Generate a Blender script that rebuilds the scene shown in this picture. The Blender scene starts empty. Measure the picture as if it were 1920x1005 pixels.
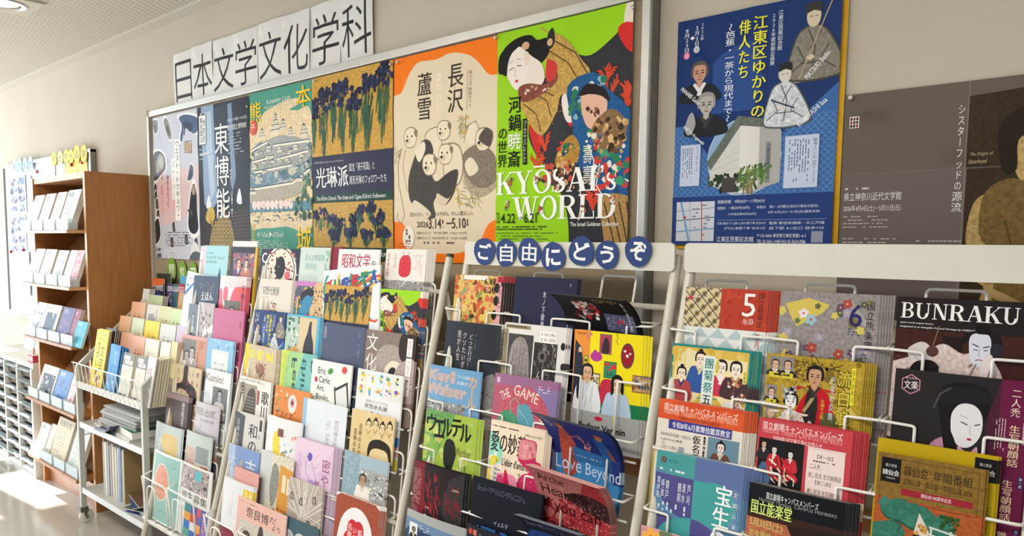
import bpy, bmesh, math, random
from mathutils import Vector, Matrix
from mathutils.geometry import tessellate_polygon
C = bpy.context.scene.collection
PI = math.pi
# ---------------------------------------------------------------- camera, world, sun, lights, exposure
H0 = 1.491
FPX, PCX, PCY = 1399.998, 883.310, 572.025
RM = Matrix([[0.73556451, 0.67741762, 0.00708606], [0.06238856, -0.05732096, -0.99640452], [-0.6745758, 0.7333619, -0.08442637]])          # rows: camera right, down, forward in world axes
cam_d = bpy.data.cameras.new('camera'); cam = bpy.data.objects.new('camera', cam_d); C.objects.link(cam)
r_, d_, f_ = RM[0], RM[1], RM[2]
cam.matrix_world = Matrix(((r_[0], -d_[0], -f_[0], 0), (r_[1], -d_[1], -f_[1], 0), (r_[2], -d_[2], -f_[2], H0), (0, 0, 0, 1)))
cam_d.sensor_width = 36; cam_d.lens = FPX / 1920 * 36
cam_d.shift_x = (960 - PCX) / 1920; cam_d.shift_y = (PCY - 502.5) / 1920
cam_d.clip_start = .01
sc = bpy.context.scene; sc.camera = cam
sc.view_settings.view_transform = 'Standard'; sc.view_settings.look = 'None'
sc.view_settings.exposure = 0.18; sc.view_settings.gamma = 1; sc.view_settings.use_curve_mapping = False
w = bpy.data.worlds.new('sky'); sc.world = w; w.use_nodes = True
wb = w.node_tree.nodes['Background']; wb.inputs[0].default_value = (.86, .92, 1.0, 1); wb.inputs[1].default_value = .64
sd = bpy.data.lights.new('sun', 'SUN'); sd.energy = 22; sd.angle = .009; sd.color = (1, .95, .88)
so = bpy.data.objects.new('sun', sd); C.objects.link(so)
so.rotation_euler = Vector((1, .10, -.549)).to_track_quat('-Z', 'Y').to_euler()
def area(name, loc, rot, sx, sy, e, col):
    l = bpy.data.lights.new(name, 'AREA'); l.shape = 'RECTANGLE'; l.size = sx; l.size_y = sy; l.energy = e; l.color = col
    o = bpy.data.objects.new(name, l); C.objects.link(o); o.location = loc; o.rotation_euler = rot; return o
area('window_daylight', (-8.6, -.6, 1.5), (0, -PI / 2, 0), 2.2, 3.6, 175, (.76, .88, 1.0))
area('ceiling_light_panel', (-1.2, -.3, 2.6), (0, 0, 0), 1.2, .5, 40, (1, .93, .82))
area('ceiling_light_panel', (-3.4, -.4, 2.6), (0, 0, 0), 1.2, .5, 40, (1, .93, .82))
# ---------------------------------------------------------------- helpers
def ray(x, y):
    return RM.transposed() @ Vector(((x - PCX) / FPX, (y - PCY) / FPX, 1))
def onY(x, y, Y):
    v = ray(x, y); v = v * (Y / v[1]); v[2] += H0; return v
def onZ(x, y, Z):
    v = ray(x, y); v = v * ((Z - H0) / v[2]); v[2] += H0; return v
def lin(h):
    if not isinstance(h, str): return h
    r = []
    for i in (0, 2, 4):
        c = int(h[i:i + 2], 16) / 255
        r.append(c / 12.92 if c <= .04045 else ((c + .055) / 1.055) ** 2.4)
    return tuple(r)
MATS = {}
def mat(name, col='cccccc', rough=.5, metal=0, spec=.5, noise=0, nscale=30, bump=0, bscale=80, trans=0, emit=None, alpha=1, coat=0, stretch=None):
    if name in MATS: return MATS[name]
    m = bpy.data.materials.new(name); m.use_nodes = True; nt = m.node_tree; b = nt.nodes['Principled BSDF']
    c = lin(col); b.inputs['Base Color'].default_value = (*c, 1); b.inputs['Roughness'].default_value = rough
    b.inputs['Metallic'].default_value = metal; b.inputs['Specular IOR Level'].default_value = spec
    b.inputs['Transmission Weight'].default_value = trans; b.inputs['Alpha'].default_value = alpha; b.inputs['Coat Weight'].default_value = coat
    tc = nt.nodes.new('ShaderNodeTexCoord'); mp = nt.nodes.new('ShaderNodeMapping'); nt.links.new(tc.outputs['Object'], mp.inputs[0])
    if stretch: mp.inputs['Scale'].default_value = stretch
    if noise:
        n = nt.nodes.new('ShaderNodeTexNoise'); n.inputs['Scale'].default_value = nscale; n.inputs['Detail'].default_value = 4
        r = nt.nodes.new('ShaderNodeValToRGB'); r.color_ramp.elements[0].position = .3; r.color_ramp.elements[1].position = .7
        r.color_ramp.elements[0].color = (*[x * (1 - noise) for x in c], 1); r.color_ramp.elements[1].color = (*[min(1, x * (1 + noise)) for x in c], 1)
        nt.links.new(mp.outputs[0], n.inputs['Vector']); nt.links.new(n.outputs['Fac'], r.inputs[0]); nt.links.new(r.outputs[0], b.inputs['Base Color'])
    if bump:
        n = nt.nodes.new('ShaderNodeTexNoise'); n.inputs['Scale'].default_value = bscale; n.inputs['Detail'].default_value = 3
        bp = nt.nodes.new('ShaderNodeBump'); bp.inputs['Strength'].default_value = bump; bp.inputs['Distance'].default_value = .002
        nt.links.new(mp.outputs[0], n.inputs['Vector']); nt.links.new(n.outputs['Fac'], bp.inputs['Height']); nt.links.new(bp.outputs[0], b.inputs['Normal'])
    if emit: b.inputs['Emission Color'].default_value = (*lin(emit[0]), 1); b.inputs['Emission Strength'].default_value = emit[1]
    MATS[name] = m; return m
def ink(name, rough, mottle=0, coat=0):
    """ink on paper: colour of each printed shape comes from the face attribute 'Col'"""
    m = bpy.data.materials.new(name); m.use_nodes = True; nt = m.node_tree; b = nt.nodes['Principled BSDF']
    a = nt.nodes.new('ShaderNodeAttribute'); a.attribute_name = 'Col'
    b.inputs['Roughness'].default_value = rough; b.inputs['Specular IOR Level'].default_value = .12; b.inputs['Coat Weight'].default_value = coat; b.inputs['Coat Roughness'].default_value = .15
    out = a.outputs['Color']
    if mottle:
        tc = nt.nodes.new('ShaderNodeTexCoord'); n = nt.nodes.new('ShaderNodeTexNoise'); n.inputs['Scale'].default_value = 130; n.inputs['Detail'].default_value = 6
        mr = nt.nodes.new('ShaderNodeMapRange'); mr.inputs['From Min'].default_value = .3; mr.inputs['From Max'].default_value = .7
        mr.inputs['To Min'].default_value = 1 - mottle; mr.inputs['To Max'].default_value = 1 + mottle * .8
        vm = nt.nodes.new('ShaderNodeVectorMath'); vm.operation = 'SCALE'
        nt.links.new(tc.outputs['Object'], n.inputs['Vector']); nt.links.new(n.outputs['Fac'], mr.inputs[0])
        nt.links.new(a.outputs['Vector'], vm.inputs[0]); nt.links.new(mr.outputs[0], vm.inputs['Scale']); out = vm.outputs[0]
    nt.links.new(out, b.inputs['Base Color']); return m
INK = [ink('printed_ink', .45), ink('printed_ink_mottled', .42, .3), ink('printed_ink_glossy', .25, 0, .3)]
WHITE_METAL = mat('white_enamel', 'dedbd0', .32, noise=.03, nscale=9)
POLE = mat('ivory_pole_enamel', 'cfcabb', .3, noise=.04, nscale=14)
WIRE = mat('white_wire_enamel', 'efede6', .28)
PAPER = mat('paper_white', 'ecebe6', .6, noise=.02, nscale=20)
def tag(o, label=None, cat=None, group=None, kind=None):
    if label: o['label'] = label
    if cat: o['category'] = cat
    if group: o['group'] = group
    if kind: o['kind'] = kind
    return o
def empty(name, loc=(0, 0, 0), **k):
    o = bpy.data.objects.new(name, None); C.objects.link(o); o.location = loc; o.empty_display_size = .05; return tag(o, **k)
class MB:
    def __init__(s): s.v = []; s.f = []; s.m = []
    def add(s, vs, fs, mi=0):
        n = len(s.v); s.v += [tuple(v) for v in vs]; s.f += [tuple(n + i for i in f) for f in fs]; s.m += [mi] * len(fs); return s
    def box(s, x0, y0, z0, x1, y1, z1, mi=0):
        return s.add([(x0, y0, z0), (x1, y0, z0), (x1, y1, z0), (x0, y1, z0), (x0, y0, z1), (x1, y0, z1), (x1, y1, z1), (x0, y1, z1)],
                     [(0, 3, 2, 1), (4, 5, 6, 7), (0, 1, 5, 4), (1, 2, 6, 5), (2, 3, 7, 6), (3, 0, 4, 7)], mi)
    def slab(s, x0, x1, prof, mi=0):
        """closed profile of (y, z) points extruded along x"""
        n = len(prof)
        return s.add([(x0, y, z) for y, z in prof] + [(x1, y, z) for y, z in prof],
                     [tuple(range(n))[::-1], tuple(range(n, 2 * n))] + [(i, (i + 1) % n, n + (i + 1) % n, n + i) for i in range(n)], mi)
    def prism(s, prof, y0, y1, mi=0):
        """closed profile of (x, z) points extruded along y"""
        n = len(prof)
        return s.add([(x, y0, z) for x, z in prof] + [(x, y1, z) for x, z in prof],
                     [tuple(range(n)), tuple(range(n, 2 * n))[::-1]] + [((i + 1) % n, i, n + i, n + (i + 1) % n) for i in range(n)], mi)
    def tube(s, pts, r, n=6, mi=0, closed=False):
        pts = [Vector(p) for p in pts]; N = len(pts); rings = []
        up = None
        for i, p in enumerate(pts):
            a = pts[(i - 1) % N] if (i or closed) else p; b = pts[(i + 1) % N] if (i < N - 1 or closed) else p
            t = (b - a).normalized()
            if up is None: up = t.cross(Vector((.3, .9, .2))).normalized()
            up = (up - t * up.dot(t)).normalized(); sd_ = t.cross(up)
            rr = r[i] if isinstance(r, (list, tuple)) else r
            rings.append([p + up * math.cos(2 * PI * k / n) * rr + sd_ * math.sin(2 * PI * k / n) * rr for k in range(n)])
        vs = [v for q in rings for v in q]; fs = []
        for i in range(N if closed else N - 1):
            j = (i + 1) % N
            fs += [(i * n + k, i * n + (k + 1) % n, j * n + (k + 1) % n, j * n + k) for k in range(n)]
        if not closed: fs += [tuple(range(n))[::-1], tuple((N - 1) * n + k for k in range(n))]
        return s.add(vs, fs, mi)
    def build(s, name, mats, parent=None, smooth=False, loc=None, bevel=0, **k):
        me = bpy.data.meshes.new(name); me.from_pydata(s.v, [], s.f)
        for m in (mats if isinstance(mats, (list, tuple)) else [mats]): me.materials.append(m)
        if len(set(s.m)) > 1: me.polygons.foreach_set('material_index', s.m)
        if smooth: me.polygons.foreach_set('use_smooth', [True] * len(me.polygons))
        me.update(); o = bpy.data.objects.new(name, me); C.objects.link(o)
        if loc is not None: o.location = loc
        if parent: o.parent = parent
        if bevel:
            b = o.modifiers.new('bevel', 'BEVEL'); b.width = bevel; b.segments = 2; b.limit_method = 'ANGLE'
        return tag(o, **k)
def arc(p0, c, p1, n=4):
    """rounded corner from p0 to p1 around control corner c"""
    p0, c, p1 = Vector(p0), Vector(c), Vector(p1)
    return [(1 - t) ** 2 * p0 + 2 * t * (1 - t) * c + t * t * p1 for t in [i / n for i in range(n + 1)]]
def rounded(pts, r=.008, n=3):
    pts = [Vector(p) for p in pts]; out = [pts[0]]
    for i in range(1, len(pts) - 1):
        a, b, c = pts[i - 1], pts[i], pts[i + 1]; ra = min(r, (b - a).length / 2); rc = min(r, (c - b).length / 2)
        out += arc(b + (a - b).normalized() * ra, b, b + (c - b).normalized() * rc, n)
    return out + [pts[-1]]
# ---------------------------------------------------------------- flat print: shapes in a frame 100 wide, y down
GC = {}
def glyph(txt, bold=0):
    """(verts, tris) of a string with its lower left at 0,0; from the built-in font"""
    k = (txt, bold)
    if k in GC: return GC[k]
    cu = bpy.data.curves.new('t', 'FONT'); cu.body = txt; cu.size = 1; cu.resolution_u = 2; cu.offset = bold
    o = bpy.data.objects.new('t', cu); C.objects.link(o)
    me = o.to_mesh(); me.calc_loop_triangles()
    vs = [(v.co.x, v.co.y) for v in me.vertices]; ts = [tuple(t.vertices) for t in me.loop_triangles]
    o.to_mesh_clear(); bpy.data.objects.remove(o); bpy.data.curves.remove(cu)
    GC[k] = (vs, ts); return GC[k]
class Art:
    cur = None
    def __init__(s, bg, asp=1.4142, m=0):
        s.asp = asp; s.sh = []; s.n = 0; s.m = m; s.rnd = random.Random(7); Art.cur = s
        s.bg = bg; R(0, 0, 100, 100 * asp, bg, m)
def _p(vs, ts, c, m, zs=None):
    a = Art.cur; a.n += 1; a.sh.append((vs, ts, lin(c), m, a.n, zs))
def G(pts, c, m=0):
    ts = tessellate_polygon([[Vector((x, y, 0)) for x, y in pts]]); _p(list(pts), [tuple(t) for t in ts], c, m)
def R(x0, y0, x1, y1, c, m=0, t=0):
    """rectangle, t = sideways shear in units over its height"""
    _p([(x0, y0), (x1, y0), (x1 + t, y1), (x0 + t, y1)], [(0, 1, 2), (0, 2, 3)], c, m)
def E(cx, cy, rx, ry, c, m=0, rot=0, n=20):
    ca, sa = math.cos(rot), math.sin(rot); v = [(cx, cy)]
    for i in range(n):
        a = 2 * PI * i / n; x, y = rx * math.cos(a), ry * math.sin(a); v.append((cx + x * ca - y * sa, cy + x * sa + y * ca))
    _p(v, [(0, i + 1, (i + 1) % n + 1) for i in range(n)], c, m)
def smooth(p, n=4):
    out = []; N = len(p)
    for i in range(N):
        a, b, c, d = p[i - 1], p[i], p[(i + 1) % N], p[(i + 2) % N]
        for k in range(n):
            t = k / n
            out.append(tuple(.5 * (2 * b[j] + (c[j] - a[j]) * t + (2 * a[j] - 5 * b[j] + 4 * c[j] - d[j]) * t * t + (3 * b[j] - a[j] - 3 * c[j] + d[j]) * t ** 3) for j in (0, 1)))
    return out
def S(pts, c, m=0): G(smooth(pts), c, m)
def _line(pts, wd):
    vs = []; ts = []; N = len(pts)
    for i, (x, y) in enumerate(pts):
        a = pts[max(0, i - 1)]; b = pts[min(N - 1, i + 1)]; dx, dy = b[0] - a[0], b[1] - a[1]; l = math.hypot(dx, dy) or 1
        vs += [(x - dy / l * wd / 2, y + dx / l * wd / 2), (x + dy / l * wd / 2, y - dx / l * wd / 2)]
    for i in range(N - 1): k = 2 * i; ts += [(k, k + 1, k + 3), (k, k + 3, k + 2)]
    return vs, ts
def _multi(items, c, m=0):
    V = []; T = []; Z = []
    for i, (vs, ts) in enumerate(items):
        n = len(V); V += vs; T += [(a + n, b + n, d + n) for a, b, d in ts]; Z += [(i % 10) * 2e-6] * len(vs)
    if V: _p(V, T, c, m, Z)
def L(pts, wd, c, m=0, sm=0):
    if sm: pts = smooth(pts)[:-4 + 1]
    v, t = _line(pts, wd); _p(v, t, c, m)
def O(x0, y0, x1, y1, wd, c): _multi([_line(q, wd) for q in (((x0, y0), (x1, y0)), ((x1, y0), (x1, y1)), ((x1, y1), (x0, y1)), ((x0, y1), (x0, y0)))], c)
def T(x0, y0, x1, y1, txt, c, v=0, b=0, rot=0, m=0, it=0, mincho=0):
    """lettering that fills the box x0..x1, y0..y1; v=1 writes downwards"""
    items = []
    if b > 0 and any(ord(q) > 0x4e00 for q in txt): mincho = max(mincho, min(.03, b)); b = 0      # dense characters are struck twice instead of swollen
    if v:
        n = len(txt); ch = (y1 - y0) / n
        for i, t in enumerate(txt):
            if t == ' ': continue
            vs, ts = glyph(t, b)
            if not vs: continue
            if t in 'ー〜～（）()「」-―【】':
                mx = .5; my = .38; vs = [(mx + (y - my), my - (x - mx)) for x, y in vs]
            asc = ord(t) < 256; wd = 1.0
            if asc:
                xm = (min(p[0] for p in vs) + max(p[0] for p in vs)) / 2; vs = [(p[0] - xm + .5, p[1]) for p in vs]
            if t in '、。': vs = [(p[0] + .5, p[1] + .5) for p in vs]
            items.append(([(x0 + p[0] * (x1 - x0), y0 + ch * i + ch * (.88 - p[1]) * 1.0) for p in vs], ts))
    else:
        vs, ts = glyph(txt, b)
        if not vs: return
        a0 = min(p[0] for p in vs); a1 = max(p[0] for p in vs); b0 = min(p[1] for p in vs); b1 = max(p[1] for p in vs)
        sx = (x1 - x0) / ((a1 - a0) or 1); sy = (y1 - y0) / ((b1 - b0) or 1)
        items.append(([(x0 + (p[0] - a0) * sx + it * (y1 - y0) * (p[1] - b0) / ((b1 - b0) or 1), y1 - (p[1] - b0) * sy) for p in vs], ts))
    sets = [items]
    if mincho:
        k = mincho * ((x1 - x0) if v else (y1 - y0)); sets.append([([(x + k, y) for x, y in q], t) for q, t in items])
        if mincho > .024: sets.append([([(x + k / 2, y + k * .4) for x, y in q], t) for q, t in items])
    if rot:
        cx, cy = (x0 + x1) / 2, (y0 + y1) / 2; ca, sa = math.cos(rot), math.sin(rot)
        sets = [[([(cx + (x - cx) * ca - (y - cy) * sa, cy + (x - cx) * sa + (y - cy) * ca) for x, y in q], t) for q, t in it_] for it_ in sets]
    for it_ in sets: _multi(it_, c, m)
def TX(x0, y0, x1, y1, rows, c, v=0, fill=.5, gap=.25):
    """small print too fine to read: rows of short dashes"""
    rd = Art.cur.rnd; it = []; hh = (y1 - y0) / rows if not v else (x1 - x0) / rows
    for i in range(rows):
        a, e = (x0, x1) if not v else (y0, y1); e = a + (e - a) * rd.uniform(.7, 1)
        while a < e:
            l = hh * rd.uniform(.5, 1.6)
            if rd.random() > gap:
                if v: it.append(([(x0 + hh * i, a), (x0 + hh * (i + fill), a), (x0 + hh * (i + fill), min(e, a + l * .8)), (x0 + hh * i, min(e, a + l * .8))], [(0, 1, 2), (0, 2, 3)]))
                else: it.append(([(a, y0 + hh * i), (min(e, a + l * .8), y0 + hh * i), (min(e, a + l * .8), y0 + hh * (i + fill)), (a, y0 + hh * (i + fill))], [(0, 1, 2), (0, 2, 3)]))
            a += l
    _multi(it, c)
def BL(x0, y0, x1, y1, n, r0, r1, cols, m=0, asp=1, sides=7):
    """scattered rounded daubs"""
    rd = Art.cur.rnd; by = {}
    for i in range(n):
        cx, cy, r = rd.uniform(x0, x1), rd.uniform(y0, y1), rd.uniform(r0, r1); a0 = rd.uniform(0, 6)
        v = [(cx, cy)] + [(cx + r * rd.uniform(.6, 1.1) * math.cos(a0 + 2 * PI * k / sides), cy + asp * r * rd.uniform(.6, 1.1) * math.sin(a0 + 2 * PI * k / sides)) for k in range(sides)]
        by.setdefault(rd.choice(cols), []).append((v, [(0, k + 1, (k + 1) % sides + 1) for k in range(sides)]))
    for c, it in by.items(): _multi(it, c, m)
def ST(x0, y0, x1, y1, n, ln, wd, cols, ang=PI / 2, spread=.4, m=0):
    """scattered strokes"""
    rd = Art.cur.rnd; by = {}
    for i in range(n):
        cx, cy = rd.uniform(x0, x1), rd.uniform(y0, y1); a = ang + rd.uniform(-spread, spread); l = ln * rd.uniform(.5, 1.2) / 2
        by.setdefault(rd.choice(cols), []).append(_line([(cx - l * math.cos(a), cy - l * math.sin(a)), (cx + l * math.cos(a + .2), cy + l * math.sin(a + .2))], wd * rd.uniform(.6, 1.3)))
    for c, it in by.items(): _multi(it, c, m)
def P(cx, cy, r, skin='e6c7a8', hair='1c1816', body='26262c', collar='e8e4dc', turn=0, bun=0, h=2.6, inner=None):
    """head and shoulders of a person, r = half the head height"""
    S([(cx - 2.1 * r, cy + h * r), (cx - 1.7 * r, cy + 1.5 * r), (cx - .6 * r, cy + 1.0 * r), (cx + .6 * r, cy + 1.0 * r), (cx + 1.7 * r, cy + 1.5 * r), (cx + 2.1 * r, cy + h * r)], body)
    if inner: G([(cx - .55 * r, cy + 1.05 * r), (cx + .55 * r, cy + 1.05 * r), (cx + .1 * r, cy + 2.3 * r)], inner)
    L([(cx - .6 * r, cy + 1.0 * r), (cx + .15 * r, cy + 2.1 * r)], .3 * r, collar); L([(cx + .6 * r, cy + 1.0 * r), (cx - .2 * r, cy + 2.2 * r)], .3 * r, collar)
    G([(cx - .32 * r, cy + .5 * r), (cx + .32 * r, cy + .5 * r), (cx + .3 * r, cy + 1.2 * r), (cx, cy + 1.45 * r), (cx - .3 * r, cy + 1.2 * r)], skin)
    S([(cx - .95 * r, cy - .1 * r), (cx - .75 * r, cy - .95 * r), (cx, cy - 1.25 * r), (cx + .75 * r, cy - .95 * r), (cx + .95 * r, cy - .1 * r), (cx + .7 * r, cy + .35 * r), (cx - .7 * r, cy + .35 * r)], hair)
    if bun: E(cx - turn * r * .4, cy - 1.35 * r, .6 * r * bun, .38 * r * bun, hair)
    t = turn * r * .18
    S([(cx - .68 * r + t, cy - .35 * r), (cx - .45 * r + t, cy - .78 * r), (cx + .45 * r + t, cy - .78 * r), (cx + .68 * r + t, cy - .35 * r), (cx + .58 * r + t, cy + .5 * r), (cx + t * 1.5, cy + .98 * r), (cx - .58 * r + t, cy + .5 * r)], skin)
    t *= 1.8; dk = '2a2020'
    _multi([_line([(cx - .48 * r + t, cy - .02 * r), (cx - .15 * r + t, cy - .02 * r)], .11 * r), _line([(cx + .15 * r + t, cy - .02 * r), (cx + .48 * r + t, cy - .02 * r)], .11 * r),
            _line([(cx - .5 * r + t, cy - .26 * r), (cx - .14 * r + t, cy - .24 * r)], .09 * r), _line([(cx + .14 * r + t, cy - .24 * r), (cx + .5 * r + t, cy - .26 * r)], .09 * r),
            _line([(cx + .02 * r + t, cy + .02 * r), (cx + .1 * r + t, cy + .32 * r), (cx - .08 * r + t, cy + .34 * r)], .05 * r)], dk)
    L([(cx - .2 * r + t, cy + .6 * r), (cx + .2 * r + t, cy + .6 * r)], .1 * r, 'a03c38')
# bold roman capitals with serifs, drawn stroke by stroke in a 100 x 100 box
def _ring(cx, cy, rx, ry, tx, ty, a0=0, a1=360, n=26):
    vs = []; ts = []
    for i in range(n + 1):
        a = math.radians(a0 + (a1 - a0) * i / n); vs += [(cx + rx * math.cos(a), cy + ry * math.sin(a)), (cx + (rx - tx) * math.cos(a), cy + (ry - ty) * math.sin(a))]
    for i in range(n): k = 2 * i; ts += [(k, k + 1, k + 3), (k, k + 3, k + 2)]
    return vs, ts
def _q(*p): return (list(p), [(0, 1, 2), (0, 2, 3)])
def _stem(x0, y0, x1, y1, wd, s0=1, s1=1, sw=11):
    r = [_q((x0 - wd / 2, y0), (x0 + wd / 2, y0), (x1 + wd / 2, y1), (x1 - wd / 2, y1))]
    for on, x, y in ((s0, x0, y0), (s1, x1, y1)):
        if on: d = 5 if y < 50 else -5; r.append(_q((x - wd / 2 - sw, y), (x + wd / 2 + sw, y), (x + wd / 2 + sw, y + d), (x - wd / 2 - sw, y + d)))
    return r
def rom(ch):
    s = _stem
    D = {'I': (50, lambda: s(25, 0, 25, 100, 20)), 'K': (100, lambda: s(20, 0, 20, 100, 20) + s(84, 0, 28, 58, 7, 1, 0) + s(44, 42, 82, 100, 22, 0, 1)),
         'Y': (96, lambda: s(18, 0, 50, 56, 22, 1, 0) + s(82, 0, 52, 56, 7, 1, 0) + s(50, 52, 50, 100, 20, 0, 1)),
         'O': (100, lambda: [_ring(50, 50, 48, 52, 20, 6)]), 'A': (100, lambda: s(46, 0, 14, 100, 7, 0, 1) + s(50, 0, 82, 100, 22, 0, 1) + [_q((28, 62), (72, 62), (72, 68), (26, 68))]),
         'S': (72, lambda: [_ring(36, 26, 30, 28, 14, 9, -330, -110), _ring(36, 74, 32, 28, 15, 9, -75, 150), _q((14, 36), (30, 34), (62, 62), (50, 74))] + s(64, 2, 64, 26, 5, 0, 0) + s(8, 74, 8, 98, 5, 0, 0)),
         'W': (140, lambda: s(16, 0, 44, 100, 21, 1, 0) + s(70, 0, 46, 100, 7, 1, 0) + s(70, 0, 98, 100, 21, 1, 0) + s(126, 0, 100, 100, 7, 1, 0)),
         'R': (98, lambda: s(20, 0, 20, 100, 20) + [_ring(45, 26, 38, 26, 20, 6, -90, 90), _q((20, 0), (46, 0), (46, 6), (20, 6)), _q((20, 46), (46, 46), (46, 52), (20, 52))] + s(52, 50, 80, 100, 21, 0, 1)),
         'L': (82, lambda: s(20, 0, 20, 100, 20) + [_q((20, 94), (76, 94), (76, 100), (20, 100)), _q((70, 68), (76, 68), (76, 100), (72, 94))]),
         'D': (100, lambda: s(20, 0, 20, 100, 20) + [_ring(42, 50, 50, 50, 20, 6, -90, 90), _q((20, 0), (43, 0), (43, 6), (20, 6)), _q((20, 94), (43, 94), (43, 100), (20, 100))]),
         'B': (88, lambda: s(20, 0, 20, 100, 18) + [_ring(42, 25, 34, 25, 17, 6, -90, 90), _ring(44, 73, 38, 27, 18, 6, -90, 90), _q((20, 0), (43, 0), (43, 6), (20, 6)), _q((20, 46), (45, 46), (45, 52), (20, 52)), _q((20, 94), (45, 94), (45, 100), (20, 100))]),
         'U': (98, lambda: s(20, 0, 20, 66, 18, 1, 0) + s(80, 0, 80, 66, 7, 1, 0) + [_ring(47, 64, 36, 38, 18, 8, 0, 180)]),
         'N': (104, lambda: s(20, 0, 20, 100, 7, 1, 1) + s(26, 0, 80, 100, 20, 0, 0) + s(84, 0, 84, 100, 7, 1, 0)),
         "'": (30, lambda: s(15, 0, 12, 28, 14, 0, 0)), 'M': (120, lambda: s(20, 0, 20, 100, 7) + s(26, 0, 58, 96, 20, 0, 0) + s(94, 0, 62, 96, 6, 0, 0) + s(98, 0, 98, 100, 19)),
         'E': (82, lambda: s(20, 0, 20, 100, 19) + [_q((20, 0), (74, 0), (74, 6), (20, 6)), _q((20, 47), (60, 47), (60, 53), (20, 53)), _q((20, 94), (76, 94), (76, 100), (20, 100))]), ' ': (40, lambda: [])}
    return D[ch]
def RT(x0, y0, x1, y1, txt, c, track=0, thin=1):
    gs = [(0, 0, 60) + (rom(ch.upper()),) if ch == 's' else (0, 0, 100) + (rom(ch),) for ch in txt]
    tot = sum(g[3][0] * (.7 if t == 's' else 1) + track for g, t in zip(gs, txt)) - track; sx = (x1 - x0) / tot; sy = (y1 - y0) / 100; x = x0; it = []
    for g, t in zip(gs, txt):
        k = .7 if t == 's' else 1
        for vs, ts in g[3][1](): it.append(([(x + vx * sx * k, y0 + (vy * k + (100 - 100 * k)) * sy) for vx, vy in vs], ts))
        x += (g[3][0] * k + track) * sx
    _multi(it, c)
def MV(k, dx, dy):
    """shift every shape drawn since index k"""
    a = Art.cur; a.sh[k:] = [([(x + dx, y + dy) for x, y in v], t, c, m, n, z) for v, t, c, m, n, z in a.sh[k:]]
EPS = 2e-5
def build_print(name, art, wd, ht, fmap, parent, cuts=0, vcuts=0, material=None, base=.0001, lo=0, hi=10**9, cap=.003):
    EP = min(EPS, cap / max(1, art.n)); JS = EP / EPS
    bm = bmesh.new(); asp = art.asp; lay = bm.faces.layers.int.new('ci'); cols = []; mis = {}
    out = False
    for vs, ts, c, m, n, zs in art.sh:
        if not (lo <= n < hi): continue
        ci = len(cols); cols.append((c, m)); z = base + n * EP
        for x, y in vs:
            if x < -.01 or x > 100.01 or y < -.01 or y > 100 * asp + .01: out = True; break
        bv = [bm.verts.new((x, y, z + (zs[i] * JS if zs else 0))) for i, (x, y) in enumerate(vs)]
        for t in ts:
            try: f = bm.faces.new((bv[t[0]], bv[t[1]], bv[t[2]])); f[lay] = ci
            except ValueError: pass
    def cut(co, no, clear=False):
        bmesh.ops.bisect_plane(bm, geom=bm.verts[:] + bm.edges[:] + bm.faces[:], dist=1e-6, plane_co=co, plane_no=no, clear_outer=clear)
    if out:
        for co, no in (((0, 0, 0), (-1, 0, 0)), ((100, 0, 0), (1, 0, 0)), ((0, 0, 0), (0, -1, 0)), ((0, 100 * asp, 0), (0, 1, 0))): cut(co, no, True)
    for i in range(1, cuts): cut((0, 100 * asp * i / cuts, 0), (0, 1, 0))
    for i in range(1, vcuts): cut((100 * i / vcuts, 0, 0), (1, 0, 0))
    for v in bm.verts:
        v.co = fmap(v.co.x / 100, 1 - v.co.y / (100 * asp), v.co.z)
    bm.faces.ensure_lookup_table()
    me = bpy.data.meshes.new(name); ci = [f[lay] for f in bm.faces]
    bm.normal_update(); bm.to_mesh(me); bm.free()
    at = me.attributes.new('Col', 'FLOAT_VECTOR', 'FACE'); flat = []
    for k in ci: flat += cols[k][0]
    at.data.foreach_set('vector', flat)
    for m in INK: me.materials.append(m)
    me.polygons.foreach_set('material_index', [cols[k][1] for k in ci])
    if cuts or vcuts: me.polygons.foreach_set('use_smooth', [True] * len(ci))
    if 'ci' in me.attributes: me.attributes.remove(me.attributes['ci'])
    me.update(); o = bpy.data.objects.new(name, me); C.objects.link(o)
    if parent: o.parent = parent
    return o

# ---------------------------------------------------------------- the setting
YW = 1.9; ZC = H0 + 1.149; XL = -8.7
def wall_mat():
    m = mat('wall_cloth_beige', 'c9bfae', .85, bump=.5, bscale=260, noise=.03, nscale=3); return m
MW = wall_mat()
MB().box(XL, YW, 0, 2.6, YW + .12, ZC).build('wall_back', MW, kind='structure')
def floor_mat():
    m = mat('floor_vinyl', 'b9b3a8', .12, spec=.6, noise=.06, nscale=2.2); nt = m.node_tree; b = nt.nodes['Principled BSDF']
    n = nt.nodes.new('ShaderNodeTexNoise'); n.inputs['Scale'].default_value = 9; n.inputs['Detail'].default_value = 4
    r = nt.nodes.new('ShaderNodeMapRange'); r.inputs['To Min'].default_value = .05; r.inputs['To Max'].default_value = .22
    nt.links.new(n.outputs['Fac'], r.inputs[0]); nt.links.new(r.outputs[0], b.inputs['Roughness'])
    bp = nt.nodes.new('ShaderNodeBump'); bp.inputs['Strength'].default_value = .12; bp.inputs['Distance'].default_value = .004
    n2 = nt.nodes.new('ShaderNodeTexNoise'); n2.inputs['Scale'].default_value = 26; nt.links.new(n2.outputs['Fac'], bp.inputs['Height']); nt.links.new(bp.outputs[0], b.inputs['Normal'])
    return m
MB().box(XL, -3.6, -.1, 2.6, YW, 0).build('floor', floor_mat(), kind='structure')
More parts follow.
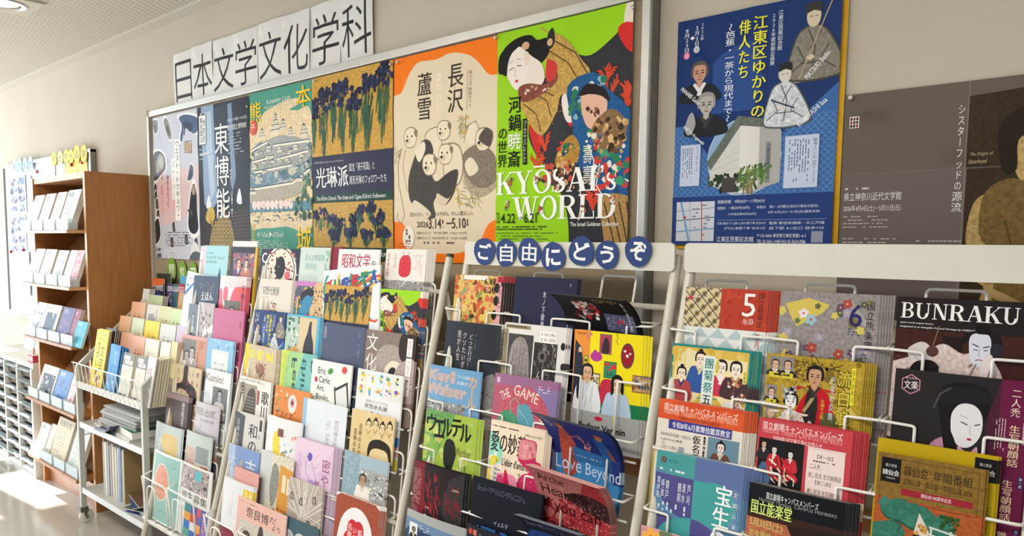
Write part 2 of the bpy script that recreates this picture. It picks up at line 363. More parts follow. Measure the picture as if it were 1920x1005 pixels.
def ceil_mat():
    m = mat('ceiling_slotted_board', 'cfcabd', .8); nt = m.node_tree; b = nt.nodes['Principled BSDF']
    tc = nt.nodes.new('ShaderNodeTexCoord'); sp = nt.nodes.new('ShaderNodeSeparateXYZ'); nt.links.new(tc.outputs['Object'], sp.inputs[0])
    def math_(op, a, bv):
        n = nt.nodes.new('ShaderNodeMath'); n.operation = op
        for i, x in enumerate((a, bv)):
            if x is None: continue
            if isinstance(x, (int, float)): n.inputs[i].default_value = x
            else: nt.links.new(x, n.inputs[i])
        return n.outputs[0]
    u = math_('MULTIPLY', sp.outputs[0], 62.0); row = math_('FLOOR', u, None); fu = math_('FRACT', u, None)
    v = math_('ADD', math_('MULTIPLY', sp.outputs[1], 15.0), math_('MULTIPLY', row, .37)); fv = math_('FRACT', v, None)
    slot = math_('MULTIPLY', math_('LESS_THAN', fu, .42), math_('LESS_THAN', fv, .78))
    mx = nt.nodes.new('ShaderNodeMix'); mx.data_type = 'RGBA'; nt.links.new(slot, mx.inputs['Factor'])
    mx.inputs[6].default_value = (*lin('d6d1c4'), 1); mx.inputs[7].default_value = (*lin('8d897c'), 1)
    nt.links.new(mx.outputs[2], b.inputs['Base Color'])
    bp = nt.nodes.new('ShaderNodeBump'); bp.inputs['Strength'].default_value = .6; bp.inputs['Distance'].default_value = -.004
    nt.links.new(slot, bp.inputs['Height']); nt.links.new(bp.outputs[0], b.inputs['Normal']); return m
MB().box(XL, -3.6, ZC, 2.6, YW, ZC + .1).build('ceiling', ceil_mat(), kind='structure')
SPECK = mat('speckled_ceiling_board', 'ccc8ba', .9, noise=.16, nscale=160, bump=.4, bscale=200)
MB().box(XL, YW - .075, ZC - .012, 2.6, YW, ZC).build('trim_1', SPECK, kind='structure')
RAIL = mat('wooden_wall_rail_wood', 'a9744a', .45, noise=.15, nscale=12, stretch=(1, 8, 8))
MB().box(-4.0, YW - .025, H0 - .672, 2.6, YW, H0 - .622).build('trim_2', RAIL, kind='structure', bevel=.003)
MB().box(XL, YW - .012, 0, 2.6, YW, .07).build('baseboard_back', mat('grey_skirting', '8f8b82', .5), kind='structure')
# far left end wall: glazed, outside the frame, the daylight and the sun patch come through it
wl = MB(); y0, y1 = -3.6, YW
wins = [(-3.3, -2.0), (-1.8, -.5), (-.35, .777), (.89, 1.40)]
ZT = 2.42
wl.box(XL - .12, y0, ZT, XL, y1, ZC); prev = y0
for a, b in wins: wl.box(XL - .12, prev, 0, XL, a, ZT); wl.box(XL - .12, a, 0, XL, b, .08); prev = b
wl.box(XL - .12, prev, 0, XL, y1, ZT)
wl.build('wall_left', MW, kind='structure')
for i, (a, b) in enumerate(wins):
    fr = MB()
    fr.box(XL - .09, a, .08, XL - .03, a + .035, ZT).box(XL - .09, b - .035, .08, XL - .03, b, ZT).box(XL - .09, a, .08, XL - .03, b, .13).box(XL - .09, a, ZT - .05, XL - .03, b, ZT)
    fr.box(XL - .10, a, 1.72, XL - .02, b, 1.87)
    wf = fr.build('window_%d' % (i + 1), mat('window_frame_aluminium', 'b8bbbd', .35, metal=.8), kind='structure')
# ceiling downlight with its square plate
dl = empty('ceiling_downlight', (-4.23, 1.20, ZC), label='round recessed ceiling lamp in a speckled square plate', cat='lamp')
q = MB(); n = 32; h_ = .152; R0 = .112
ring = [(R0 * math.cos(2 * PI * i / n), R0 * math.sin(2 * PI * i / n)) for i in range(n)]
sq = []
for x, y in ring:
    k = h_ / max(abs(x), abs(y)); sq.append((x * k, y * k))
q.add([(x, y, -.012) for x, y in ring] + [(x, y, -.012) for x, y in sq] + [(x, y, 0) for x, y in sq] , [(i, (i + 1) % n, n + (i + 1) % n, n + i) for i in range(n)] + [(n + i, n + (i + 1) % n, 2 * n + (i + 1) % n, 2 * n + i) for i in range(n)])
q.build('plate', SPECK, dl)
q = MB(); r1, r2 = .112, .085
q.add([(x, y, -.016) for x, y in ring] + [(x * r2 / R0, y * r2 / R0, -.014) for x, y in ring] + [(x * .9, y * .9, -.001) for x, y in ring],
      [(i, (i + 1) % n, n + (i + 1) % n, n + i) for i in range(n)] + [(n + i, n + (i + 1) % n, 2 * n + (i + 1) % n, 2 * n + i) for i in range(n)])
q.build('rim', mat('lamp_rim_white', 'd9d9de', .3), dl, smooth=True)
q = MB(); q.add([(0, 0, -.010)] + [(x * .078 / R0, y * .078 / R0, -.006) for x, y in ring], [(0, 1 + i, 1 + (i + 1) % n) for i in range(n)])
q.build('diffuser', mat('lamp_glow', 'fff6dc', .4, emit=('fff0c8', 2.2)), dl)
# ---------------------------------------------------------------- cork board and white board on the wall
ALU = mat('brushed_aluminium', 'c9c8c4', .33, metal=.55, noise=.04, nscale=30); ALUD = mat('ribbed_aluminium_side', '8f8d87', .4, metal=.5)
CX0, CX1, CZ0, CZ1 = -4.125, -1.052, H0 - .385, H0 + .697; YB = 1.868
cb = empty('notice_board', (CX0, YW, CZ0), label='wide fabric notice board in an aluminium frame holding the big exhibition posters', cat='notice board')
def place(o, p): o.parent = p; o.location = Vector(o.location) - p.location; return o
def keep(o, p):
    """parent keeping world place"""
    o.parent = p; o.matrix_parent_inverse = Matrix.Translation(-Vector(p.location)); return o
keep(MB().box(CX0 + .01, YB + .004, CZ0 + .01, CX1 - .01, YW - .001, CZ1 - .01).build('fabric_panel', mat('board_fabric_tan', 'a3937c', .95, bump=.8, bscale=420, noise=.05, nscale=60)), cb)
for a in ((CX0, CZ1 - .03, CX1, CZ1), (CX0, CZ0, CX1, CZ0 + .03)):
    keep(MB().box(a[0], YB - .012, a[1], a[2], YW - .0015, a[3]).build('frame_rail', ALU, bevel=.002), cb)
keep(MB().box(CX0 - .004, YB - .014, CZ0, CX0 + .014, YW - .001, CZ1 + .001).build('frame_rail', ALU, bevel=.002), cb)
keep(MB().box(CX0 - .008, YB - .016, CZ1 - .028, CX0 + .012, YW, CZ1 + .004).build('corner_cap', mat('yellowed_corner_cap', 'a58a5a', .5), label='tan plastic corner cap'), cb)
q = MB().box(CX1 - .028, YB - .014, CZ0, CX1 - .004, YW - .001, CZ1)
keep(q.build('frame_rail', ALU, bevel=.002), cb)
q = MB()
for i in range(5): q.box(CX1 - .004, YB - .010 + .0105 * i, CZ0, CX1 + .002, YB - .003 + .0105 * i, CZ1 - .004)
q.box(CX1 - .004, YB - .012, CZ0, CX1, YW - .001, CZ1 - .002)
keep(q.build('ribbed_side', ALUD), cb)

def sheet(name, art, x0, z1, wd, ht, y, label, cat, group=None, folds=True, tilt=0, amp=.0022, thick=.0004, seed=1, cuts=12):
    """a paper sheet on the wall with fold creases and slight waves; art printed on its face"""
    rd = random.Random(seed); ph = rd.uniform(0, 6); p2 = rd.uniform(0, 6)
    N = cuts
    fu = [.5 * amp * (1 + math.sin(i / N * 6 + ph)) + .3 * amp * (1 + math.sin(i / N * 13 + p2)) + (amp * 1.3 * (abs(i / N - .5) < .01) if folds else 0) for i in range(N + 1)]
    fv = [.5 * amp * (1 + math.sin(i / N * 5 + p2)) + (amp * .8 * (i in (N // 4, N // 2, 3 * N // 4)) if folds else 0) for i in range(N + 1)]
    def lerp(t, a):
        k = min(N - 1, max(0, int(a * N))); r = a * N - k; return t[k] * (1 - r) + t[k + 1] * r
    def wave(u, v): return lerp(fu, u) + lerp(fv, v)     # planar inside every grid cell
    def fm(u, v, z):
        return Vector(((u - .5) * wd, -wave(u, v) - z - .0006, (v - 1) * ht))
    nx = ny = cuts; b = MB()
    vs = [fm(i / nx, j / ny, 0) for j in range(ny + 1) for i in range(nx + 1)]
    b.add(vs, [(j * (nx + 1) + i, j * (nx + 1) + i + 1, (j + 1) * (nx + 1) + i + 1, (j + 1) * (nx + 1) + i) for j in range(ny) for i in range(nx)])
    o = b.build(name, PAPER, smooth=True); o.location = (x0 + wd / 2, y, z1); o.rotation_euler = (0, tilt, 0)
    tag(o, label, cat, group)
    if art:
        pr = build_print('printed_picture', art, wd, ht, fm, o, cuts=cuts, vcuts=cuts)
    return o

# ---------------------------------------------------------------- poster pictures (frame 100 wide, 141 high, y down)
def iris(x, y, s, c1='1e2546', lw=1):
    BL(x - 2.2 * s, y - 2.4 * s, x + 2.2 * s, y + 1.6 * s, 7, .9 * s, 1.7 * s, [c1, '1b2140', '2d3862', '15182c'])
def iris_clump(x, y, wd, ht, n):
    wd *= .72
    ST(x - wd, y + ht * .15, x + wd, y + ht * .62, int(n * 5), ht * .40, .8, ['2c5240', '3f6b4c', '1f4434', '557a4a'], PI / 2, .16)
    rd = Art.cur.rnd
    ST(x - wd * .45, y + ht * .5, x + wd * .45, y + ht * .95, int(n * 3), ht * .34, .8, ['2c5240', '3f6b4c'], PI / 2, .1)
    for i in range(int(n * 1.7)): iris(x + rd.uniform(-wd * 1.25, wd * 1.25), y + rd.uniform(-ht * .14, ht * .22), rd.uniform(1.1, 1.7))
def art_irises():
    A = Art('cfa24a', 1.43, 1)
    for i in range(1, 8): L([(i * 12.5, 0), (i * 12.5, 60)], .15, 'a07a34')
    for x, y, w_, h in ((3, 22, 5, 34), (17, 18, 8, 44), (30, 16, 5, 34), (42, 14, 6, 48), (56, 20, 7, 40), (72, 12, 9, 46), (90, 8, 9, 44)): iris_clump(x, y, w_, h, 7)
    R(0, 62, 100, 92, '35364e')
    T(3, 66, 42, 68, '創立85周年記念特別展  Special Exhibition Commemorating the 85th Anniversary', 'c8c8d0')
    T(5, 71, 48, 87, '光琳派', 'f2f2f2', b=.02, mincho=.02)
    T(50, 70, 80, 76, '国宝「燕子花図」と', 'f0f0f0'); T(50, 79.5, 93, 86, '尾形光琳のフォロワーたち', 'f0f0f0')
    R(0, 92, 100, 99, '27463f'); T(5, 93.6, 92, 98, 'The Kōrin School: The Irises and Ogata Kōrin’s Followers', 'eeeeea', b=.005)
    R(0, 99, 100, 134, 'cba250', 1)
    for i in range(1, 8): L([(i * 12.5, 99), (i * 12.5, 134)], .15, 'a07a34')
    for x, y, w_, h in ((10, 108, 8, 14), (24, 112, 9, 14), (35, 116, 6, 10), (28, 124, 6, 11), (56, 112, 9, 14), (50, 122, 6, 12), (62, 106, 5, 10), (76, 103, 7, 12), (84, 112, 9, 15), (70, 124, 7, 10), (90, 124, 6, 9)): iris_clump(x, y, w_, h, 4)
    R(0, 134, 100, 143, '25443c'); T(4, 137, 47, 141, '2026年 4月11日（土）～5月10日（日）', 'f0f0ec', b=.01); T(51, 137, 93, 140.6, '根津美術館 NEZU MUSEUM', 'f0f0ec', mincho=.03)
    return A
def art_castle():
    A = Art('4d9a86', 1.43)
    S([(0, 34), (14, 26), (26, 18), (40, 15), (60, 12), (78, 12), (84, 16), (66, 20), (78, 22), (100, 28), (100, 116), (60, 117), (20, 118), (0, 112)], 'e8d2aa', 1)
    rd = A.rnd
    S([(0, 62), (22, 52), (50, 46), (100, 50), (100, 74), (60, 78), (0, 82)], '6b8a96', 1)
    BL(0, 52, 100, 72, 90, 1.6, 4.2, ['3f6a66', '5c8a80', '34564f', '7d9c8a', '2f4d5a'], asp=.8)
    ST(0, 56, 100, 76, 160, 5, .7, ['2e4f50', '49736c', '8aa89a'], PI / 2, .3)
    def keep_(x, y, s, k=3):
        for i in range(k):
            ww = s * (1 - i * .24); yy = y - i * s * .62
            R(x - ww, yy - s * .5, x + ww, yy, 'eee6d2'); _multi([_line([(x - ww * .8 + j * ww * .4, yy - s * .34), (x - ww * .8 + j * ww * .4, yy - s * .12)], s * .09) for j in range(5)], '54606c')
            S([(x - ww * 1.35, yy - s * .42), (x - ww * .8, yy - s * .62), (x, yy - s * .92), (x + ww * .8, yy - s * .62), (x + ww * 1.35, yy - s * .42), (x, yy - s * .5)], '4c5f72')
    BL(4, 44, 98, 80, 70, 3, 8, ['8a9fae', 'a8b6bc', '7890a4', 'c8c4b4', '5f7c92'], m=1, asp=.6)
    S([(2, 64), (20, 46), (50, 40), (86, 46), (98, 60), (80, 66), (40, 70)], 'a3a8a4', 1)
    for x, y, s, k in ((22, 40, 4, 3), (44, 38, 6.5, 4), (56, 36, 4.5, 3), (68, 42, 3.6, 3), (88, 44, 5, 3), (12, 54, 3.6, 2), (32, 52, 4, 2), (50, 54, 4, 2), (74, 54, 4, 2), (8, 66, 4, 2), (38, 62, 3.4, 1), (62, 62, 3.4, 1), (84, 60, 3.4, 1), (24, 62, 3.2, 1)): keep_(x, y, s, k)
    for x0, y0, x1, y1 in ((3, 50, 30, 44), (40, 48, 96, 48), (4, 60, 40, 57), (46, 60, 94, 56), (10, 69, 70, 66)):
        L([(x0, y0), (x1, y1)], 1.8, 'f0ead8'); L([(x0, y0 - 1.2), (x1, y1 - 1.2)], .8, '4c5f72')
    for i in range(34): keep_(rd.uniform(4, 96), rd.uniform(50, 78), rd.uniform(1.6, 2.6), rd.choice((1, 1, 2)))
    S([(3, 84), (70, 80), (98, 72), (98, 80), (72, 92), (3, 96)], 'b3aa9a', 1); L([(3, 84), (70, 81), (98, 71)], 1.6, 'f0ead8'); L([(3, 82.6), (70, 79.6), (98, 69.6)], .8, '4c5f72')
    R(0, 96, 100, 104, '5d8aa0', 1); keep_(80, 80, 5, 1); keep_(6, 88, 5, 1)
    for i in range(9): S([(6 + i * 7.4, 101), (4 + i * 7.4, 97), (8 + i * 7.4, 94), (12 + i * 7.4, 97), (10 + i * 7.4, 102)], 'f2d9d4')
    ST(0, 96, 100, 112, 60, 4, .6, ['3f6a66', '8fa7a0'], 0, .8)
    BL(72, 92, 100, 110, 26, 1.5, 3.4, ['2f5348', '44705c']); BL(86, 74, 100, 90, 20, 1.5, 3, ['5c8a70', '3f6a56'])
    for x, y in ((10, 114), (30, 113), (46, 110), (66, 112)): keep_(x, y, 3.4, 1)
    T(2, 8, 21, 26, '熊', 'f5cf2c', b=.05); T(76, 3, 99, 20, '本', 'f5cf2c', b=.05); T(76, 117, 98, 139, '城', 'f5cf2c', b=.05)
    T(30, 8, 68, 12, 'Kumamoto Castle', 'eaf2ea', it=.4); T(26, 13.5, 70, 16, 'Facing 400 Years of Enduring Heritage', 'eaf2ea', it=.4)
    E(8, 30, 6, 6.5, 'dc5a4a'); TX(4, 27, 12, 33, 3, 'f4e0d0')
    T(12, 121, 56, 127, '4/11(Sat)▶6/7(Sun)', 'f0f4ee'); T(12, 117, 22, 119, '2026年', 'f0f4ee')
    T(2, 114, 10, 136, '天空の要塞', 'e4c030', v=1); TX(12, 129, 64, 142, 8, 'dfeae2', fill=.35)
    return A
def art_noh_museum():
    A = Art('272b36', 1.43)
    G([(8, 0), (33, 0), (38, 90), (22, 102), (10, 92)], '8fa6c6'); G([(14, 6), (28, 6), (33, 80), (24, 90)], 'b4c6dc')
    G([(33, 4), (60, 0), (64, 88), (38, 96)], '3a4250'); G([(60, 3), (68, 2), (74, 70), (66, 84)], '7d93b4')
    S([(14, 96), (20, 84), (24, 96)], 'e8eef4'); S([(74, 92), (80, 80), (84, 94)], 'e8eef4')
    G([(0, 112), (32, 100), (100, 96), (100, 143), (0, 143)], '2c2320', 1)
    for i in range(12): L([(28 + i * .6, 104 + i * 3.2), (97, 101 + i * 3.2)], .9, '5a4638')
    S([(22, 143), (24, 118), (38, 108), (44, 104), (56, 104), (62, 112), (68, 124), (68, 143)], '8a7444', 1)
    for i in range(28): x, y = 26 + (i % 6) * 7 + (i // 6 % 2) * 3, 112 + (i // 6) * 7; E(x, y, 2, 2.6, 'c4a860'); E(x, y, 1, 1.4, '2f2618')
    E(49, 100, 4, 4.6, 'caa482'); S([(44, 99), (45, 94), (53, 94), (54, 99), (49, 96)], '2a2420')
    S([(16, 100), (14, 108), (24, 112), (32, 106), (30, 98), (22, 96)], 'd2b25a')
    for i in range(7): L([(24, 112), (14 + i * 3, 99 - abs(3 - i) * -.8)], .4, '8a6a2c')
    R(4, 8, 18, 36, 'eef0f0'); O(4, 8, 18, 36, .5, '22262c'); T(5.5, 10, 11.5, 34, '東京国立', '22262c', v=1, b=.03); T(11.5, 12, 16.5, 34, '博物館', '22262c', v=1)
    T(34, 18, 62, 108, '東博能', 'f4f6f8', v=1, mincho=.012)
    T(60, 16, 97, 19.5, '2026.4.17(金)～6.7(日)', 'e8ecf0', b=.01); T(60, 22, 96, 27, '東京国立博物館', 'eef0f4'); TX(60, 30, 92, 50, 7, 'b8c0cc', fill=.3)
    TX(4, 40, 9, 42, 1, 'e0e4ea'); R(4, 44, 26, 46.4, 'dfe4ea'); T(5, 44.3, 25, 46.2, 'House', '2f3440'); TX(4, 49, 14, 51, 1, 'dfe4ea')
    T(63, 62, 68, 108, '時を超えて、心が響き、舞う。', 'dfe4ea', v=1); TX(30, 54, 32, 76, 1, 'c8d0da', v=1)
    return A
def art_collage():
    A = Art('c9cdda', 1.5)
    S([(0, 70), (40, 62), (100, 56), (100, 92), (50, 112), (0, 110)], 'e0c4c8'); S([(0, 76), (30, 70), (60, 70), (50, 96), (0, 100)], 'e6bcc0')
    def cut(p, c, c2='30363e'):
        cx = sum(x for x, y in p) / len(p); cy = sum(y for x, y in p) / len(p)
        S([(cx + (x - cx) * 1.22, cy + (y - cy) * 1.18) for x, y in p], 'f0f1f4'); S(p, c, 1)
        S([(cx + (x - cx) * .5, cy + (y - cy) * .5 + 1) for x, y in p], c2, 1)
    cut([(0, 3), (12, 4), (12, 14), (6, 17), (2, 14)], '8a8a90', '6c6c74'); cut([(26, 6), (34, 4), (44, 22), (40, 26), (34, 22)], '8e8a86', '5c5854')
    cut([(60, 6), (74, 4), (98, 10), (98, 22), (88, 24), (72, 16), (66, 30), (62, 26), (66, 14)], '3f5580', '22304e')
    cut([(0, 40), (14, 36), (26, 42), (28, 54), (20, 60), (0, 66)], '4a4a52', 'a8a49c'); E(17, 48, 9, 9, 'a09c94'); E(18, 48, 6, 6, 'c0beb8')
    G([(72, 30), (86, 34), (85, 44), (71, 40)], 'b89c7a'); O(72, 31, 86, 42, .7, '5a4a3a')
    cut([(78, 62), (82, 54), (88, 58), (86, 68), (76, 70)], '4a5a6e'); 
    cut([(84, 78), (90, 74), (94, 84), (94, 100), (96, 118), (86, 124), (76, 118), (78, 96)], '26282e', '1c1e22'); E(88, 80, 4, 5, 'a8968a')
    BL(76, 98, 84, 108, 8, 1.2, 2.4, ['3a3c44', '5a5c64'])
    for x, y in ((44, 117), (38, 133), (8, 104), (70, 130), (90, 134), (4, 76), (4, 84), (6, 92)): cut([(x - 3, y - 4), (x + 2, y - 6), (x + 4, y + 4), (x - 3, y + 4)], '3c3e46', '787068')
    cut([(0, 112), (10, 108), (12, 126), (0, 134)], '3a3434'); 
    R(50, 27, 61, 110, 'f6f6f6'); R(42, 46, 51, 88, 'f6f6f6')
    T(51, 28, 60, 108, 'ウエスト・トウキョウ・', '2c3038', v=1); T(43, 48, 50, 87, 'ストーリー', '2c3038', v=1)
    T(18, 56, 22, 104, '風景・記憶・アート', 'd46a70', v=1); T(30, 62, 36, 100, '旅するように、', '5a606c', v=1)
    TX(24, 122, 82, 138, 6, '6c7078', fill=.3)
    S([(78, 146), (80, 138), (88, 132), (96, 138), (98, 146)], 'dfe0e2'); S([(76, 150), (84, 142), (98, 143), (100, 150)], '5c6066', 1); BL(0, 140, 12, 150, 10, 1, 3, ['50525a', '8a8c92'])
    T(18, 141, 76, 149, 'WEST TOKYO', 'eceef2'); return A
def pup(x, y, s, c='efe0c4', ln='8a7a66', f=1):
    S([(x - 5 * s, y), (x - 4 * s, y - 4.6 * s), (x, y - 6 * s), (x + 4.5 * s, y - 4.4 * s), (x + 5 * s, y + 1 * s), (x + 2.5 * s, y + 4.4 * s), (x - 2.5 * s, y + 4.4 * s)], ln)
    S([(x - 4.6 * s, y), (x - 3.7 * s, y - 4.2 * s), (x, y - 5.5 * s), (x + 4.1 * s, y - 4 * s), (x + 4.6 * s, y + .9 * s), (x + 2.3 * s, y + 4 * s), (x - 2.3 * s, y + 4 * s)], c)
    E(x - 1.6 * s * f, y + 1.2 * s, 1.9 * s, 1.6 * s, 'd8c6a8'); E(x - 2.6 * s * f, y + .8 * s, .9 * s, .7 * s, '2c2622')
    E(x - .2 * s * f - 2 * s * f, y - 1.4 * s, .5 * s, .6 * s, '2c2622'); E(x + 1.4 * s * f, y - 1.2 * s, .5 * s, .6 * s, '2c2622')
    S([(x + 3 * s * f, y - 4 * s), (x + 5.6 * s * f, y - 3.6 * s), (x + 5 * s * f, y - .5 * s), (x + 3.6 * s * f, y - 1.6 * s)], ln)
def art_puppies():
    A = Art('fb7d14', 1.43)
    S([(-6, 30), (8, 24), (16, 13), (25, 6), (36, 6), (46, 6.5), (56, 4.5), (65, 5.4), (76, 9), (84, 15), (92, 23), (106, 29), (108, 70), (104, 108), (92, 118), (84, 129), (68, 136), (46, 137), (22, 135), (16, 128), (10, 116), (-6, 110), (-8, 70)], 'e9d7ba')
    T(55, 11, 70, 44, '長沢', '3c342e', v=1, b=.015, mincho=.03); T(25, 13, 40, 46, '蘆雪', '3c342e', v=1, b=.015, mincho=.03)
    T(44.5, 15, 50, 48, 'かわいい。', 'fbf6ea', v=1); T(74.5, 18, 78, 42, '春の江戸絵画まつり', '6a5c50', v=1); L([(73.4, 17), (73.4, 43)], .3, '6a5c50')
    for x, y in ((63, 27), (36, 28)): TX(x - 1, y, x, y + 4, 1, '6a5c50', v=1)
    ST(66, 48, 76, 62, 26, 8, .5, ['7d8a62', 'a09468'], -1.1, .7); BL(66, 46, 76, 58, 7, .9, 1.5, ['e0b85a', 'd8a848']); ST(0, 62, 8, 72, 14, 6, .4, ['8a8468'], -.9, .8)
    ST(66, 90, 86, 106, 34, 7, .5, ['7d8a62', 'a09468'], .8, .9); BL(64, 88, 86, 104, 12, .9, 1.5, ['e0b85a', 'd09840'])
    L([(8, 66), (5, 74), (5, 88), (9, 100), (12, 110), (8, 116), (3, 112), (5, 108)], .7, '9a8a74', sm=0)
    S([(14, 64), (22, 56), (34, 58), (34, 82), (22, 96), (14, 84)], 'e6d4b6'); L([(13, 64), (10, 76), (14, 92), (20, 98)], .5, '9a8a74')
    S([(33.3, 55.5), (46.2, 51.2), (50.5, 59.8), (48.4, 72.8), (37.6, 72.8)], '9a8a74'); S([(34, 56), (46, 52), (50, 60), (48, 72), (38, 72)], 'ecdcc0'); pup(18, 57, 1.35); pup(52, 55, 1.25, f=1)
    S([(72, 60), (78, 52), (84, 54), (84, 62), (78, 66)], 'f0e2c8'); L([(72, 60), (75, 53), (81, 51), (84, 56), (82, 62)], .6, '8a7a66')
    S([(70, 78), (80, 70), (96, 74), (100, 92), (86, 100), (74, 94)], 'b8a68c', 1); S([(70, 72), (84, 66), (98, 74), (99, 90), (84, 94), (72, 84)], '8a7c6c', 1); pup(88, 64, 1.4); S([(84, 62), (90, 56), (96, 60), (94, 68), (88, 66)], '5a504a', 1); S([(72, 78), (78, 74), (84, 82), (76, 86)], 'ecdcc0')
    S([(53.4, 65.1), (66.3, 65.1), (70.6, 78.0), (66.3, 91.0), (53.4, 88.8)], '9a8a74'); S([(54, 66), (66, 66), (70, 78), (66, 90), (54, 88)], 'ecdcc0'); pup(54, 71, 1.3)
    S([(22, 72), (30, 60), (38, 60), (42, 68), (38, 76), (44, 88), (58, 82), (66, 82), (62, 96), (54, 104), (48, 98), (42, 102), (44, 112), (34, 112), (26, 104), (18, 100), (16, 86)], '4a4440', 1)
    S([(24, 66), (32, 60), (34, 66), (28, 74)], 'efe2ca'); S([(22, 100), (32, 104), (40, 110), (32, 113), (22, 108)], 'e6d8c0'); S([(46, 96), (56, 100), (60, 96), (54, 104), (46, 102)], 'ddccb0')
    pup(38, 77, 1.4)
    T(18, 108.5, 80, 111.5, '迫力の虎も、キュートな子犬も、ぜんぶ愛おしい。', '5a4c42')
    T(25, 115, 38, 119, '2026.', '4a3c34', mincho=.02); T(37, 113, 50, 120, '3.14', '4a3c34', b=.01); TX(51, 114, 53, 120, 1, '4a3c34', v=1); T(55, 116, 60, 117, '—', '4a3c34'); T(60, 113, 73, 120, '5.10', '4a3c34', b=.01); TX(74, 114, 76, 120, 1, '4a3c34', v=1)
    E(16, 126, 6.4, 8, 'f6efdf'); TX(13, 120, 19, 132, 2, '6a5c50', v=1, fill=.7)
    T(25, 122, 74, 124, '前期のみどころ：子犬の絵と美学　3.14(土)～4.12(日)', '5a4c42'); T(25, 125.5, 74, 127.5, '後期のみどころ：迫力の虎を考える　4.14(火)～5.10(日)', '5a4c42')
    TX(32, 129, 68, 131, 1, '6a5c50', fill=.6); TX(4, 130, 20, 141, 5, 'b86a2c', fill=.3); T(94, 134, 98, 142, '展', 'b04a18')
    return A
def art_kimono(full=1):
    A = Art('9cd61a', 1.45)
    # dark robe
    S([(58, 22), (72, 24), (88, 16), (100, 8), (108, 20), (108, 100), (96, 122), (84, 146), (62, 146), (58, 118), (54, 104), (46, 96), (38, 84), (30, 74), (26, 62), (32, 40), (42, 30)], '34343a', 1)
    S([(96, 0), (104, -2), (104, 18), (96, 18), (94, 10)], 'efe0d0'); S([(90, 14), (96, 10), (108, 16), (108, 26), (98, 26)], 'd8302c')
    for p in ([(26, 60), (30, 58), (36, 72), (32, 76)], [(42, 20), (48, 12), (58, 18), (64, 30), (60, 34), (52, 22)], [(50, 36), (54, 44), (56, 60), (60, 62), (60, 46)]): S(p, 'cf2a2e')
    # coral branches
    rd = A.rnd
    def coral(x, y, s, k=4):
        for i in range(k):
            a = -PI / 2 + rd.uniform(-.8, .8); x2, y2 = x + s * math.cos(a), y + s * math.sin(a); L([(x, y), (x2, y2)], s * .16, 'd8482c')
            for j in (.4, .65, .9):
                b = a + rd.choice((-.7, .7)); px, py = x + (x2 - x) * j, y + (y2 - y) * j; L([(px, py), (px + s * .35 * math.cos(b), py + s * .35 * math.sin(b))], s * .1, 'd8482c')
    for x, y, s in ((84, 50, 12), (97, 56, 12), (92, 70, 12), (40, 76, 10), (34, 86, 9), (76, 112, 10), (84, 40, 8)): coral(x, y, s)
    # gold mantle
    S([(34, 14), (46, 8), (56, 14), (66, 26), (72, 34), (64, 46), (52, 44), (48, 54), (38, 66), (30, 62), (20, 48), (20, 42), (30, 38), (42, 36), (44, 30)], 'c9a254', 1)
    for a, b in (((40, 16), (66, 40)), ((28, 42), (46, 44)), ((46, 12), (70, 34)), ((22, 46), (36, 64)), ((30, 40), (44, 56))): L([a, ((a[0] + b[0]) / 2 + 3, (a[1] + b[1]) / 2 - 2), b], .7, '4a3a24')
    ST(24, 20, 66, 60, 70, 5, .4, ['a88038', 'e0be78', '8f6c34'], .6, 1.2)
    # hair, neck, face
    S([(2, 22), (4, 12), (14, 6), (26, 5), (32, 9), (40, 9), (42, 14), (40, 20), (32, 24), (28, 20), (22, 14), (12, 14), (8, 24)], '191718')
    S([(40, 8), (44, 4), (46, 12), (42, 16)], '2a2424'); L([(40, 6), (34, 2)], .8, 'c8a060')
    S([(22, 14), (28, 18), (36, 24), (38, 34), (30, 38), (22, 34), (20, 22)], 'f1e4d8')
    S([(8, 18), (12, 12), (19, 11), (24, 16), (25, 26), (22, 34), (17, 37), (12, 33), (8, 26)], 'f4e9e0')
    S([(1, 24), (2, 14), (10, 9), (18, 10), (12, 14), (9, 20), (8, 27), (5, 26)], '191718'); S([(22, 16), (25, 15), (26, 21), (23, 23)], 'ecd8c8'); E(23, 11, 3, 2.4, 'd8b088'); E(42, 12, 2.2, 2.2, 'd8b088')
    L([(10, 24), (13.6, 22.8)], .5, '3a2a2a'); L([(16.4, 22), (20, 22.4)], .5, '3a2a2a'); L([(10, 19.6), (13, 18.6)], .35, '6a5a54'); L([(16, 18), (19.6, 18.4)], .35, '6a5a54'); L([(15, 23), (14.6, 28), (15.8, 28.6)], .3, '9a7a6c'); E(16.4, 31.4, 1.3, .8, 'c83038')
    S([(18, 36), (26, 34), (40, 36), (44, 26), (38, 20), (46, 26), (48, 36), (30, 44), (20, 44)], '8a4a3c', 1); BL(22, 36, 44, 40, 9, .8, 1.3, ['e8d4c0', 'c8a888']); S([(40, 22), (48, 26), (46, 34), (40, 34)], 'cf3a34')
    # white hand
    S([(52, 46), (55, 44), (60, 52), (60, 60), (56, 60), (53, 54)], 'f4e9e0')
    # blue brocade
    S([(56, 40), (74, 34), (84, 44), (104, 66), (104, 116), (92, 110), (82, 102), (72, 92), (64, 84), (60, 62)], '1f5a92', 1)
    BL(58, 38, 82, 58, 36, 1.4, 3.4, ['8ab8c4', '2d7a5c', '1d4674', 'd8dcd0', '3d8a6a']); BL(76, 76, 104, 104, 54, 1.2, 3.6, ['2a7f58', '3d9a70', '1d4674', 'e8e0d0', 'cf3a34'])
    S([(66, 46), (76, 42), (84, 50), (82, 62), (74, 66), (68, 60)], 'e8b8a0'); S([(64, 46), (70, 40), (82, 44), (86, 52), (80, 48), (72, 46)], '241c1c'); BL(70, 54, 80, 60, 12, .8, 1.6, ['6a4638', '8a5a44', '3a2620'])
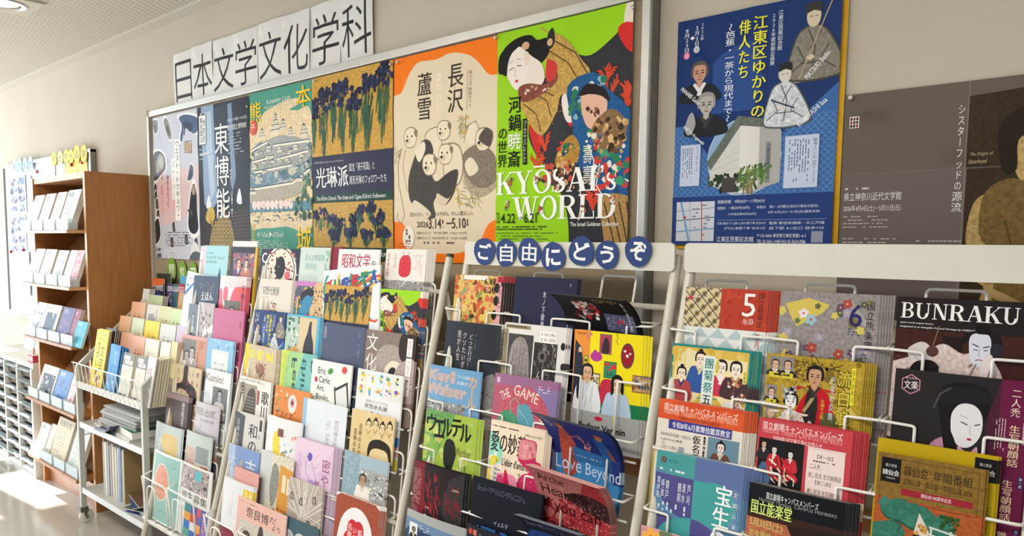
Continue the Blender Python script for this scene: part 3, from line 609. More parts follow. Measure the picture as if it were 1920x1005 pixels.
    S([(76, 62), (88, 56), (98, 66), (94, 78), (82, 78), (74, 72)], '8a6a48', 1); BL(76, 60, 98, 80, 50, 1, 2.4, ['6a4a2e', 'c49a60', '3a2a1c', 'e0b880'])
    BL(70, 66, 80, 80, 16, 1, 2.4, ['2d8a50', '3d6ab0', 'e8e0d0', 'cf3a34'])
    S([(52, 74), (60, 68), (66, 76), (62, 88), (54, 90), (48, 84)], 'b88a3c', 1); BL(50, 72, 64, 88, 30, .9, 2.2, ['2d7a50', 'cf3a34', 'e0b860', '24486c']); BL(38, 84, 62, 100, 60, .9, 2.6, ['8a5a44', 'd8a078', '3a2a24', 'c44838', '5a3a30'])
    for p in ([(72, 76), (76, 84), (74, 98)], [(80, 86), (78, 98), (84, 106)], [(66, 96), (68, 108), (66, 118)]): L(p, .8, 'e8e0d0')
    T(68, 74, 75, 98, '壽壽', 'e8e2d6', v=1)
    S([(82, 106), (96, 104), (106, 112), (106, 146), (90, 146), (84, 128)], 'b08a54', 1)
    for i in range(4): L([(84 + i * 5, 108), (96 + i * 4, 146)], .8, '3a2c20')
    T(9.5, 39, 21, 85, '河鍋', '14140f', v=1, b=.02, mincho=.03) if 0 else None
    for i, (ch, c) in enumerate(zip('河鍋暁斎', ('15150f', '15150f', 'f6f6ee', '15150f'))): T(9.5, 40 + i * 11.2, 20.5, 51 + i * 11.2, ch, c, v=1, b=.02, mincho=.03)
    T(1, 58, 9.5, 84, 'の世界', '15150f', v=1, b=.02, mincho=.02); R(21.6, 55, 25, 83, '15150f', 0, .6); T(22, 56, 25, 82, 'コールドマンコレクション', 'f0f4e0', v=1)
    RT(0.5, 87, 92, 101, "KYOSAI's", 'fbfbf6', 2); R(31, 84.4, 40, 85.4, 'fbfbf6'); RT(15, 103, 93, 117, 'WORLD', 'fbfbf6', 2)
    for x, y in ((12, 94), (34, 93), (50, 97), (79, 92), (10, 108), (37, 111), (69, 112), (90, 107)): BL(x - 2, y - 2.6, x + 2, y + 2.6, 9, .7, 1.4, ['a08a78', '5a4a44', 'd8c8b4', 'b85a44'])
    T(1, 112, 4, 119, '2026', '23301c', rot=0); T(5, 113, 17, 119, '4.22', '23301c', b=.01); T(18, 115, 23, 117, '→', '23301c'); T(24, 113, 34, 119, '6.21', '23301c', b=.01)
    TX(1, 121, 48, 124, 2, '3a4a24', fill=.5); TX(1, 125, 52, 134, 5, '5a7a24', fill=.3)
    T(60, 119, 94, 121.4, 'The Israel Goldman Collection', 'f6f6f0', mincho=.03); TX(4, 136, 60, 139, 1, '23301c', fill=.7)
    return A
def qr(x, y, s): R(x, y, x + s, y + s, '9aa0b4')      # its code itself stays out
def seated(x, y, s, robe, fold, skin='e0cdb4', hat='3a3632'):
    S([(x - 10 * s, y + 12 * s), (x - 7 * s, y - 2 * s), (x - 3 * s, y - 6 * s), (x + 3 * s, y - 6 * s), (x + 8 * s, y + 0 * s), (x + 13 * s, y + 12 * s), (x + 6 * s, y + 15 * s), (x - 5 * s, y + 15 * s)], fold)
    S([(x - 9.4 * s, y + 11.6 * s), (x - 6.5 * s, y - 1.6 * s), (x - 2.7 * s, y - 5.4 * s), (x + 2.7 * s, y - 5.4 * s), (x + 7.4 * s, y + .4 * s), (x + 12 * s, y + 11.5 * s), (x + 5.6 * s, y + 14.2 * s), (x - 4.6 * s, y + 14.2 * s)], robe, 1)
    for p in ([(x - 2 * s, y - 5 * s), (x + 1 * s, y + 2 * s), (x, y + 12 * s)], [(x + 3 * s, y - 4 * s), (x - 1 * s, y + 3 * s)], [(x - 6 * s, y + 1 * s), (x - 3 * s, y + 7 * s), (x - 8 * s, y + 11 * s)], [(x + 6 * s, y + 2 * s), (x + 3 * s, y + 7 * s), (x + 9 * s, y + 11 * s)], [(x - 4 * s, y + 8 * s), (x + 5 * s, y + 8 * s)]): L(p, .5 * s, fold)
    S([(x - 2.6 * s, y - 11 * s), (x, y - 13 * s), (x + 2.6 * s, y - 11 * s), (x + 2.2 * s, y - 7 * s), (x, y - 5.4 * s), (x - 2.2 * s, y - 7 * s)], skin)
    S([(x - 3 * s, y - 11 * s), (x - 2.6 * s, y - 14.4 * s), (x + 2.6 * s, y - 14.6 * s), (x + 3 * s, y - 11 * s), (x, y - 11.8 * s)], hat)
    L([(x - 1.6 * s, y - 9.6 * s), (x - .4 * s, y - 9.6 * s)], .3 * s, '4a3c34'); L([(x + .5 * s, y - 9.6 * s), (x + 1.6 * s, y - 9.6 * s)], .3 * s, '4a3c34'); E(x - .8 * s, y + 6 * s, 1.6 * s, 1 * s, skin)
def art_haiku():
    A = Art('17356f', 1.4142)
    T(24, 24, 50, 70, '俳', '35589c', b=.05); S([(24, 30), (50, 20), (56, 44), (46, 66), (24, 60)], '2c4f92')
    # wave scales
    R(0, 66, 100, 112, '3d6cac'); G([(0, 60), (28, 90), (28, 60)], '17356f'); G([(0, 60), (100, 60), (62, 62), (62, 74), (44, 90)], '17356f'); G([(100, 50), (100, 66), (60, 80), (60, 62)], '17356f')
    G([(100, 50), (100, 80), (70, 76)], '3d6cac')
    it = []
    for r in range(24):
        for k in range(26):
            cx = k * 4 + (r % 2) * 2; cy = 68 + r * 1.9
            if 20 < cx < 70 and cy < 92 or (cx < 26 and cy < 66 + cx): continue
            it.append(_ring(cx, cy, 2, 2, .28, .28, 180, 360, 6))
    _multi(it, '6d96c8')
    E(46, 88, 23.5, 23.5, 'c2cedb'); E(46, 88, 23, 23, '8fb0d6')
    # building in the round picture
    G([(24, 92), (40, 68), (52, 66), (68, 72), (68, 104), (40, 110), (25, 104)], 'd8d6d0'); G([(22, 90), (42, 63), (68, 68), (69, 73), (44, 69), (25, 95)], '6a7268', 1)
    G([(44, 69), (56, 71), (56, 108), (44, 110)], 'e4e2dc'); G([(56, 71), (69, 74), (69, 104), (56, 108)], 'b4b2ae')
    for i in range(5): L([(26, 92 + i * 3), (43, 84 + i * 5)], .2, 'a8a6a0')
    R(60, 80, 63, 104, '8a8c90'); T(60.3, 81, 62.8, 102, '江東区芭蕉記念館', '2c3038', v=1)
    BL(24, 98, 46, 108, 34, 1, 2.6, ['2c4030', '445a3c', '20301f']); ST(44, 96, 60, 106, 46, 8, 1.4, ['5c7a44', '3c5a34', '8aa060'], -1.2, .9); ST(48, 102, 54, 110, 8, 9, .8, ['8a7a54'], PI / 2, .1); R(33, 100, 42, 109, '4a4644')
    # yellow title
    T(50, 6, 59, 66, '江東区ゆかりの', '16305e', v=1, b=.045); T(41, 7, 49, 42, '俳人たち', '16305e', v=1, b=.045)
    T(49.5, 5.5, 58.5, 65.5, '江東区ゆかりの', 'f7ef3c', v=1, b=.03); T(40.5, 6.5, 48.5, 41.5, '俳人たち', 'f7ef3c', v=1, b=.03)
    T(32, 7, 38.5, 66, '～芭蕉・一茶から現代まで～', 'f0f4fa', v=1, b=.01)
    T(64.5, 5, 67.6, 28, '江東区芭蕉記念館', 'e8eef8', v=1); T(60.5, 6, 63.4, 36, '2026年度前期企画展', 'e8eef8', v=1)
    T(15.5, 3, 18, 14, '2026年', 'f0f4fa', v=1); T(11.5, 4, 15, 17, '5月2日', 'f4f6fa', v=1); E(13.2, 19, 2, 2.1, 'd8dce4'); T(12, 17.6, 14.4, 20.4, '土', '2c3c5c', v=1)
    T(4.5, 5, 8.5, 20, '8月23日', 'f4f6fa', v=1); E(6.6, 22, 2.1, 2.2, 'e87aa8'); T(5.4, 20.6, 7.8, 23.4, '日', 'ffffff', v=1); G([(8.6, 11.5), (10.4, 10.2), (10.4, 11), (11.6, 11), (11.6, 12.2), (10.4, 12.2), (10.4, 13)], 'f4f6fa')
    # right figures
    S([(66, 40), (72, 36), (92, 34), (99, 38), (97, 45), (80, 48), (68, 46)], 'c8b48c'); seated(85, 26, 1.45, '8a8478', '4c4a44', 'd8c8ac', '3a3834'); L([(96, 2), (78, 46)], .7, 'b8a888')
    seated(70, 54, 1.25, 'd4d8dc', '5a6066', 'dcd6cc', '26282c'); L([(62, 56), (76, 62)], .8, '2c3038')
    T(79, 38, 97, 41, 'MATSUO Basho', 'f2f4fa', rot=-.82, mincho=.03); T(76, 64, 96, 67, 'KOBAYASHI Issa', 'f2f4fa', rot=-.72, mincho=.03)
    # left portraits
    R(11, 30, 24, 54, '17356f'); P(16, 34, 6.2, 'c89a80', '5a5550', '23252b', 'e8e8e8', h=2.8, inner='e8e8ea'); P(21, 54, 6.4, 'b8b4ae', '9a9894', '20232a', '3a3c42', h=2.9); S([(9, 60), (12, 58), (14, 66), (10, 72), (7, 68)], 'a8a8aa')
    T(2, 46, 18, 48.6, 'MANABE Gohei', 'f2f4fa', rot=.72, mincho=.03); T(4, 71, 22, 73.6, 'HATTA Kogarashi', 'f2f4fa', rot=.72, mincho=.03)
    # boxes
    R(4.5, 78, 18, 104, 'c9d4ea'); O(4.5, 78, 18, 104, .3, '8a9cc4'); T(14.6, 79, 17, 95, 'ミュージアムトーク', '2c3c66', v=1); TX(6, 80, 13.5, 102, 5, '4a5a84', v=1, fill=.35)
    R(71.5, 78, 91, 108, 'c9d4ea'); O(71.5, 78, 91, 108, .3, '8a9cc4'); T(87.6, 79, 90, 106, '【関連イベント】記念トークショー', '2c3c66', v=1); TX(74, 80, 86.5, 106, 8, '4a5a84', v=1, fill=.35)
    # bottom band
    R(0, 111, 100, 142, '27407e'); R(3, 114, 29, 139, 'd4d8e4'); L([(3, 126), (29, 124)], .6, '5a5e6c'); L([(20, 114), (21, 139)], .7, 'c05a60'); L([(6, 114), (12, 139)], 1.4, '7aa8cc'); L([(3, 120), (29, 118)], .4, '8a8e9c'); L([(3, 133), (29, 131)], .9, '7aa8cc'); L([(12, 114), (13, 139)], .3, '8a8e9c'); E(9, 124, .9, .9, 'cc3a3a'); TX(14, 116, 28, 137, 9, '6a6e7c', fill=.3, gap=.7)
    T(31, 113.6, 61, 115.8, '開館時間　9時30分～17時00分', 'dfe5f2'); T(31, 117.6, 52, 119.8, '観覧料　一般200円(150円)', 'dfe5f2'); T(56, 117.6, 92, 119.6, '休館日　第2・4月曜日(祝日の場合は翌日)', 'dfe5f2'); T(63, 120.8, 93, 122.6, '6月16日(火)～21日(日)燻蒸休館', 'dfe5f2'); T(38, 121.6, 56, 123.4, '小中高生等50円(30円)', 'dfe5f2')
    L([(31, 126), (97, 126)], .3, '8a9cc4'); T(31, 127.2, 62, 129, '交通 都営バス [錦11] 新大橋下車 徒歩3分', 'dfe5f2'); T(64, 127.2, 96, 129, '電車 都営新宿線・大江戸線', 'dfe5f2'); T(36, 130.2, 62, 132, '[門33] 高橋下車 徒歩3分', 'dfe5f2'); T(64, 130.2, 96, 132, '森下駅 A1出口 徒歩7分', 'dfe5f2')
    T(31, 136, 55, 139.4, '江東区芭蕉記念館', 'eef2fa'); T(57, 134.4, 86, 136.6, '〒135-0006 東京都江東区常盤1-6-3', 'eef2fa'); T(57, 138, 86, 140, 'TEL 03-3631-1448 FAX 03-3634-0986', 'eef2fa'); qr(89, 133, 6.5)
    return A
def art_sepia():
    A = Art('6b6158', .7072, 0)
    G([(33.6, 4.4), (100, 0), (100, 71), (33.6, 71)], '3d2f20', 1); G([(0, 25), (34, 25), (34, 71), (0, 71)], '6f6460')
    L([(33.6, 0), (33.6, 71)], .25, '8a8078'); L([(0, 25), (100, 25)], .2, '7c7268')
    # seated woman, sepia photograph
    S([(46, 14), (54, 12), (60, 14), (62, 22), (58, 30), (49, 31), (45, 24)], 'c0a268', 1)
    S([(35, 48), (36, 36), (40, 32), (48, 29), (52, 27), (62, 28), (74, 34), (80, 50), (82, 75), (38, 75), (40, 60)], 'b89a60', 1)
    S([(35.6, 50), (37, 40), (44, 36), (50, 44), (52, 56), (46, 60), (38, 58)], 'b99c68', 1)
    S([(39, 32), (46, 28.5), (53, 34), (62, 34), (64, 30), (74, 36), (78, 60), (60, 75), (44, 75), (42, 52), (38, 44)], '7a6136', 1)
    S([(42, 23), (41, 15), (44, 10), (53, 8), (62, 11), (62, 19), (56, 15), (50, 16), (46, 18), (46, 26), (43, 27)], '2a2014')
    L([(55, 20), (58, 20)], .5, '4a3820'); L([(60, 20), (63, 20)], .5, '4a3820'); L([(57, 27), (61, 27)], .6, '6a3c28')
    L([(44, 40), (48, 56), (56, 62)], .5, '5a4628'); L([(40, 60), (52, 66), (66, 64)], 2.4, 'b99c68')
    T(31, 6.5, 35.4, 36, 'シスターフッド', 'f0eee8', v=1) if 0 else None
    for i, ch in enumerate('シスターフッドの源流'): T(30.6 if i > 7 else 31, 6.4 + i * 3.15, 33.4 if i > 7 else 33, 9.4 + i * 3.15, ch, 'eeece6', v=1)
    T(34.4, 20.6, 40, 21.8, 'The Origins of', 'c8b890', it=.3); T(34.2, 22.6, 38.6, 23.8, 'Sisterhood', 'c8b890', it=.3)
    R(1.6, 7, 4.4, 10.6, 'ece8e4')
    for i in range(3):
        for j in range(3): R(1.8 + .85 * j, 7.3 + 1.1 * i, 2.45 + .85 * j, 8.2 + 1.1 * i, ('3c3030', 'a03438', '3c3030')[(i + j) % 3])
    TX(1.2, 29.4, 10, 30.2, 1, 'd8d4cc', fill=.8); T(1, 31, 17.4, 33.6, '県立神奈川近代文学館', 'eeece6'); T(1, 35, 17.4, 37.2, '2026年4月4日(土)－5月31日(日)', 'eeece6')
    TX(1, 38.4, 15, 42.8, 4, 'b8b2aa', fill=.35); TX(1, 45.4, 19, 50, 4, 'b8b2aa', fill=.35); TX(22, 46, 34, 50, 3, 'b8b2aa', fill=.35)
    return A
# ---------------------------------------------------------------- posters on the board and the wall
GP = None
ART_IRIS, ART_KIMONO, ART_HAIKU = art_irises(), art_kimono(), art_haiku()
HB = .735
zt = H0
sheet('poster', art_collage(), -4.083, zt + .658, .505, .76, YB, 'pale lilac poster with cut-out photographs and a white vertical title strip', 'poster', seed=2)
sheet('poster', art_noh_museum(), -3.578, zt + .655, .480, HB, YB - .002, 'dark poster with lit columns, large white vertical title and a stage figure', 'poster', seed=3)
sheet('poster', art_castle(), -3.100, zt + .662, .483, HB, YB, 'green poster with a painted castle town and yellow lettering', 'poster', seed=4)
sheet('poster', ART_IRIS, -2.616, zt + .663, .504, HB, YB - .0015, 'gold poster with two bands of blue irises on a folded sheet', 'poster', seed=5)
sheet('poster', art_puppies(), -2.109, zt + .662, .505, HB, YB, 'orange and beige poster with a heap of ink-drawn puppies', 'poster', seed=6)
sheet('poster', ART_KIMONO, -1.6045, zt + .664, .493, HB, YB - .0015, 'lime green poster with a woman in kimono and large white roman capitals', 'poster', seed=7)
A_ = Art('d9a627', 1.4142); T(8, 100, 90, 110, '企画展', 'c08a20')
sheet('poster', A_, -.979, zt + .580, .415, .594, YW - .002, 'yellow poster almost hidden behind the blue poster, only its edge showing', 'poster', seed=8, folds=False)
sheet('poster', ART_HAIKU, -.989, zt + .590, .413, .594, YW - .007, 'deep blue poster with yellow vertical title and a round photograph of a building', 'poster', seed=9)
sheet('poster', art_sepia(), -.5615, zt + .3456, .728, .515, YW - .004, 'brown landscape poster with a sepia photograph of a woman in a sleeveless dress', 'poster', seed=10, amp=.0015)
# name sheets above the board: one A4 sheet for each character
for i, ch in enumerate('日本文学文化学科'):
    A_ = Art('e6e4e0', 1.42); T(10, 22, 96, 118, ch, '33353a', b=-.004)
    nth = ['leftmost', 'second from left', 'third from left', 'fourth from left', 'fifth from left', 'sixth from left', 'seventh from left', 'rightmost'][i]
    sheet('title_sheet', A_, -3.88 + i * .2018, zt + .965 + (.004 if i % 3 == 1 else 0), .2105, .2975, YW - .004 - .0016 * (i % 2), 'white paper sheet with the character %s above the board, %s' % (ch, nth), 'paper sheet', 'title sheets above the notice board', folds=False, tilt=.006 * ((i * 7) % 3 - 1), amp=.004, seed=20 + i, cuts=6)
# push pins
PIN = mat('clear_push_pin', 'c8c4bc', .2, metal=.3)
for i, (x, y) in enumerate(((748, 117), (932, 71), (1189, 15), (380, 215), (466, 200), (592, 152), (735, 121), (1597, 184))):
    p = onY(x, y, YB - .006 if i < 7 else YW - .006)
    b = MB(); b.tube([(0, 0, 0), (0, -.004, 0), (0, -.0045, 0), (0, -.011, 0), (0, -.012, 0)], [.0022, .0022, .005, .0056, .003], 10)
    b.build('push_pin', PIN, smooth=True, loc=p, label='small round push pin at a top corner of the ' + ('orange poster, left side', 'orange poster, right side', 'lime green poster', 'dark columns poster, left side', 'dark columns poster, right side', 'gold iris poster, left side', 'gold iris poster, right side', 'brown sepia poster')[i], cat='pin', group='push pins in the posters')

# ---------------------------------------------------------------- leaflet racks
SL, Y0R = .262, 1.696
def yrack(z, off=0): return Y0R + SL * (z - H0) + off          # plane of the leaflet tops
def ypole(z): return 1.718 + SL * (z - H0)
TOP_R = [None] * 4
def make_rack(label, x0, x1, cs, cols, tiers, ztop, pitch, header=None, style='L', basket=False):
    zt_, dz = ztop
    r = empty('leaflet_rack', (x0, ypole(0), 0), label=label, cat='rack')
    def pole(x, zt):
        b = MB(); b.tube([(x, ypole(z), z) for z in (0.0, .4, .8, zt - .01, zt)], [.0125, .0125, .0125, .0125, .011], 14); return b
    for x in (x0, x1):
        zt = H0 - .045 if not header else H0 - .03
        keep(pole(x, zt).build('pole', POLE, smooth=True), r)
        if not header: b = MB(); b.tube([(x, ypole(zt - .004), zt - .004), (x, ypole(zt + .004), zt + .006)], [.0132, .0125], 14); keep(b.build('end_cap', mat('dark_end_cap', '3a332c', .5)), r)
        b = MB(); b.tube([(x, ypole(H0 - .16) + .01, H0 - .16), (x, 1.80, .9), (x, 1.86, .012)], .010, 10); keep(b.build('rear_leg', POLE, smooth=True), r)
        b = MB(); b.tube([(x, ypole(0), 0), (x, ypole(0.03), .03)], .015, 12); keep(b.build('rubber_foot', mat('grey_rubber', '8c8a84', .7)), r)
    for z in (H0 - .16, .62, .16):
        b = MB(); b.tube([(x0, ypole(z) + .012, z), (x1, ypole(z) + .012, z)], .008, 8); keep(b.build('cross_bar', POLE, smooth=True), r)
    if header:
        b = MB(); w_ = (header[1] - header[0]) / 2; c_ = (header[0] + header[1]) / 2; pts = []
        for sx, sz in ((1, 1), (-1, 1), (-1, -1), (1, -1)):
            for k in range(5):
                a = math.atan2(sz, sx) + math.radians(-45 + 22.5 * k); pts.append((c_ + sx * (w_ - .012) + .012 * math.cos(a), H0 - .034 + sz * (.035 - .012) + .012 * math.sin(a)))
        n = len(pts); b.add([(x, 1.680, z) for x, z in pts] + [(x, 1.688, z) for x, z in pts], [tuple(range(n))[::-1], tuple(range(n, 2 * n))] + [(i, (i + 1) % n, n + (i + 1) % n, n + i) for i in range(n)])
        keep(b.build('header_panel', WHITE_METAL), r)
    for c in range(cols):
        xa = cs + c * pitch; xb = xa + pitch - .006; xm = xa + .084
        if style == 'L':
            zb = zt_ - dz * (tiers - 1) - .30; h = .051
            f = lambda x, z, o=.064: (x, yrack(z) + o, z)
            b = MB(); b.tube(rounded([f(xm - h, zb), f(xm - h, H0 - .089), f(xm + h, H0 - .089), f(xm + h, zb)], .01), .0034, 6); keep(b.build('back_wire', WIRE, smooth=True), r)
        for t in range(tiers):
            zt = zt_ - dz * t; zb = zt - .300; yb = yrack(zt) - .036
            if style == 'L':
                zw = zt - .108; b = MB(); yl = lambda z: yrack(zt) - .119 * (zt - z) - .0045; yf = yl(zw) - .004
                b.tube(rounded([(xa + .051, yl(zb), zb), (xa + .051, yf, zw), (xa - .012, yf - .002, zw + .002), (xa - .014, yf + .045, zw + .006)], .006), .0032, 6)
                b.tube(rounded([(xa + .162, yl(zb), zb), (xa + .162, yf, zw), (xb, yf - .003, zw + .002), (xb + .006, yf + .045, zw + .006)], .006), .0032, 6)
                b.tube([(xa - .006, yl(zb), zb), (xb, yl(zb), zb)], .0032, 6); b.tube([(xa - .014, yf + .045, zw + .006), (xb + .006, yf + .045, zw + .006)], .0022, 6)
                keep(b.build('front_wire', WIRE, smooth=True), r)
            else:
                b = MB(); yk = lambda z: yrack(zt) - .119 * (zt - z) + .014
                zz = zt - .105
                b.tube(rounded([(xa + .004, yk(zb), zb), (xa + .004, yk(zz), zz), (xb + .018, yk(zz), zz), (xb + .018, yk(zb), zb), (xb + .018, yk(zb) - .03, zb)], .022, 5), .0034, 6)
                b.tube([(xa, yb - .018, zb), (xb, yb - .018, zb)], .0032, 6); b.tube([(xa, yb + .02, zb), (xb + .018, yb + .02, zb)], .0032, 6)
                last = basket and t >= tiers - 1
                zf = zt - (.15 if not last else .11); yf = yrack(zt) - .050 if not last else yrack(zt) - .062
                if last:
                    b.tube(rounded([(xa, yf + .05, zf + .012), (xa, yf, zf), (xb - .002, yf, zf - .004), (xb - .002, yf + .004, zb)], .03, 5), .0034, 6)
                    b.tube(rounded([(xa, yf + .02, zb), (xa, yf, zf), ], .01), .0034, 6)
                    b.tube(rounded([(xa + .05, yf, zb), (xa + .05, yf, zf - .03), (xa + .125, yf, zf - .03), (xa + .125, yf, zb)], .034, 6), .0034, 6)
                    b.tube([(xa, yf, zb), (xb, yf, zb)], .004, 6)
                keep(b.build('pocket_wire', WIRE, smooth=True), r)
    if basket:
        z = zt_ - dz * (tiers - 1) - .305; b = MB(); y_ = yrack(zt_ - dz * (tiers - 1)) - .06
        b.box(x0 - .01, y_, z - .012, x1 + .01, y_ + .16, z); keep(b.build('base_tray', WHITE_METAL, bevel=.003), r)
    return r
RZ = H0 - .10; RA = H0 - .03
make_rack('low ivory wire rack of two columns beside the book cart', -3.215, -2.700, -3.25, 2, 8, (RA, .1285), .24, None, 'U', True)
make_rack('low ivory wire rack of four columns left of the headed racks', -2.655, -1.662, -2.68, 4, 8, (RA, .1325), .24, None, 'U', True)
make_rack('ivory wire rack whose header carries blue lettered discs', -1.580, -.878, -1.612, 3, 7, (RZ, .1385), .235, (-1.573, -.872))
make_rack('ivory wire rack with a plain blank header', -.838, -.136, -.846, 3, 7, (RZ, .1385), .235, (-.846, -.146))
# ---------------------------------------------------------------- leaflets
def short(s):
    w = s.replace(',', '').split(); n = 0; o = []
    for q in w:
        n += len(q.split('-'))
        if n > 11: break
        o.append(q)
    w = o
    while w[-1] in ('a', 'an', 'the', 'and', 'of', 'with', 'in', 'on', 'over', 'large', 'behind', 'among', 'two', 'to', 'by', 'for', 'under', 'showing'): w.pop()
    return ' '.join(w)
ORD = 'first second third fourth fifth sixth seventh eighth ninth tenth eleventh twelfth'.split()
def leaf(px, py, px1, art, label, cat='leaflet', n=1, h=.297, o=0, cdx=.0035, cdy=.0017, t=.0008, bend=0, bs=.4, cup=0, tilt=0, lean=.119, vt=None, col='e9e6e0', cdz=0, clabel=None, name='leaflet', wd=None, seed=0):
    """leaflet whose printed top left corner shows at px, py and right side at px1; n - 1 spare copies stand behind it"""
    v = ray(px, py); c = Y0R + o; v = v * (c / (v[1] - SL * v[2])); tl = Vector((v[0], v[1], v[2] + H0))
    if vt: zz_ = RZ - .1385 * vt[1] + (h - .297); tl = Vector((vt[0], yrack(RZ - .1385 * vt[1]) - .036 + lean * h + o, zz_))
    tr = onY(px1, py, tl[1]); wd = wd or max(.03, tr[0] - tl[0])
    N = 14 if bend else (8 if cup else 1); ds = h / N; y = z = 0; prof = [(0, 0)]
    for i in range(N):
        s = (i + .5) / N; a = bend * max(0, (s - bs) / (1 - bs)) if bend else 0; y -= math.sin(a) * ds; z += math.cos(a) * ds; prof.append((y, z))
    NU = 8 if cup else 1; cu = [cup * (1 - (2 * i / NU - 1) ** 2) for i in range(NU + 1)]
    def lz(u): k = min(NU - 1, max(0, int(u * NU))); r = u * NU - k; return cu[k] * (1 - r) + cu[k + 1] * r
    def fm(u, vv, zz):
        k = min(N - 1, max(0, int(vv * N))); r = vv * N - k; (ya, za), (yb, zb) = prof[k], prof[k + 1]
        dy, dz = yb - ya, zb - za; l = math.hypot(dy, dz) or 1; ny, nz = -dz / l, dy / l       # outward, to the viewer
        return Vector(((u - .5) * wd, ya + dy * r + ny * zz - lz(u), za + dz * r + nz * zz))
    b = MB(); F = [fm(i / NU, j / N, 0) for j in range(N + 1) for i in range(NU + 1)]; B = [fm(i / NU, j / N, -t) for j in range(N + 1) for i in range(NU + 1)]
    m = len(F); W_ = NU + 1; fs = []
    for j in range(N):
        for i in range(NU): q = (j * W_ + i, j * W_ + i + 1, (j + 1) * W_ + i + 1, (j + 1) * W_ + i); fs += [q, tuple(m + k for k in q[::-1])]
        fs += [(j * W_, (j + 1) * W_, m + (j + 1) * W_, m + j * W_), (j * W_ + NU, m + j * W_ + NU, m + (j + 1) * W_ + NU, (j + 1) * W_ + NU)]
    for i in range(NU): fs += [(i, m + i, m + i + 1, i + 1), (N * W_ + i, N * W_ + i + 1, m + N * W_ + i + 1, m + N * W_ + i)]
    b.add(F + B, fs)
    root = b.build(name, mat('leaflet_paper_' + col, col, .55))
    rot = Matrix.Rotation(-math.atan(lean), 4, 'X') @ Matrix.Rotation(tilt, 4, 'Y')
    flat_top = Vector((-wd / 2, 0, h)); base = tl - rot @ flat_top
    root.matrix_world = Matrix.Translation(base) @ rot
    pr = build_print('printed_cover', art, wd, h, fm, root, cuts=N if N > 1 else 0, vcuts=NU if NU > 1 else 0, cap=.0015 if n == 1 else min(.0009, .0001 + max(0, cdy - t)))
    gl = short(clabel or label)
    tag(root, label, cat, None if n == 1 else 'stack: ' + gl)
    rd = random.Random(int(px * 7 + py))
    for i in range(1, n):
        k = root.copy(); C.objects.link(k); k.matrix_world = Matrix.Translation(base + Vector((cdx * i + rd.uniform(-.0007, .0007), (t + .0002 + max(0, cdy - t)) * i, cdz * i + rd.uniform(-.001, .001)))) @ rot
        k['label'] = ('rearmost' if i == n - 1 and n > 2 else ORD[i - 1]) + ' copy behind the ' + gl; k['group'] = 'stack: ' + gl
        q = pr.copy(); C.objects.link(q); q.parent = k
    return root

# ---------------------------------------------------------------- leaflets of the plain-headed rack (right)
A = Art('e4e6e4')
R(0, 0, 45, 44, 'd9c79c')
_multi([_line([(x, -2), (x + 50 * d, 48)], 1.1) for d in (1, -1) for x in ((-36, -21, -6, 9, 24, 39) if d > 0 else (3, 18, 33, 48, 63, 78))], '4a4642')
it = []
for i in range(5):
    for j in range(7):
        cx, cy = 1.5 + i * 15 + (7.5 if j % 2 else 0), -1 + j * 7.5
        for k in range(4): a = k * PI / 4; it.append(_line([(cx - 3.4 * math.cos(a), cy - 3.4 * math.sin(a)), (cx + 3.4 * math.cos(a), cy + 3.4 * math.sin(a))], 1.2))
_multi(it, '6a5a44')
E(7, 12, 3, 2.4, 'c8404a'); TX(8, 6, 30, 14, 3, '6a6a90', fill=.35)
R(45, 0, 100, 44, 'b8402e'); BL(50, 4, 95, 42, 26, 2, 5, ['ab3626', 'c24c34'])
R(0, 44, 100, 142, 'e4e6e4')
T(71, 4, 86, 29, '5', 'f4f2ee'); T(88, 2, 96, 40, '国立能楽堂', '2a1c1c', v=1); T(72, 31, 84, 39, 'May 2026', 'f0e0d8', it=.2)
for j in range(9):
    for i in range(6):
        x = i * 22 + (11 if j % 2 else 0) - 11; y = 44 + j * 11; G([(x, y + 11), (x + 11, y), (x + 22, y + 11)], 'b4c8ca')
for x in (18, 42, 66, 90): R(x - 2, 66, x + 3, 84, '2c3440'); R(x - 2, 84, x + 3, 100, 'd8583a'); T(x - 1.6, 67, x + 2.6, 82, '普及公演', 'e8e8e8', v=1)
for x, s in ((4, '瓢 清'), (10, '井 谷'), (26, '清 絃'), (33, '蘭 石'), (50, '手 弓'), (57, '正 八'), (74, '浮 舟'), (81, '鬼 清')): T(x, 72, x + 5, 104, s, '3a3a44', v=1)
T(88, 46, 94, 62, '五月', 'b8404a', v=1)
leaf(1287, 538, 1443, A, 'leaflet with a diamond lattice, red square and large white number five', n=7, cdx=.005)
A = Art('97908f', m=1)
def flower(x, y, r, c, c2='d8c070'):
    for k in range(5): a = k * 1.257 + x; E(x + r * .6 * math.cos(a), y + r * .6 * math.sin(a), r * .52, r * .42, c, rot=a)
    E(x, y, r * .22, r * .22, c2)
for i in range(5): G([(6, 13), (30, 6 + 0 * i), (52, 12), (46, 20), (20, 36), (14, 28)], 'd6c05c') if i == 0 else None
for x, y, r, c in ((26, 22, 5, 'e8e0e4'), (34, 28, 5.5, '9cc0d0'), (20, 30, 3, '5c7a54'), (40, 14, 3, '5a6a44')): flower(x, y, r, c, 'c83a4a')
rd = random.Random(4)
for i in range(46): x, y = rd.uniform(2, 98), rd.uniform(0, 70); flower(x, y, rd.uniform(3.4, 5.2), rd.choice(['6c4a68', 'b04a44', '8e8a5c', 'a8a0b8', 'd8c860', '5a6050', 'b87a60', '7a7440'])) if not (4 < x < 52 and y < 34) else None
for i in range(5): L([(74, 8 + i * 2), (96, 36 + i)], .35, 'dcdcd6')
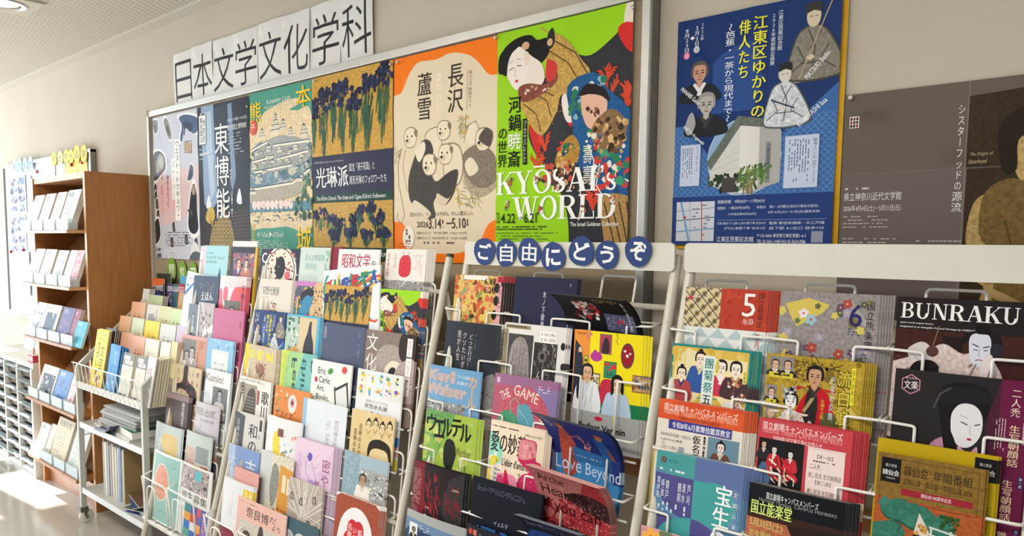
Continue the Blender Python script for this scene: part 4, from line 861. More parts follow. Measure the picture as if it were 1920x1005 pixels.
T(72, 10, 84, 32, '6', '2e2c66', mincho=.03); T(88, 6, 96, 54, '国立能楽堂', '2c2a30', v=1); T(86, 56, 92, 72, '六月', '2c2a30', v=1); TX(72, 34, 84, 42, 3, '3c3a66', fill=.4)
for x in (18, 30, 46, 58, 72, 84): R(x, 66 + (x % 4), x + 4, 98, 'd8b08c' if x % 4 else '8a5468'); TX(x + .8, 68, x + 3.4, 94, 1, '40303a', v=1)
for x, s in ((4, '佐 桃'), (10, '佐 桜'), (36, '頼 政'), (42, '吹 取'), (52, '雲 雀'), (64, '信 智'), (78, '氷 室'), (91, '呂 蓮')): T(x, 68, x + 5, 96, s, '2c2a30', v=1)
ST(80, 96, 98, 130, 8, 30, .6, ['8a3a44', '5a4a50'], 1.2, .3); flower(92, 92, 6, 'a83a3c')
leaf(1465, 545, 1652, A, 'grey leaflet strewn with coloured flowers and a blue number six', n=6, cdx=.005)
A = Art('251c20'); R(0, 30, 100, 142, '43221c', 1); R(38, 34, 54, 142, '241818'); R(0, 44, 40, 100, '4c251e', 1)
for y in (58, 84): L([(54, y), (100, y - 3)], .8, '2c1614')
RT(3, 5, 94, 19.5, 'BUNRAKU', 'f4f2ee', 3)
T(3, 23, 30, 25, 'Japan’s iconic puppet theatre', 'e8e4e0', it=.2, mincho=.03); T(3, 26.6, 62, 28.8, 'designated as an Intangible Cultural Heritage by UNESCO', 'e8e4e0', it=.2, mincho=.03)
K_ = len(A.sh)
S([(-4, 78), (10, 70), (30, 62), (44, 52), (60, 60), (72, 54), (84, 66), (92, 88), (96, 142), (0, 142), (-6, 100)], 'dcc8c4', 1)
it = []
for i in range(40): x, y = 8 + (i * 37 % 80), 66 + (i * 23 % 60); it += [_line([(x, y), (x + 2.4, y)], .4), _line([(x, y + 1.2), (x + 2.4, y + 1.2)], .4), _line([(x + .8, y - .8), (x + .8, y + 2)], .4)]
_multi(it, '5c4648'); S([(16, 60), (26, 52), (34, 56), (36, 70), (28, 74), (20, 70)], 'd8d0d0'); S([(18, 86), (22, 72), (34, 68), (42, 74), (40, 92), (28, 98)], '1c1416'); L([(40, 36), (36, 56)], .8, '8a6a54'); E(36, 60, 5, 5, '5a3c34'); L([(22, 66), (30, 72)], .6, '8a8088')
S([(58, 52), (60, 42), (70, 38), (84, 40), (88, 50), (86, 62), (78, 62), (74, 44), (66, 44)], '1a1618'); S([(64, 56), (64, 44), (70, 40), (78, 42), (80, 52), (78, 64), (72, 70), (66, 66)], 'dcdcec'); S([(68, 40), (69, 33), (76, 32), (79, 40), (74, 41)], '151214'); E(84, 54, 4.6, 6, '2c2834')
L([(66, 50), (71, 52.4)], .9, '1c1818'); L([(79, 51), (74, 53)], .9, '1c1818'); L([(67, 55), (70.6, 55.4)], .7, '1c1818'); L([(74.6, 55.6), (78, 54.6)], .7, '1c1818'); L([(72, 54), (71, 60), (73, 60.4)], .4, '6a6070'); L([(69, 64.6), (72, 63.6), (75, 64.6)], .8, '8a2c34')
S([(74, 66), (80, 58), (84, 70), (80, 92), (72, 100)], 'e4d8d8'); L([(70, 68), (64, 84), (76, 120)], 1.4, '8a7078'); L([(82, 66), (76, 96)], 1.4, '8a7078')
MV(K_, -5, -11)
leaf(1685, 556, 1908, A, 'dark brochure with large white capitals and a white-faced puppet', cat='brochure', n=2, t=.003, cdx=.003, wd=.212)
A = Art('24867f'); R(2.5, 2.5, 97.5, 142, 'd9b552')
BL(4, 4, 96, 130, 80, 3, 8, ['cfa63c', 'e2c46c', 'd8b04a']); 
for y in (60, 84, 96): L([(0, y), (100, y - 6)], 1.2, '2c8a80')
G([(20, 4), (48, 10), (48, 36), (34, 64), (4, 50), (6, 20)], 'e6d9a8'); O(8, 8, 18, 44, .8, 'd8b030'); 
P(38, 15, 7.5, 'f0dcc8', '241e24', '34589c', 'd8c8a0', bun=.6, h=4.6); P(15, 33, 6.8, 'f0dcc8', '241e24', 'b0484c', '2c4468', bun=.6, h=4.2)
G([(56, 12), (96, 12), (96, 52), (74, 66), (56, 50)], 'eedfac'); P(65, 22, 8, 'f2e4d8', '201c20', 'c83c50', 'f0e8e0', h=3.6, inner='f0e0e0'); P(83, 22, 8, 'f2e4d8', '201c20', '4a3438', 'c08a54', h=3.8); BL(74, 34, 96, 56, 30, 1, 2.6, ['c88a58', 'e8dcc8', '5a3c58', '8a3c44'])
R(42, 10, 57, 142, 'dfeae4'); 
for i, (c, k) in enumerate(zip('團菊祭五月大歌舞伎', ('167a78',) * 3 + ('222428',) * 6)): T(43.5, 12 + i * 13.2, 55.5, 24.4 + i * 13.2, c, k, v=1, b=.03, mincho=.02)
for x, y, s in ((11, 6, '音羽屋'), (60, 14, '成田屋'), (94, 22, '松嶋屋'), (32, 62, '魚屋'), (60, 66, '高麗屋')): R(x - 2.2, y, x + 2.2, y + 14, 'efe27a'); T(x - 1.6, y + 1, x + 1.6, y + 13, s, '2a2a1c', v=1)
P(76, 66, 7.5, 'dcd8d4', 'dcd8d4', 'c8c8c8', 'e4e4e4', h=4); ST(80, 48, 97, 74, 30, 8, .5, ['8a5a5a'], -1, .9); BL(80, 50, 98, 74, 50, .8, 1.8, ['f0ccd4', 'e8a8b8', 'fae8ea']); P(12, 74, 6, 'e8d0bc', '241e24', 'd8d0c0', bun=.4, h=3); P(30, 78, 5, 'e8e0dc', 'e8e0dc', '7a9cc0', h=3)
leaf(1262, 643, 1411, A, 'yellow leaflet with four stage portraits and a pale vertical title band', n=5, cdx=.005, o=-.002)
A = Art('b79a34', m=1); BL(0, 0, 100, 142, 160, 2, 6, ['c7a93e', 'a88a28', '8f7422', 'd6bc58'], m=1)
ST(28, 0, 80, 26, 40, 12, .8, ['4a3a18'], .4, 1.4); BL(30, 4, 76, 24, 40, 1, 3, ['5c4c20', '7a6430'])
for x, y, s in ((3, 2, 1), (16.5, 2, 1), (2, 32, .9), (3, 54, .9)): R(x, y, x + 12.6 * s, y + 22 * s, '8c8688'); P(x + 6.3 * s, y + 8.6 * s, 4.6 * s, 'e0b898' if y < 50 else 'e4c0a0', '3c3434' if y < 50 else 'c8a890', '2c2a30', h=2.4); R(x, y + 16.4 * s, x + 12.6 * s, y + 22 * s, 'd8c440'); TX(x + 1, y + 17.6 * s, x + 11 * s, y + 21 * s, 1, '4a3c18', fill=.6)
K_ = len(A.sh)
E(46, 52, 14, 18, '8a7028'); E(46, 52, 12, 16, 'b09438', 1)
S([(44, 60), (54, 40), (64, 34), (74, 38), (80, 50), (90, 78), (96, 92), (90, 104), (60, 104), (44, 90)], 'c01c28'); S([(54, 42), (62, 36), (66, 56), (60, 96), (50, 92)], '2a2624'); L([(66, 30), (60, 46), (52, 60)], 3.4, 'a8946c'); S([(74, 58), (86, 62), (88, 88), (78, 86), (70, 72)], '5a5a34', 1)
P(61, 24, 9.5, 'c99a7c', '1c1818', 'c01c28', '3a3430', h=1.2)
S([(24, 104), (22, 84), (28, 66), (40, 60), (52, 66), (58, 84), (70, 92), (66, 112), (30, 118)], 'e2d4cc', 1); BL(26, 66, 60, 110, 60, .8, 2.4, ['c85a5c', '8aa078', 'd8a860', 'e8b8b8']); P(38, 52, 8.4, 'f4efec', '1c181c', 'e2d4cc', 'f0eae4', bun=1.1, h=1.2); BL(26, 36, 42, 50, 26, 1, 2, ['dcdcdc', 'b0b0b8', '8a8a94'])
MV(K_, -9, -5); K_ = len(A.sh)
for i, c in enumerate('流白浪燦星'): T(81, 8 + i * 19, 97, 27 + i * 19, c, '2c260c', v=1, b=.08); 
for i, c in enumerate('流白浪燦星'): T(82, 9 + i * 19, 96, 26 + i * 19, c, 'd8c84a', v=1, b=0, mincho=.02)
T(75, 16, 80, 60, '巴里の炎舞', 'c8ccd8', v=1, b=.02); R(95, 6, 99, 42, 'f0e43c'); T(95.6, 8, 98.6, 40, '新作歌舞伎', '5a5a1c', v=1); T(67, 40, 71, 60, '片岡千之助', 'e0d040', v=1); T(22, 60, 25, 76, '中村', 'e0d040', v=1)
MV(K_, -7, 0)
leaf(1440, 662, 1624, A, 'gold leaflet with an actor in a red robe and a white-faced lady', n=6, cdx=.004, col='3a341c')
A = Art('2b2628'); G([(80, 0), (100, 0), (100, 142), (66, 142), (74, 60)], '6c1c44'); G([(72, 30), (80, 0), (80, 142), (66, 142)], '4c2036')
A.rnd.seed(3)
hx = [(13 + 8 * math.cos(a), 12 + 8 * math.sin(a)) for a in [PI / 6 + k * PI / 3 for k in range(6)]]; L(hx + hx[:1], .9, 'c890a0'); T(7.5, 9, 18.5, 16, '文楽', 'e8dcdc', mincho=.03); T(8.5, 6, 17.5, 7.8, '国立劇場', 'd8b8c0')
K_ = len(A.sh)
S([(36, 34), (34, 24), (40, 14), (56, 11), (70, 14), (73, 26), (70, 40), (64, 46), (54, 44), (44, 52), (38, 46)], '18161a'); S([(33, 22), (40, 16), (62, 14), (74, 20), (70, 26), (46, 28), (36, 30)], '211e24'); L([(32, 34), (36, 22), (44, 16)], 1.4, '4c4a54')
S([(46, 48), (46, 36), (52, 28), (62, 28), (68, 36), (68, 50), (62, 60), (54, 62), (48, 56)], 'e6e4e8')
L([(53, 42), (58, 44)], .8, '2a2428'); L([(63, 43.6), (67, 42)], .8, '2a2428'); L([(52, 37), (58, 38.4)], .4, '9a8c94'); L([(60, 44), (60, 51), (62, 51.4)], .5, 'b0a8b0'); E(60, 55, 1.8, 1, 'b02c44')
S([(24, 96), (30, 66), (40, 56), (46, 56), (56, 70), (62, 96), (60, 142), (20, 142)], 'c48aa4', 1); S([(40, 56), (46, 50), (60, 80), (68, 60), (72, 70), (70, 142), (56, 110)], '1a161a'); S([(52, 62), (60, 66), (66, 60), (66, 76), (58, 84)], 'd8a4bc'); S([(-2, 100), (10, 84), (26, 80), (26, 104)], 'b4b0ac', 1)
for x, y in ((32, 68), (42, 92), (28, 100)): BL(x - 2, y - 2, x + 2, y + 2, 5, 1, 2.2, ['b8283c'])
MV(K_, 0, -5)
T(87, 6, 94, 28, '二人禿', 'f0e0c8', v=1); T(87, 34, 95, 66, '生写朝顔話', 'f0d8b0', v=1, b=.01); T(85, 76, 93, 108, '生写朝顔話', 'f0d8b0', v=1, b=.01); T(84, 116, 92, 140, '曽根崎心中', 'f0d8b0', v=1)
for y in (4, 72, 112): R(96, y, 99, y + 10, '2c2c60'); T(96.4, y + 1, 98.7, y + 9, '第一部', 'dcd8e8', v=1)
TX(78, 30, 86, 56, 4, 'd8c8c0', v=1, fill=.3); TX(78, 76, 84, 100, 3, 'd8c8c0', v=1, fill=.3); TX(96.5, 18, 99, 60, 1, 'd8c8c0', v=1); L([(74, 110), (98, 110)], .3, '9a6a80')
leaf(1680, 690, 1925, A, 'dark plum leaflet with a white-faced lady puppet in a pink robe', n=3, t=.002, wd=.215, h=.33, o=-.004, cdx=.003, col='4a1c34')
A = Art('e4ddd2'); R(0, 0, 100, 22, 'd8552c'); BL(0, 0, 100, 20, 12, 8, 16, ['dd5c30', 'd24e28'])
T(7, 4, 93, 12, '国立劇場キャンパスメンバーズ', 'f6ece4', b=.005); T(7, 9.5, 93, 16, 'National Theatre CAMPUS MEMBERS', 'e8b49c', mincho=.02)
T(26, 16.6, 74, 20.6, '令和8年5月発売公演のお知らせ', '3a2420'); R(14, 21.6, 88, 32, '3f3f8c'); T(18, 23.4, 86, 30.6, '令和8年6月歌舞伎鑑賞教室', 'f0f0fa', b=.02)
T(5, 36.6, 42, 41.2, '2026年6月5日(金)～20日(土)', '3a3436'); T(5, 43, 32, 46, '11:00/14:30 開演', '3a3436'); T(5, 51, 26, 54.6, 'サンパール荒川', '3a3436'); T(5, 56.4, 24, 59, '〔最寄駅：荒川区役所〕', '3a3436'); qr(28, 50, 7)
T(44, 34, 54, 74, '仮名手本', '1c1818', v=1, b=.03); TX(57, 34, 59.4, 66, 1, '3a3436', v=1, fill=.9); T(56.6, 35, 59.8, 64, '妹背山婦女庭訓', '3a3436', v=1)
R(62, 33, 97, 62, '6c8ca0'); P(77, 43, 5.6, 'e8d8d0', '1c1818', '6a4a3c', 'd8c8b8', bun=.5, h=4); 
leaf(1237, 746, 1398, A, 'orange-topped theatre members leaflet with a violet title bar', n=8, cdx=.0035, o=-.004)
A = Art('c8454e'); T(5, 3, 90, 11, '国立劇場キャンパスメンバーズ', 'f8eeec', b=.005); T(5, 8, 90, 14.4, 'National Theatre CAMPUS MEMBERS', 'e89c9c', mincho=.02); T(17, 16, 70, 21, '令和8年5月文楽公演のお知らせ', 'f8e8e8')
R(2, 20, 52, 67, '1e1c1e'); S([(2, 56), (8, 44), (16, 50), (16, 67), (2, 67)], '4c6a90'); P(8, 27, 3.4, 'd8b8a0', '1c1818', '2c2a30', h=4); P(20, 31, 3.6, 'e8dcd8', '1c1818', 'c02c34', h=4.6); P(38, 33, 3.6, 'e8dcd8', '1c1818', 'c8303c', h=4.6)
ST(14, 40, 46, 60, 40, 9, 1.6, ['d8343c', 'e8dcd0', 'b8242c', '8a1c24'], .9, .7); ST(16, 54, 40, 62, 16, 7, 1.2, ['e8c8b8', 'd8343c'], .5, .4)
S([(56, 24), (58, 22), (92, 22), (94, 24), (94, 66), (92, 68), (58, 68), (56, 66)], 'f0dcd8'); T(66, 27, 82, 31, '【第一部】', '3c2428'); TX(62, 33, 88, 35, 1, '6a4448', fill=.7); T(59, 36.6, 70, 41.6, '二人禿', '3c2428'); T(58, 45, 92, 50, '通し狂言 生写朝顔話', '3c2428'); T(66, 52, 82, 56, '【第二部】', '3c2428'); T(58, 61, 92, 66, '通し狂言 生写朝顔話', '3c2428')
R(0, 67, 100, 84, 'e2cfb0'); T(3, 69.6, 34, 73.4, '2026年5月2日(土)～25日(月)', '4a3a30'); T(3, 76, 22, 79.6, 'シアター1010', '4a3a30'); T(38, 70, 70, 73.4, '文楽（ぶんらく）って何？', 'b02c34', b=.02); T(38, 75, 66, 78.4, 'はじめてのあなたも！', '4a3a30'); S([(72, 70), (74, 68), (93, 68), (95, 70), (95, 77), (93, 79), (74, 79), (72, 77)], '4c4030'); T(74, 70.6, 93, 76.6, '4月23日発売開始', 'e8dcc0')
leaf(1424, 782, 1602, A, 'red theatre members leaflet with a photograph of figures in red', n=9, cdx=.0032, o=-.004, col='b83c46')
for nm, (px, py, px1, o, lab, nn) in enumerate(((1647, 820, 1876, -.002, 'yellow-backed season brochure with a black name panel, behind the ochre brochure', 2), (1648, 846, 1852, -.012, 'ochre season brochure with green pines and a masked figure', 2))):
    if nm == 0:
        A = Art('c2a414'); R(82, 3, 100, 22, '19181a'); T(86, 7, 95, 9.6, '能と狂言', 'e8e8e8'); T(84, 12, 98, 17, '銕仙会', 'f0f0f0', b=.02); T(88, 18.6, 94, 19.8, 'TESSENKAI', 'd8d8d8')
        T(90, 40, 98, 90, '年間番組', '9c8410', v=1, b=.04)
    else:
        A = Art('8a6a2e', m=1); R(0, 38, 100, 142, 'b05a2e', 1); O(4, 4, 95, 40, .4, '3a2c18'); R(4, 4, 23, 25, '19181a'); T(8, 9, 19, 11.6, '能と狂言', 'e8e8e8'); T(5.4, 14, 21.6, 19, '銕仙会', 'f0f0f0', b=.02); T(9, 20.6, 18, 22, 'TESSENKAI', 'd8d8d8')
        T(26, 8, 49, 17, '銕仙会', '33261a', mincho=.02); T(54, 8.6, 89, 17, '年間番組', '33261a', mincho=.02); T(26, 19, 90, 24.6, '定期公演・青山能・特別公演 2026', '33261a', mincho=.02); T(26, 25.6, 88, 27, 'TESSENKAI Program 2026', '4c3a24')
        R(25, 28.4, 91, 34, '9c2838'); T(44, 29.4, 72, 33, '銕仙会100周年記念', 'f0e0e0', b=.01)
        for p in ([(6, 46), (14, 40), (28, 37), (40, 42), (48, 40), (60, 46), (72, 50), (78, 58), (66, 62), (50, 58), (38, 60), (26, 56), (12, 54)], [(-4, 66), (8, 60), (24, 58), (32, 66), (26, 76), (8, 80), (-4, 84)], [(66, 70), (80, 60), (96, 64), (104, 76), (100, 100), (70, 96)], [(-4, 90), (20, 84), (34, 92), (30, 110), (-4, 120)], [(30, 100), (60, 96), (104, 100), (104, 142), (20, 142)]):
            S([(x, y + 2) for x, y in p], '235a4a'); S(p, '3a7a68', 1)
        BL(4, 40, 74, 58, 20, 3, 6, ['3f8270', '34705e'], asp=.7); L([(20, 56), (28, 60), (24, 66)], .8, '3a2418')
        BL(64, 44, 80, 56, 60, 1, 2.4, ['1e3c22', '2c5228', '3a6430'], asp=.8)
        for y in (56, 62): L([(54, y), (100, y + 5)], 1.6, 'd8d8d4')
        for x in (56, 74, 90): L([(x, 56), (x, 100)], 2, 'd8d8d4')
        P(46, 74, 8.5, 'dcd4c8', '1c1818', '5a4a6c', 'c86a4a', bun=.8, h=5); G([(40, 64), (44, 46), (54, 60), (54, 66)], 'dcd6c8'); BL(42, 56, 52, 64, 16, 1, 2, ['b87a34', 'd8a050'])
    leaf(px, py, px1, A, lab, cat='brochure', n=nn, t=.0025, h=.31, o=o, cdx=.004, col='c2a414' if nm == 0 else '8a6a2e')
A = Art('5d86ac', m=0); 
def qc(cx, cy, r, a0, c): _multi([( [(cx, cy)] + [(cx + r * math.cos(math.radians(a0 + i * 9)), cy + r * math.sin(math.radians(a0 + i * 9))) for i in range(11)], [(0, i + 1, i + 2) for i in range(10)])], c)
R(0, 0, 46, 66, '4b9a9c'); qc(0, 66, 46, -90, '5d86ac'); qc(46, 24, 46, 90, '54508c'); R(46, 0, 100, 34, '5f74a6'); E(70, 46, 24, 24, '47a0a0'); R(46, 24, 60, 66, '47a0a0'); qc(0, 112, 46, -90, '54508c'); qc(46, 112, 46, 180, '47a0a0'); qc(46, 112, 46, -90, '54508c'); R(0, 112, 46, 142, '47a0a0')
for k in range(8): a = k * PI / 4; E(9 + 2.4 * math.cos(a), 9 + 2.4 * math.sin(a), 1.5, 1.1, '6a5050', rot=a)
T(15, 7, 26, 11, '宝生会', '3a6a70'); 
for x, s in ((8, '呼声'), (13.5, '錦戸'), (28, '鶴飼'), (33, '清水'), (39, '芦刈')): T(x, 30, x + 4.4, 52, s, 'e4f0f4', v=1)
T(3, 28, 7, 52, '雲林院', 'e4f0f4', v=1); TX(5, 18, 42, 21, 1, 'e4f0f4', fill=.8); TX(6, 55, 42, 66, 7, 'd4e4ec', v=1, fill=.4)
for i, c in enumerate('宝生の能'): T(70 - i * 1.4, 22 + i * 23, 90 - i * 1.4, 45 + i * 23, c, 'fafafa', v=1, b=.035)
for i, c in enumerate('定期公演'): _multi([_ring(93, 30 + i * 11, 4.6, 4.8, .4, .4, n=14)], 'a8c4dc'); T(90.6, 27.4 + i * 11, 95.4, 32.4 + i * 11, c, 'e8f0f6')
T(5, 103, 15, 107, '会場', 'f0f6fa'); T(17, 101, 46, 108, '宝生能楽堂', 'f4f8fa', b=.005); T(5, 112, 15, 119, '2026年', 'f4f8fa'); T(17, 111, 44, 121, '5月16日', 'f4f8fa', b=.005)
leaf(1233, 843, 1398, A, 'blue and teal leaflet of quarter circles with white brush title', n=9, cdx=.004, t=.001, o=-.006)
A2 = Art('b4a264'); R(2, 2, 98, 140, 'c4b272'); 
leaf(1222, 836, 1378, A2, 'khaki leaflet edge standing behind the blue quarter circle leaflet', o=.018)
A = Art('14181c'); R(0, 26, 100, 142, 'b5694a', 1); R(0, 26, 100, 34, '3a2620')
T(20, 6, 74, 13, '国立劇場キャンパスメンバーズ', 'eceeee', b=.005); T(12, 13, 92, 16, 'National Theatre  CAMPUS MEMBERS', '9aa0a4'); T(4, 16, 48, 30, '国立能楽堂', 'd8e87c', b=.05)
for i in range(9): L([(50 + i * 5.6, 38), (50 + i * 5.6, 74)], .6, '7c4030')
R(52, 46, 98, 70, '5a3426'); R(56, 50, 96, 66, '2c1c18'); G([(44, 34), (100, 30), (100, 42), (50, 44)], '2e211c'); R(74, 40, 76, 76, 'c8a890'); BL(40, 46, 48, 56, 16, 1.4, 2.6, ['3a8a70', '5aa084'])
T(4, 34, 40, 44, '5月30日(土)', 'd8c878', b=.02); T(4, 46, 60, 57, '能楽鑑賞&入門講座！', 'c8b468', b=.02)
R(0, 64, 100, 142, 'ecece8'); R(0, 64, 16, 72, '3a7038'); T(2, 66, 14, 70, '対象公演', 'e8f0e4'); T(20, 66, 56, 77, '狂言の会', '24261f', mincho=.03, b=.01); R(0, 76, 9, 83, '3a7038'); TX(12, 80, 70, 100, 6, '5a5a58', fill=.4)
leaf(1406, 903, 1590, A, 'dark-topped leaflet with a temple stage photograph and green title letters', n=8, cdx=.003, o=-.006, cup=.006)
A = Art('d99aa0'); BL(0, 0, 100, 60, 14, 9, 15, ['d99aa0', 'c88a92'])
for x, y, c in ((12, 10, 'f0b04a'), (30, 6, '6a7a5a'), (50, 14, 'f0c0a0'), (76, 10, '6a7a5a'), (92, 20, 'e8a888')): flower(x, y, 9, c, 'c04a4a')
leaf(1203, 984, 1378, A, 'pink leaflet with autumn leaves in the lowest visible pocket', n=3)
leaf(1392, 1003, 1560, Art('7a4a3a'), 'brown leaflet edge in the lowest pocket of the middle column')
# ---------------------------------------------------------------- leaflets of the rack with the blue lettered discs
A = Art('dcbb68', m=1); BL(0, 0, 86, 120, 200, 2, 7, ['e8a84c', 'd8c858', 'c86c4c', 'e0986c', '8a9a54', 'd4704c', 'eccf7a', '6a7a3c', 'd89aa0', '5a3c30', 'b84a34'], m=1, sides=6)
BL(30, 30, 66, 80, 50, 2, 5, ['c87038', '8a4a2c', 'e8c060', 'd8583c', '4a3828']); R(18, 0, 66, 6, 'f0ece4'); BL(10, 10, 24, 34, 6, 3, 6, ['8aa868', 'e89068'])
T(60, 3, 82, 12, '6.13', '2a2420', b=.02); T(60, 15, 82, 24, '6.28', '2a2420', b=.02); R(84, 0, 100, 70, 'e0a8a8')
E(86, 16, 5, 7, '26201f'); E(86, 34, 5, 7, '26201f'); E(84, 54, 5, 7, '26201f'); E(97, 8, 4, 6, '26201f'); R(96, 0, 104, 70, '1e1c1e'); R(86, 0, 99, 8, 'b02c38'); TX(88, 12, 96, 52, 3, '5a4448', v=1)
R(75, 66, 100, 142, 'eae6e4'); T(79, 70, 97, 80, 'THE', '6a6464'); T(77, 85, 98, 94, 'APPLE', '6a6464'); T(77, 100, 98, 110, 'FALLS', '6a6464'); TX(82, 114, 96, 122, 3, 'a8a0a0', fill=.3); T(82, 126, 92, 142, 'りがある', '2c2828', v=1)
leaf(855, 515, 930, A, 'colourful painted still-life leaflet with a white strip of thin capitals', n=5, cdx=.008, cdy=.0022, wd=.20)
A = Art('2b2c48'); R(0, 96, 100, 142, '27284a'); T(47, 16, 53, 142, '木ノ下歌舞伎『心中天の網島』', 'dcdce4', v=1); TX(89, 6, 92, 80, 1, 'a8a8b8', v=1); G([(0, 142), (40, 120), (100, 110), (100, 142)], '16161c')
leaf(968, 518, 1084, A, 'plain navy leaflet with one thin white vertical line of writing', n=3, t=.0015, cdx=.004, h=.33, col='23243c')
A = Art('17161a'); BL(22, 16, 52, 46, 60, 1.5, 4.5, ['c82430', 'e8e0dc', 'a81c28', '5a5450', 'd8d0c8', '2c2828'], sides=5); ST(20, 20, 54, 46, 30, 8, .8, ['e8e0dc', 'a81c28', '8a8480'], .6, 1); TX(54, 8, 92, 18, 3, 'c8b470', fill=.3); R(58, 36, 96, 60, '5a5a78', 1); BL(60, 38, 96, 60, 120, .5, 1, ['8a8aa8', '2c2c40', 'b0b0cc']); BL(74, 44, 82, 50, 8, 1, 2, ['c82430'])
T(88, 12, 92, 60, '夏の夜の夢', 'd8d8d8', v=1); T(92, 70, 97, 120, '開場記念公演', 'b8b8bc', v=1)
leaf(1098, 534, 1233, A, 'black glossy leaflets flopped forward over the yellow leaflet', n=4, t=.0014, cdx=.0012, cdy=.002, bend=1.6, bs=.28, o=-.008, h=.315, lean=.34, vt=(-1.165, .12), wd=.225, tilt=.03, col='1a191c', cdz=0)
A = Art('33383f'); G([(0, 0), (100, 0), (100, 60), (60, 80), (0, 100)], '2e333b'); T(48, 16, 56, 64, 'どっか行け！', 'd8c8cc', v=1); T(36, 14, 44, 76, 'クソたいぎい', 'e0ccd0', v=1); T(25, 12, 33, 56, '我が人生', 'd8c8cc', v=1); TX(60, 16, 62, 44, 1, '8a8a94', v=1)
S([(76, 142), (76, 92), (80, 76), (90, 70), (100, 74), (102, 142)], '8f8a8c', 1); E(82, 96, 1, 1.4, '1c1c1e'); E(89, 97, 1, 1.4, '1c1c1e'); S([(14, 120), (15, 88), (18, 82), (23, 88), (24, 120)], 'a8a4a4', 1); S([(22, 120), (24, 98), (32, 94), (40, 100), (42, 120)], '8a8686', 1); E(19, 92, .6, .8, '1c1c1e'); E(21.6, 92, .6, .8, '1c1c1e'); S([(44, 120), (46, 100), (52, 98), (56, 120)], '9a9696', 1); R(12, 80, 18, 100, 'd8d8d8') if 0 else None
leaf(838, 600, 930, A, 'charcoal leaflet with pale rounded ghosts and scrawled pink writing', n=2, cdx=.006, cup=.004, wd=.212)
A = Art('e2dfdc'); R(8, 14, 50, 120, '4a484a', 1); S([(10, 100), (12, 40), (22, 20), (36, 20), (44, 40), (48, 90), (42, 110), (20, 112)], '98908e', 1)
for x in (18, 24, 30, 36, 42): L([(x, 26 + abs(28 - x)), (x - 1, 60), (x + 2, 100)], .7, '5f5a5a')
BL(34, 76, 50, 110, 30, 2, 4, ['6a6464', '4a4646', 'a8a09e']); R(52, 22, 88, 120, '3a3838', 1); ST(54, 24, 86, 110, 70, 10, 1.2, ['5f5b5b', '8a8482', '242222', 'b0a8a4'], 1.4, .5); E(66, 40, 7, 8, '6a6664'); E(66, 40, 3.4, 4, '2a2828'); E(78, 78, 5, 9, '9a9290'); BL(70, 60, 86, 100, 20, 2, 4, ['55504f', '8f8886'])
R(2, 2, 44, 7, '9a8c6c'); R(0, 8, 7, 70, '9a8c6c'); TX(3, 3.4, 42, 5.4, 1, '4a4030', fill=.9); T(.8, 12, 6, 66, '劇団創立二〇周年', '4a4030', v=1)
for x, y in ((96, 24), (98, 50), (94, 84), (99, 100)): E(x, y, 3.4, 5, '2a2828')
R(60, 7, 86, 22, 'f2f0ee'); T(62, 8.6, 84, 13.6, '5 20 (水)', '26262a', b=.01); T(62, 15.6, 84, 20.6, '5 31 (日)', '26262a', b=.01); R(78, 88, 102, 124, 'efedec'); T(81, 91, 99, 100, 'E N D', '6a6668'); T(81, 104, 99, 113, 'GAME', '6a6668')
leaf(948, 604, 1052, A, 'grey etching leaflet with a draped figure and a small white title card', n=4, cdx=.004, cup=.003, wd=.216)
A = Art('f3df1e'); G([(0, 0), (26, 0), (26, 142), (0, 142)], 'e8923c'); G([(2, 12), (14, 22), (14, 70), (10, 110), (0, 110)], '2c3240')
def frame(x0, y0, x1, y1, c, c2): R(x0, y0, x1, y1, c2); R(x0 + 1, y0 + 1.2, x1 - 1, y1 - 1.2, c)
frame(40, 2, 58, 26, 'b0445c', '7a7a5c'); S([(44, 24), (46, 10), (50, 6), (54, 12), (54, 24)], '3c3038'); E(36, 30, 9, 6, 'b83c94'); E(34, 26, 3.4, 4, 'b83c94'); frame(48, 34, 66, 54, '3c8a6c', '2c6a50'); BL(50, 36, 64, 44, 6, 1.6, 3, ['d8303c']); T(52, 46, 62, 51, '666', '24483c'); E(80, 25, 9, 15, '6a3c44'); E(80, 25, 7, 12, '9c2030'); BL(76, 18, 84, 26, 3, 1.6, 2.4, ['f4e8e0']); frame(29, 50, 43, 74, 'e0d4b0', '201c1c'); ST(31, 53, 41, 71, 26, 5, .9, ['241e1c', '8a2c2c'], 1, 1.5); frame(88, 46, 102, 66, 'c8a070', '8a5a3c'); BL(89, 48, 100, 64, 16, 1, 2.4, ['8a3c3c', 'e8c8a0', '4a6a8c'])
L([(64, 0), (66, 6), (63, 8), (67, 13)], .8, '5a5428'); frame(17, 30, 24, 42, 'd8c040', '6a7a3c'); E(20.4, 36, 2, 2, '24481c'); TX(4, 3, 22, 6, 2, '6a3c1c', fill=.4); BL(20, 2, 30, 10, 6, 2, 3.4, ['d87a6a', 'b0a850'])
K_ = len(A.sh)
R(26, 96, 100, 118, '1f7a4c'); S([(44, 98), (45, 74), (58, 70), (62, 76), (62, 98)], 'c03044'); R(0, 118, 100, 142, 'a7a8aa'); R(0, 108, 26, 142, 'a7a8aa')
P(24, 66, 9.5, 'dcb090', '1e1a1c', 'e8eaee', 'd4dae4', h=5.0); ST(14, 86, 34, 108, 12, 18, .5, ['a8b8d0'], PI / 2, .04); P(68, 76, 9, 'e8c4ac', '1e1a1c', 'b8cce0', 'c8d8e8', h=5.0); S([(60, 72), (62, 66), (68, 63), (74, 66), (77, 74), (77, 86), (73, 82), (73, 70), (64, 70), (64, 84), (60, 88)], '1e1a1c')
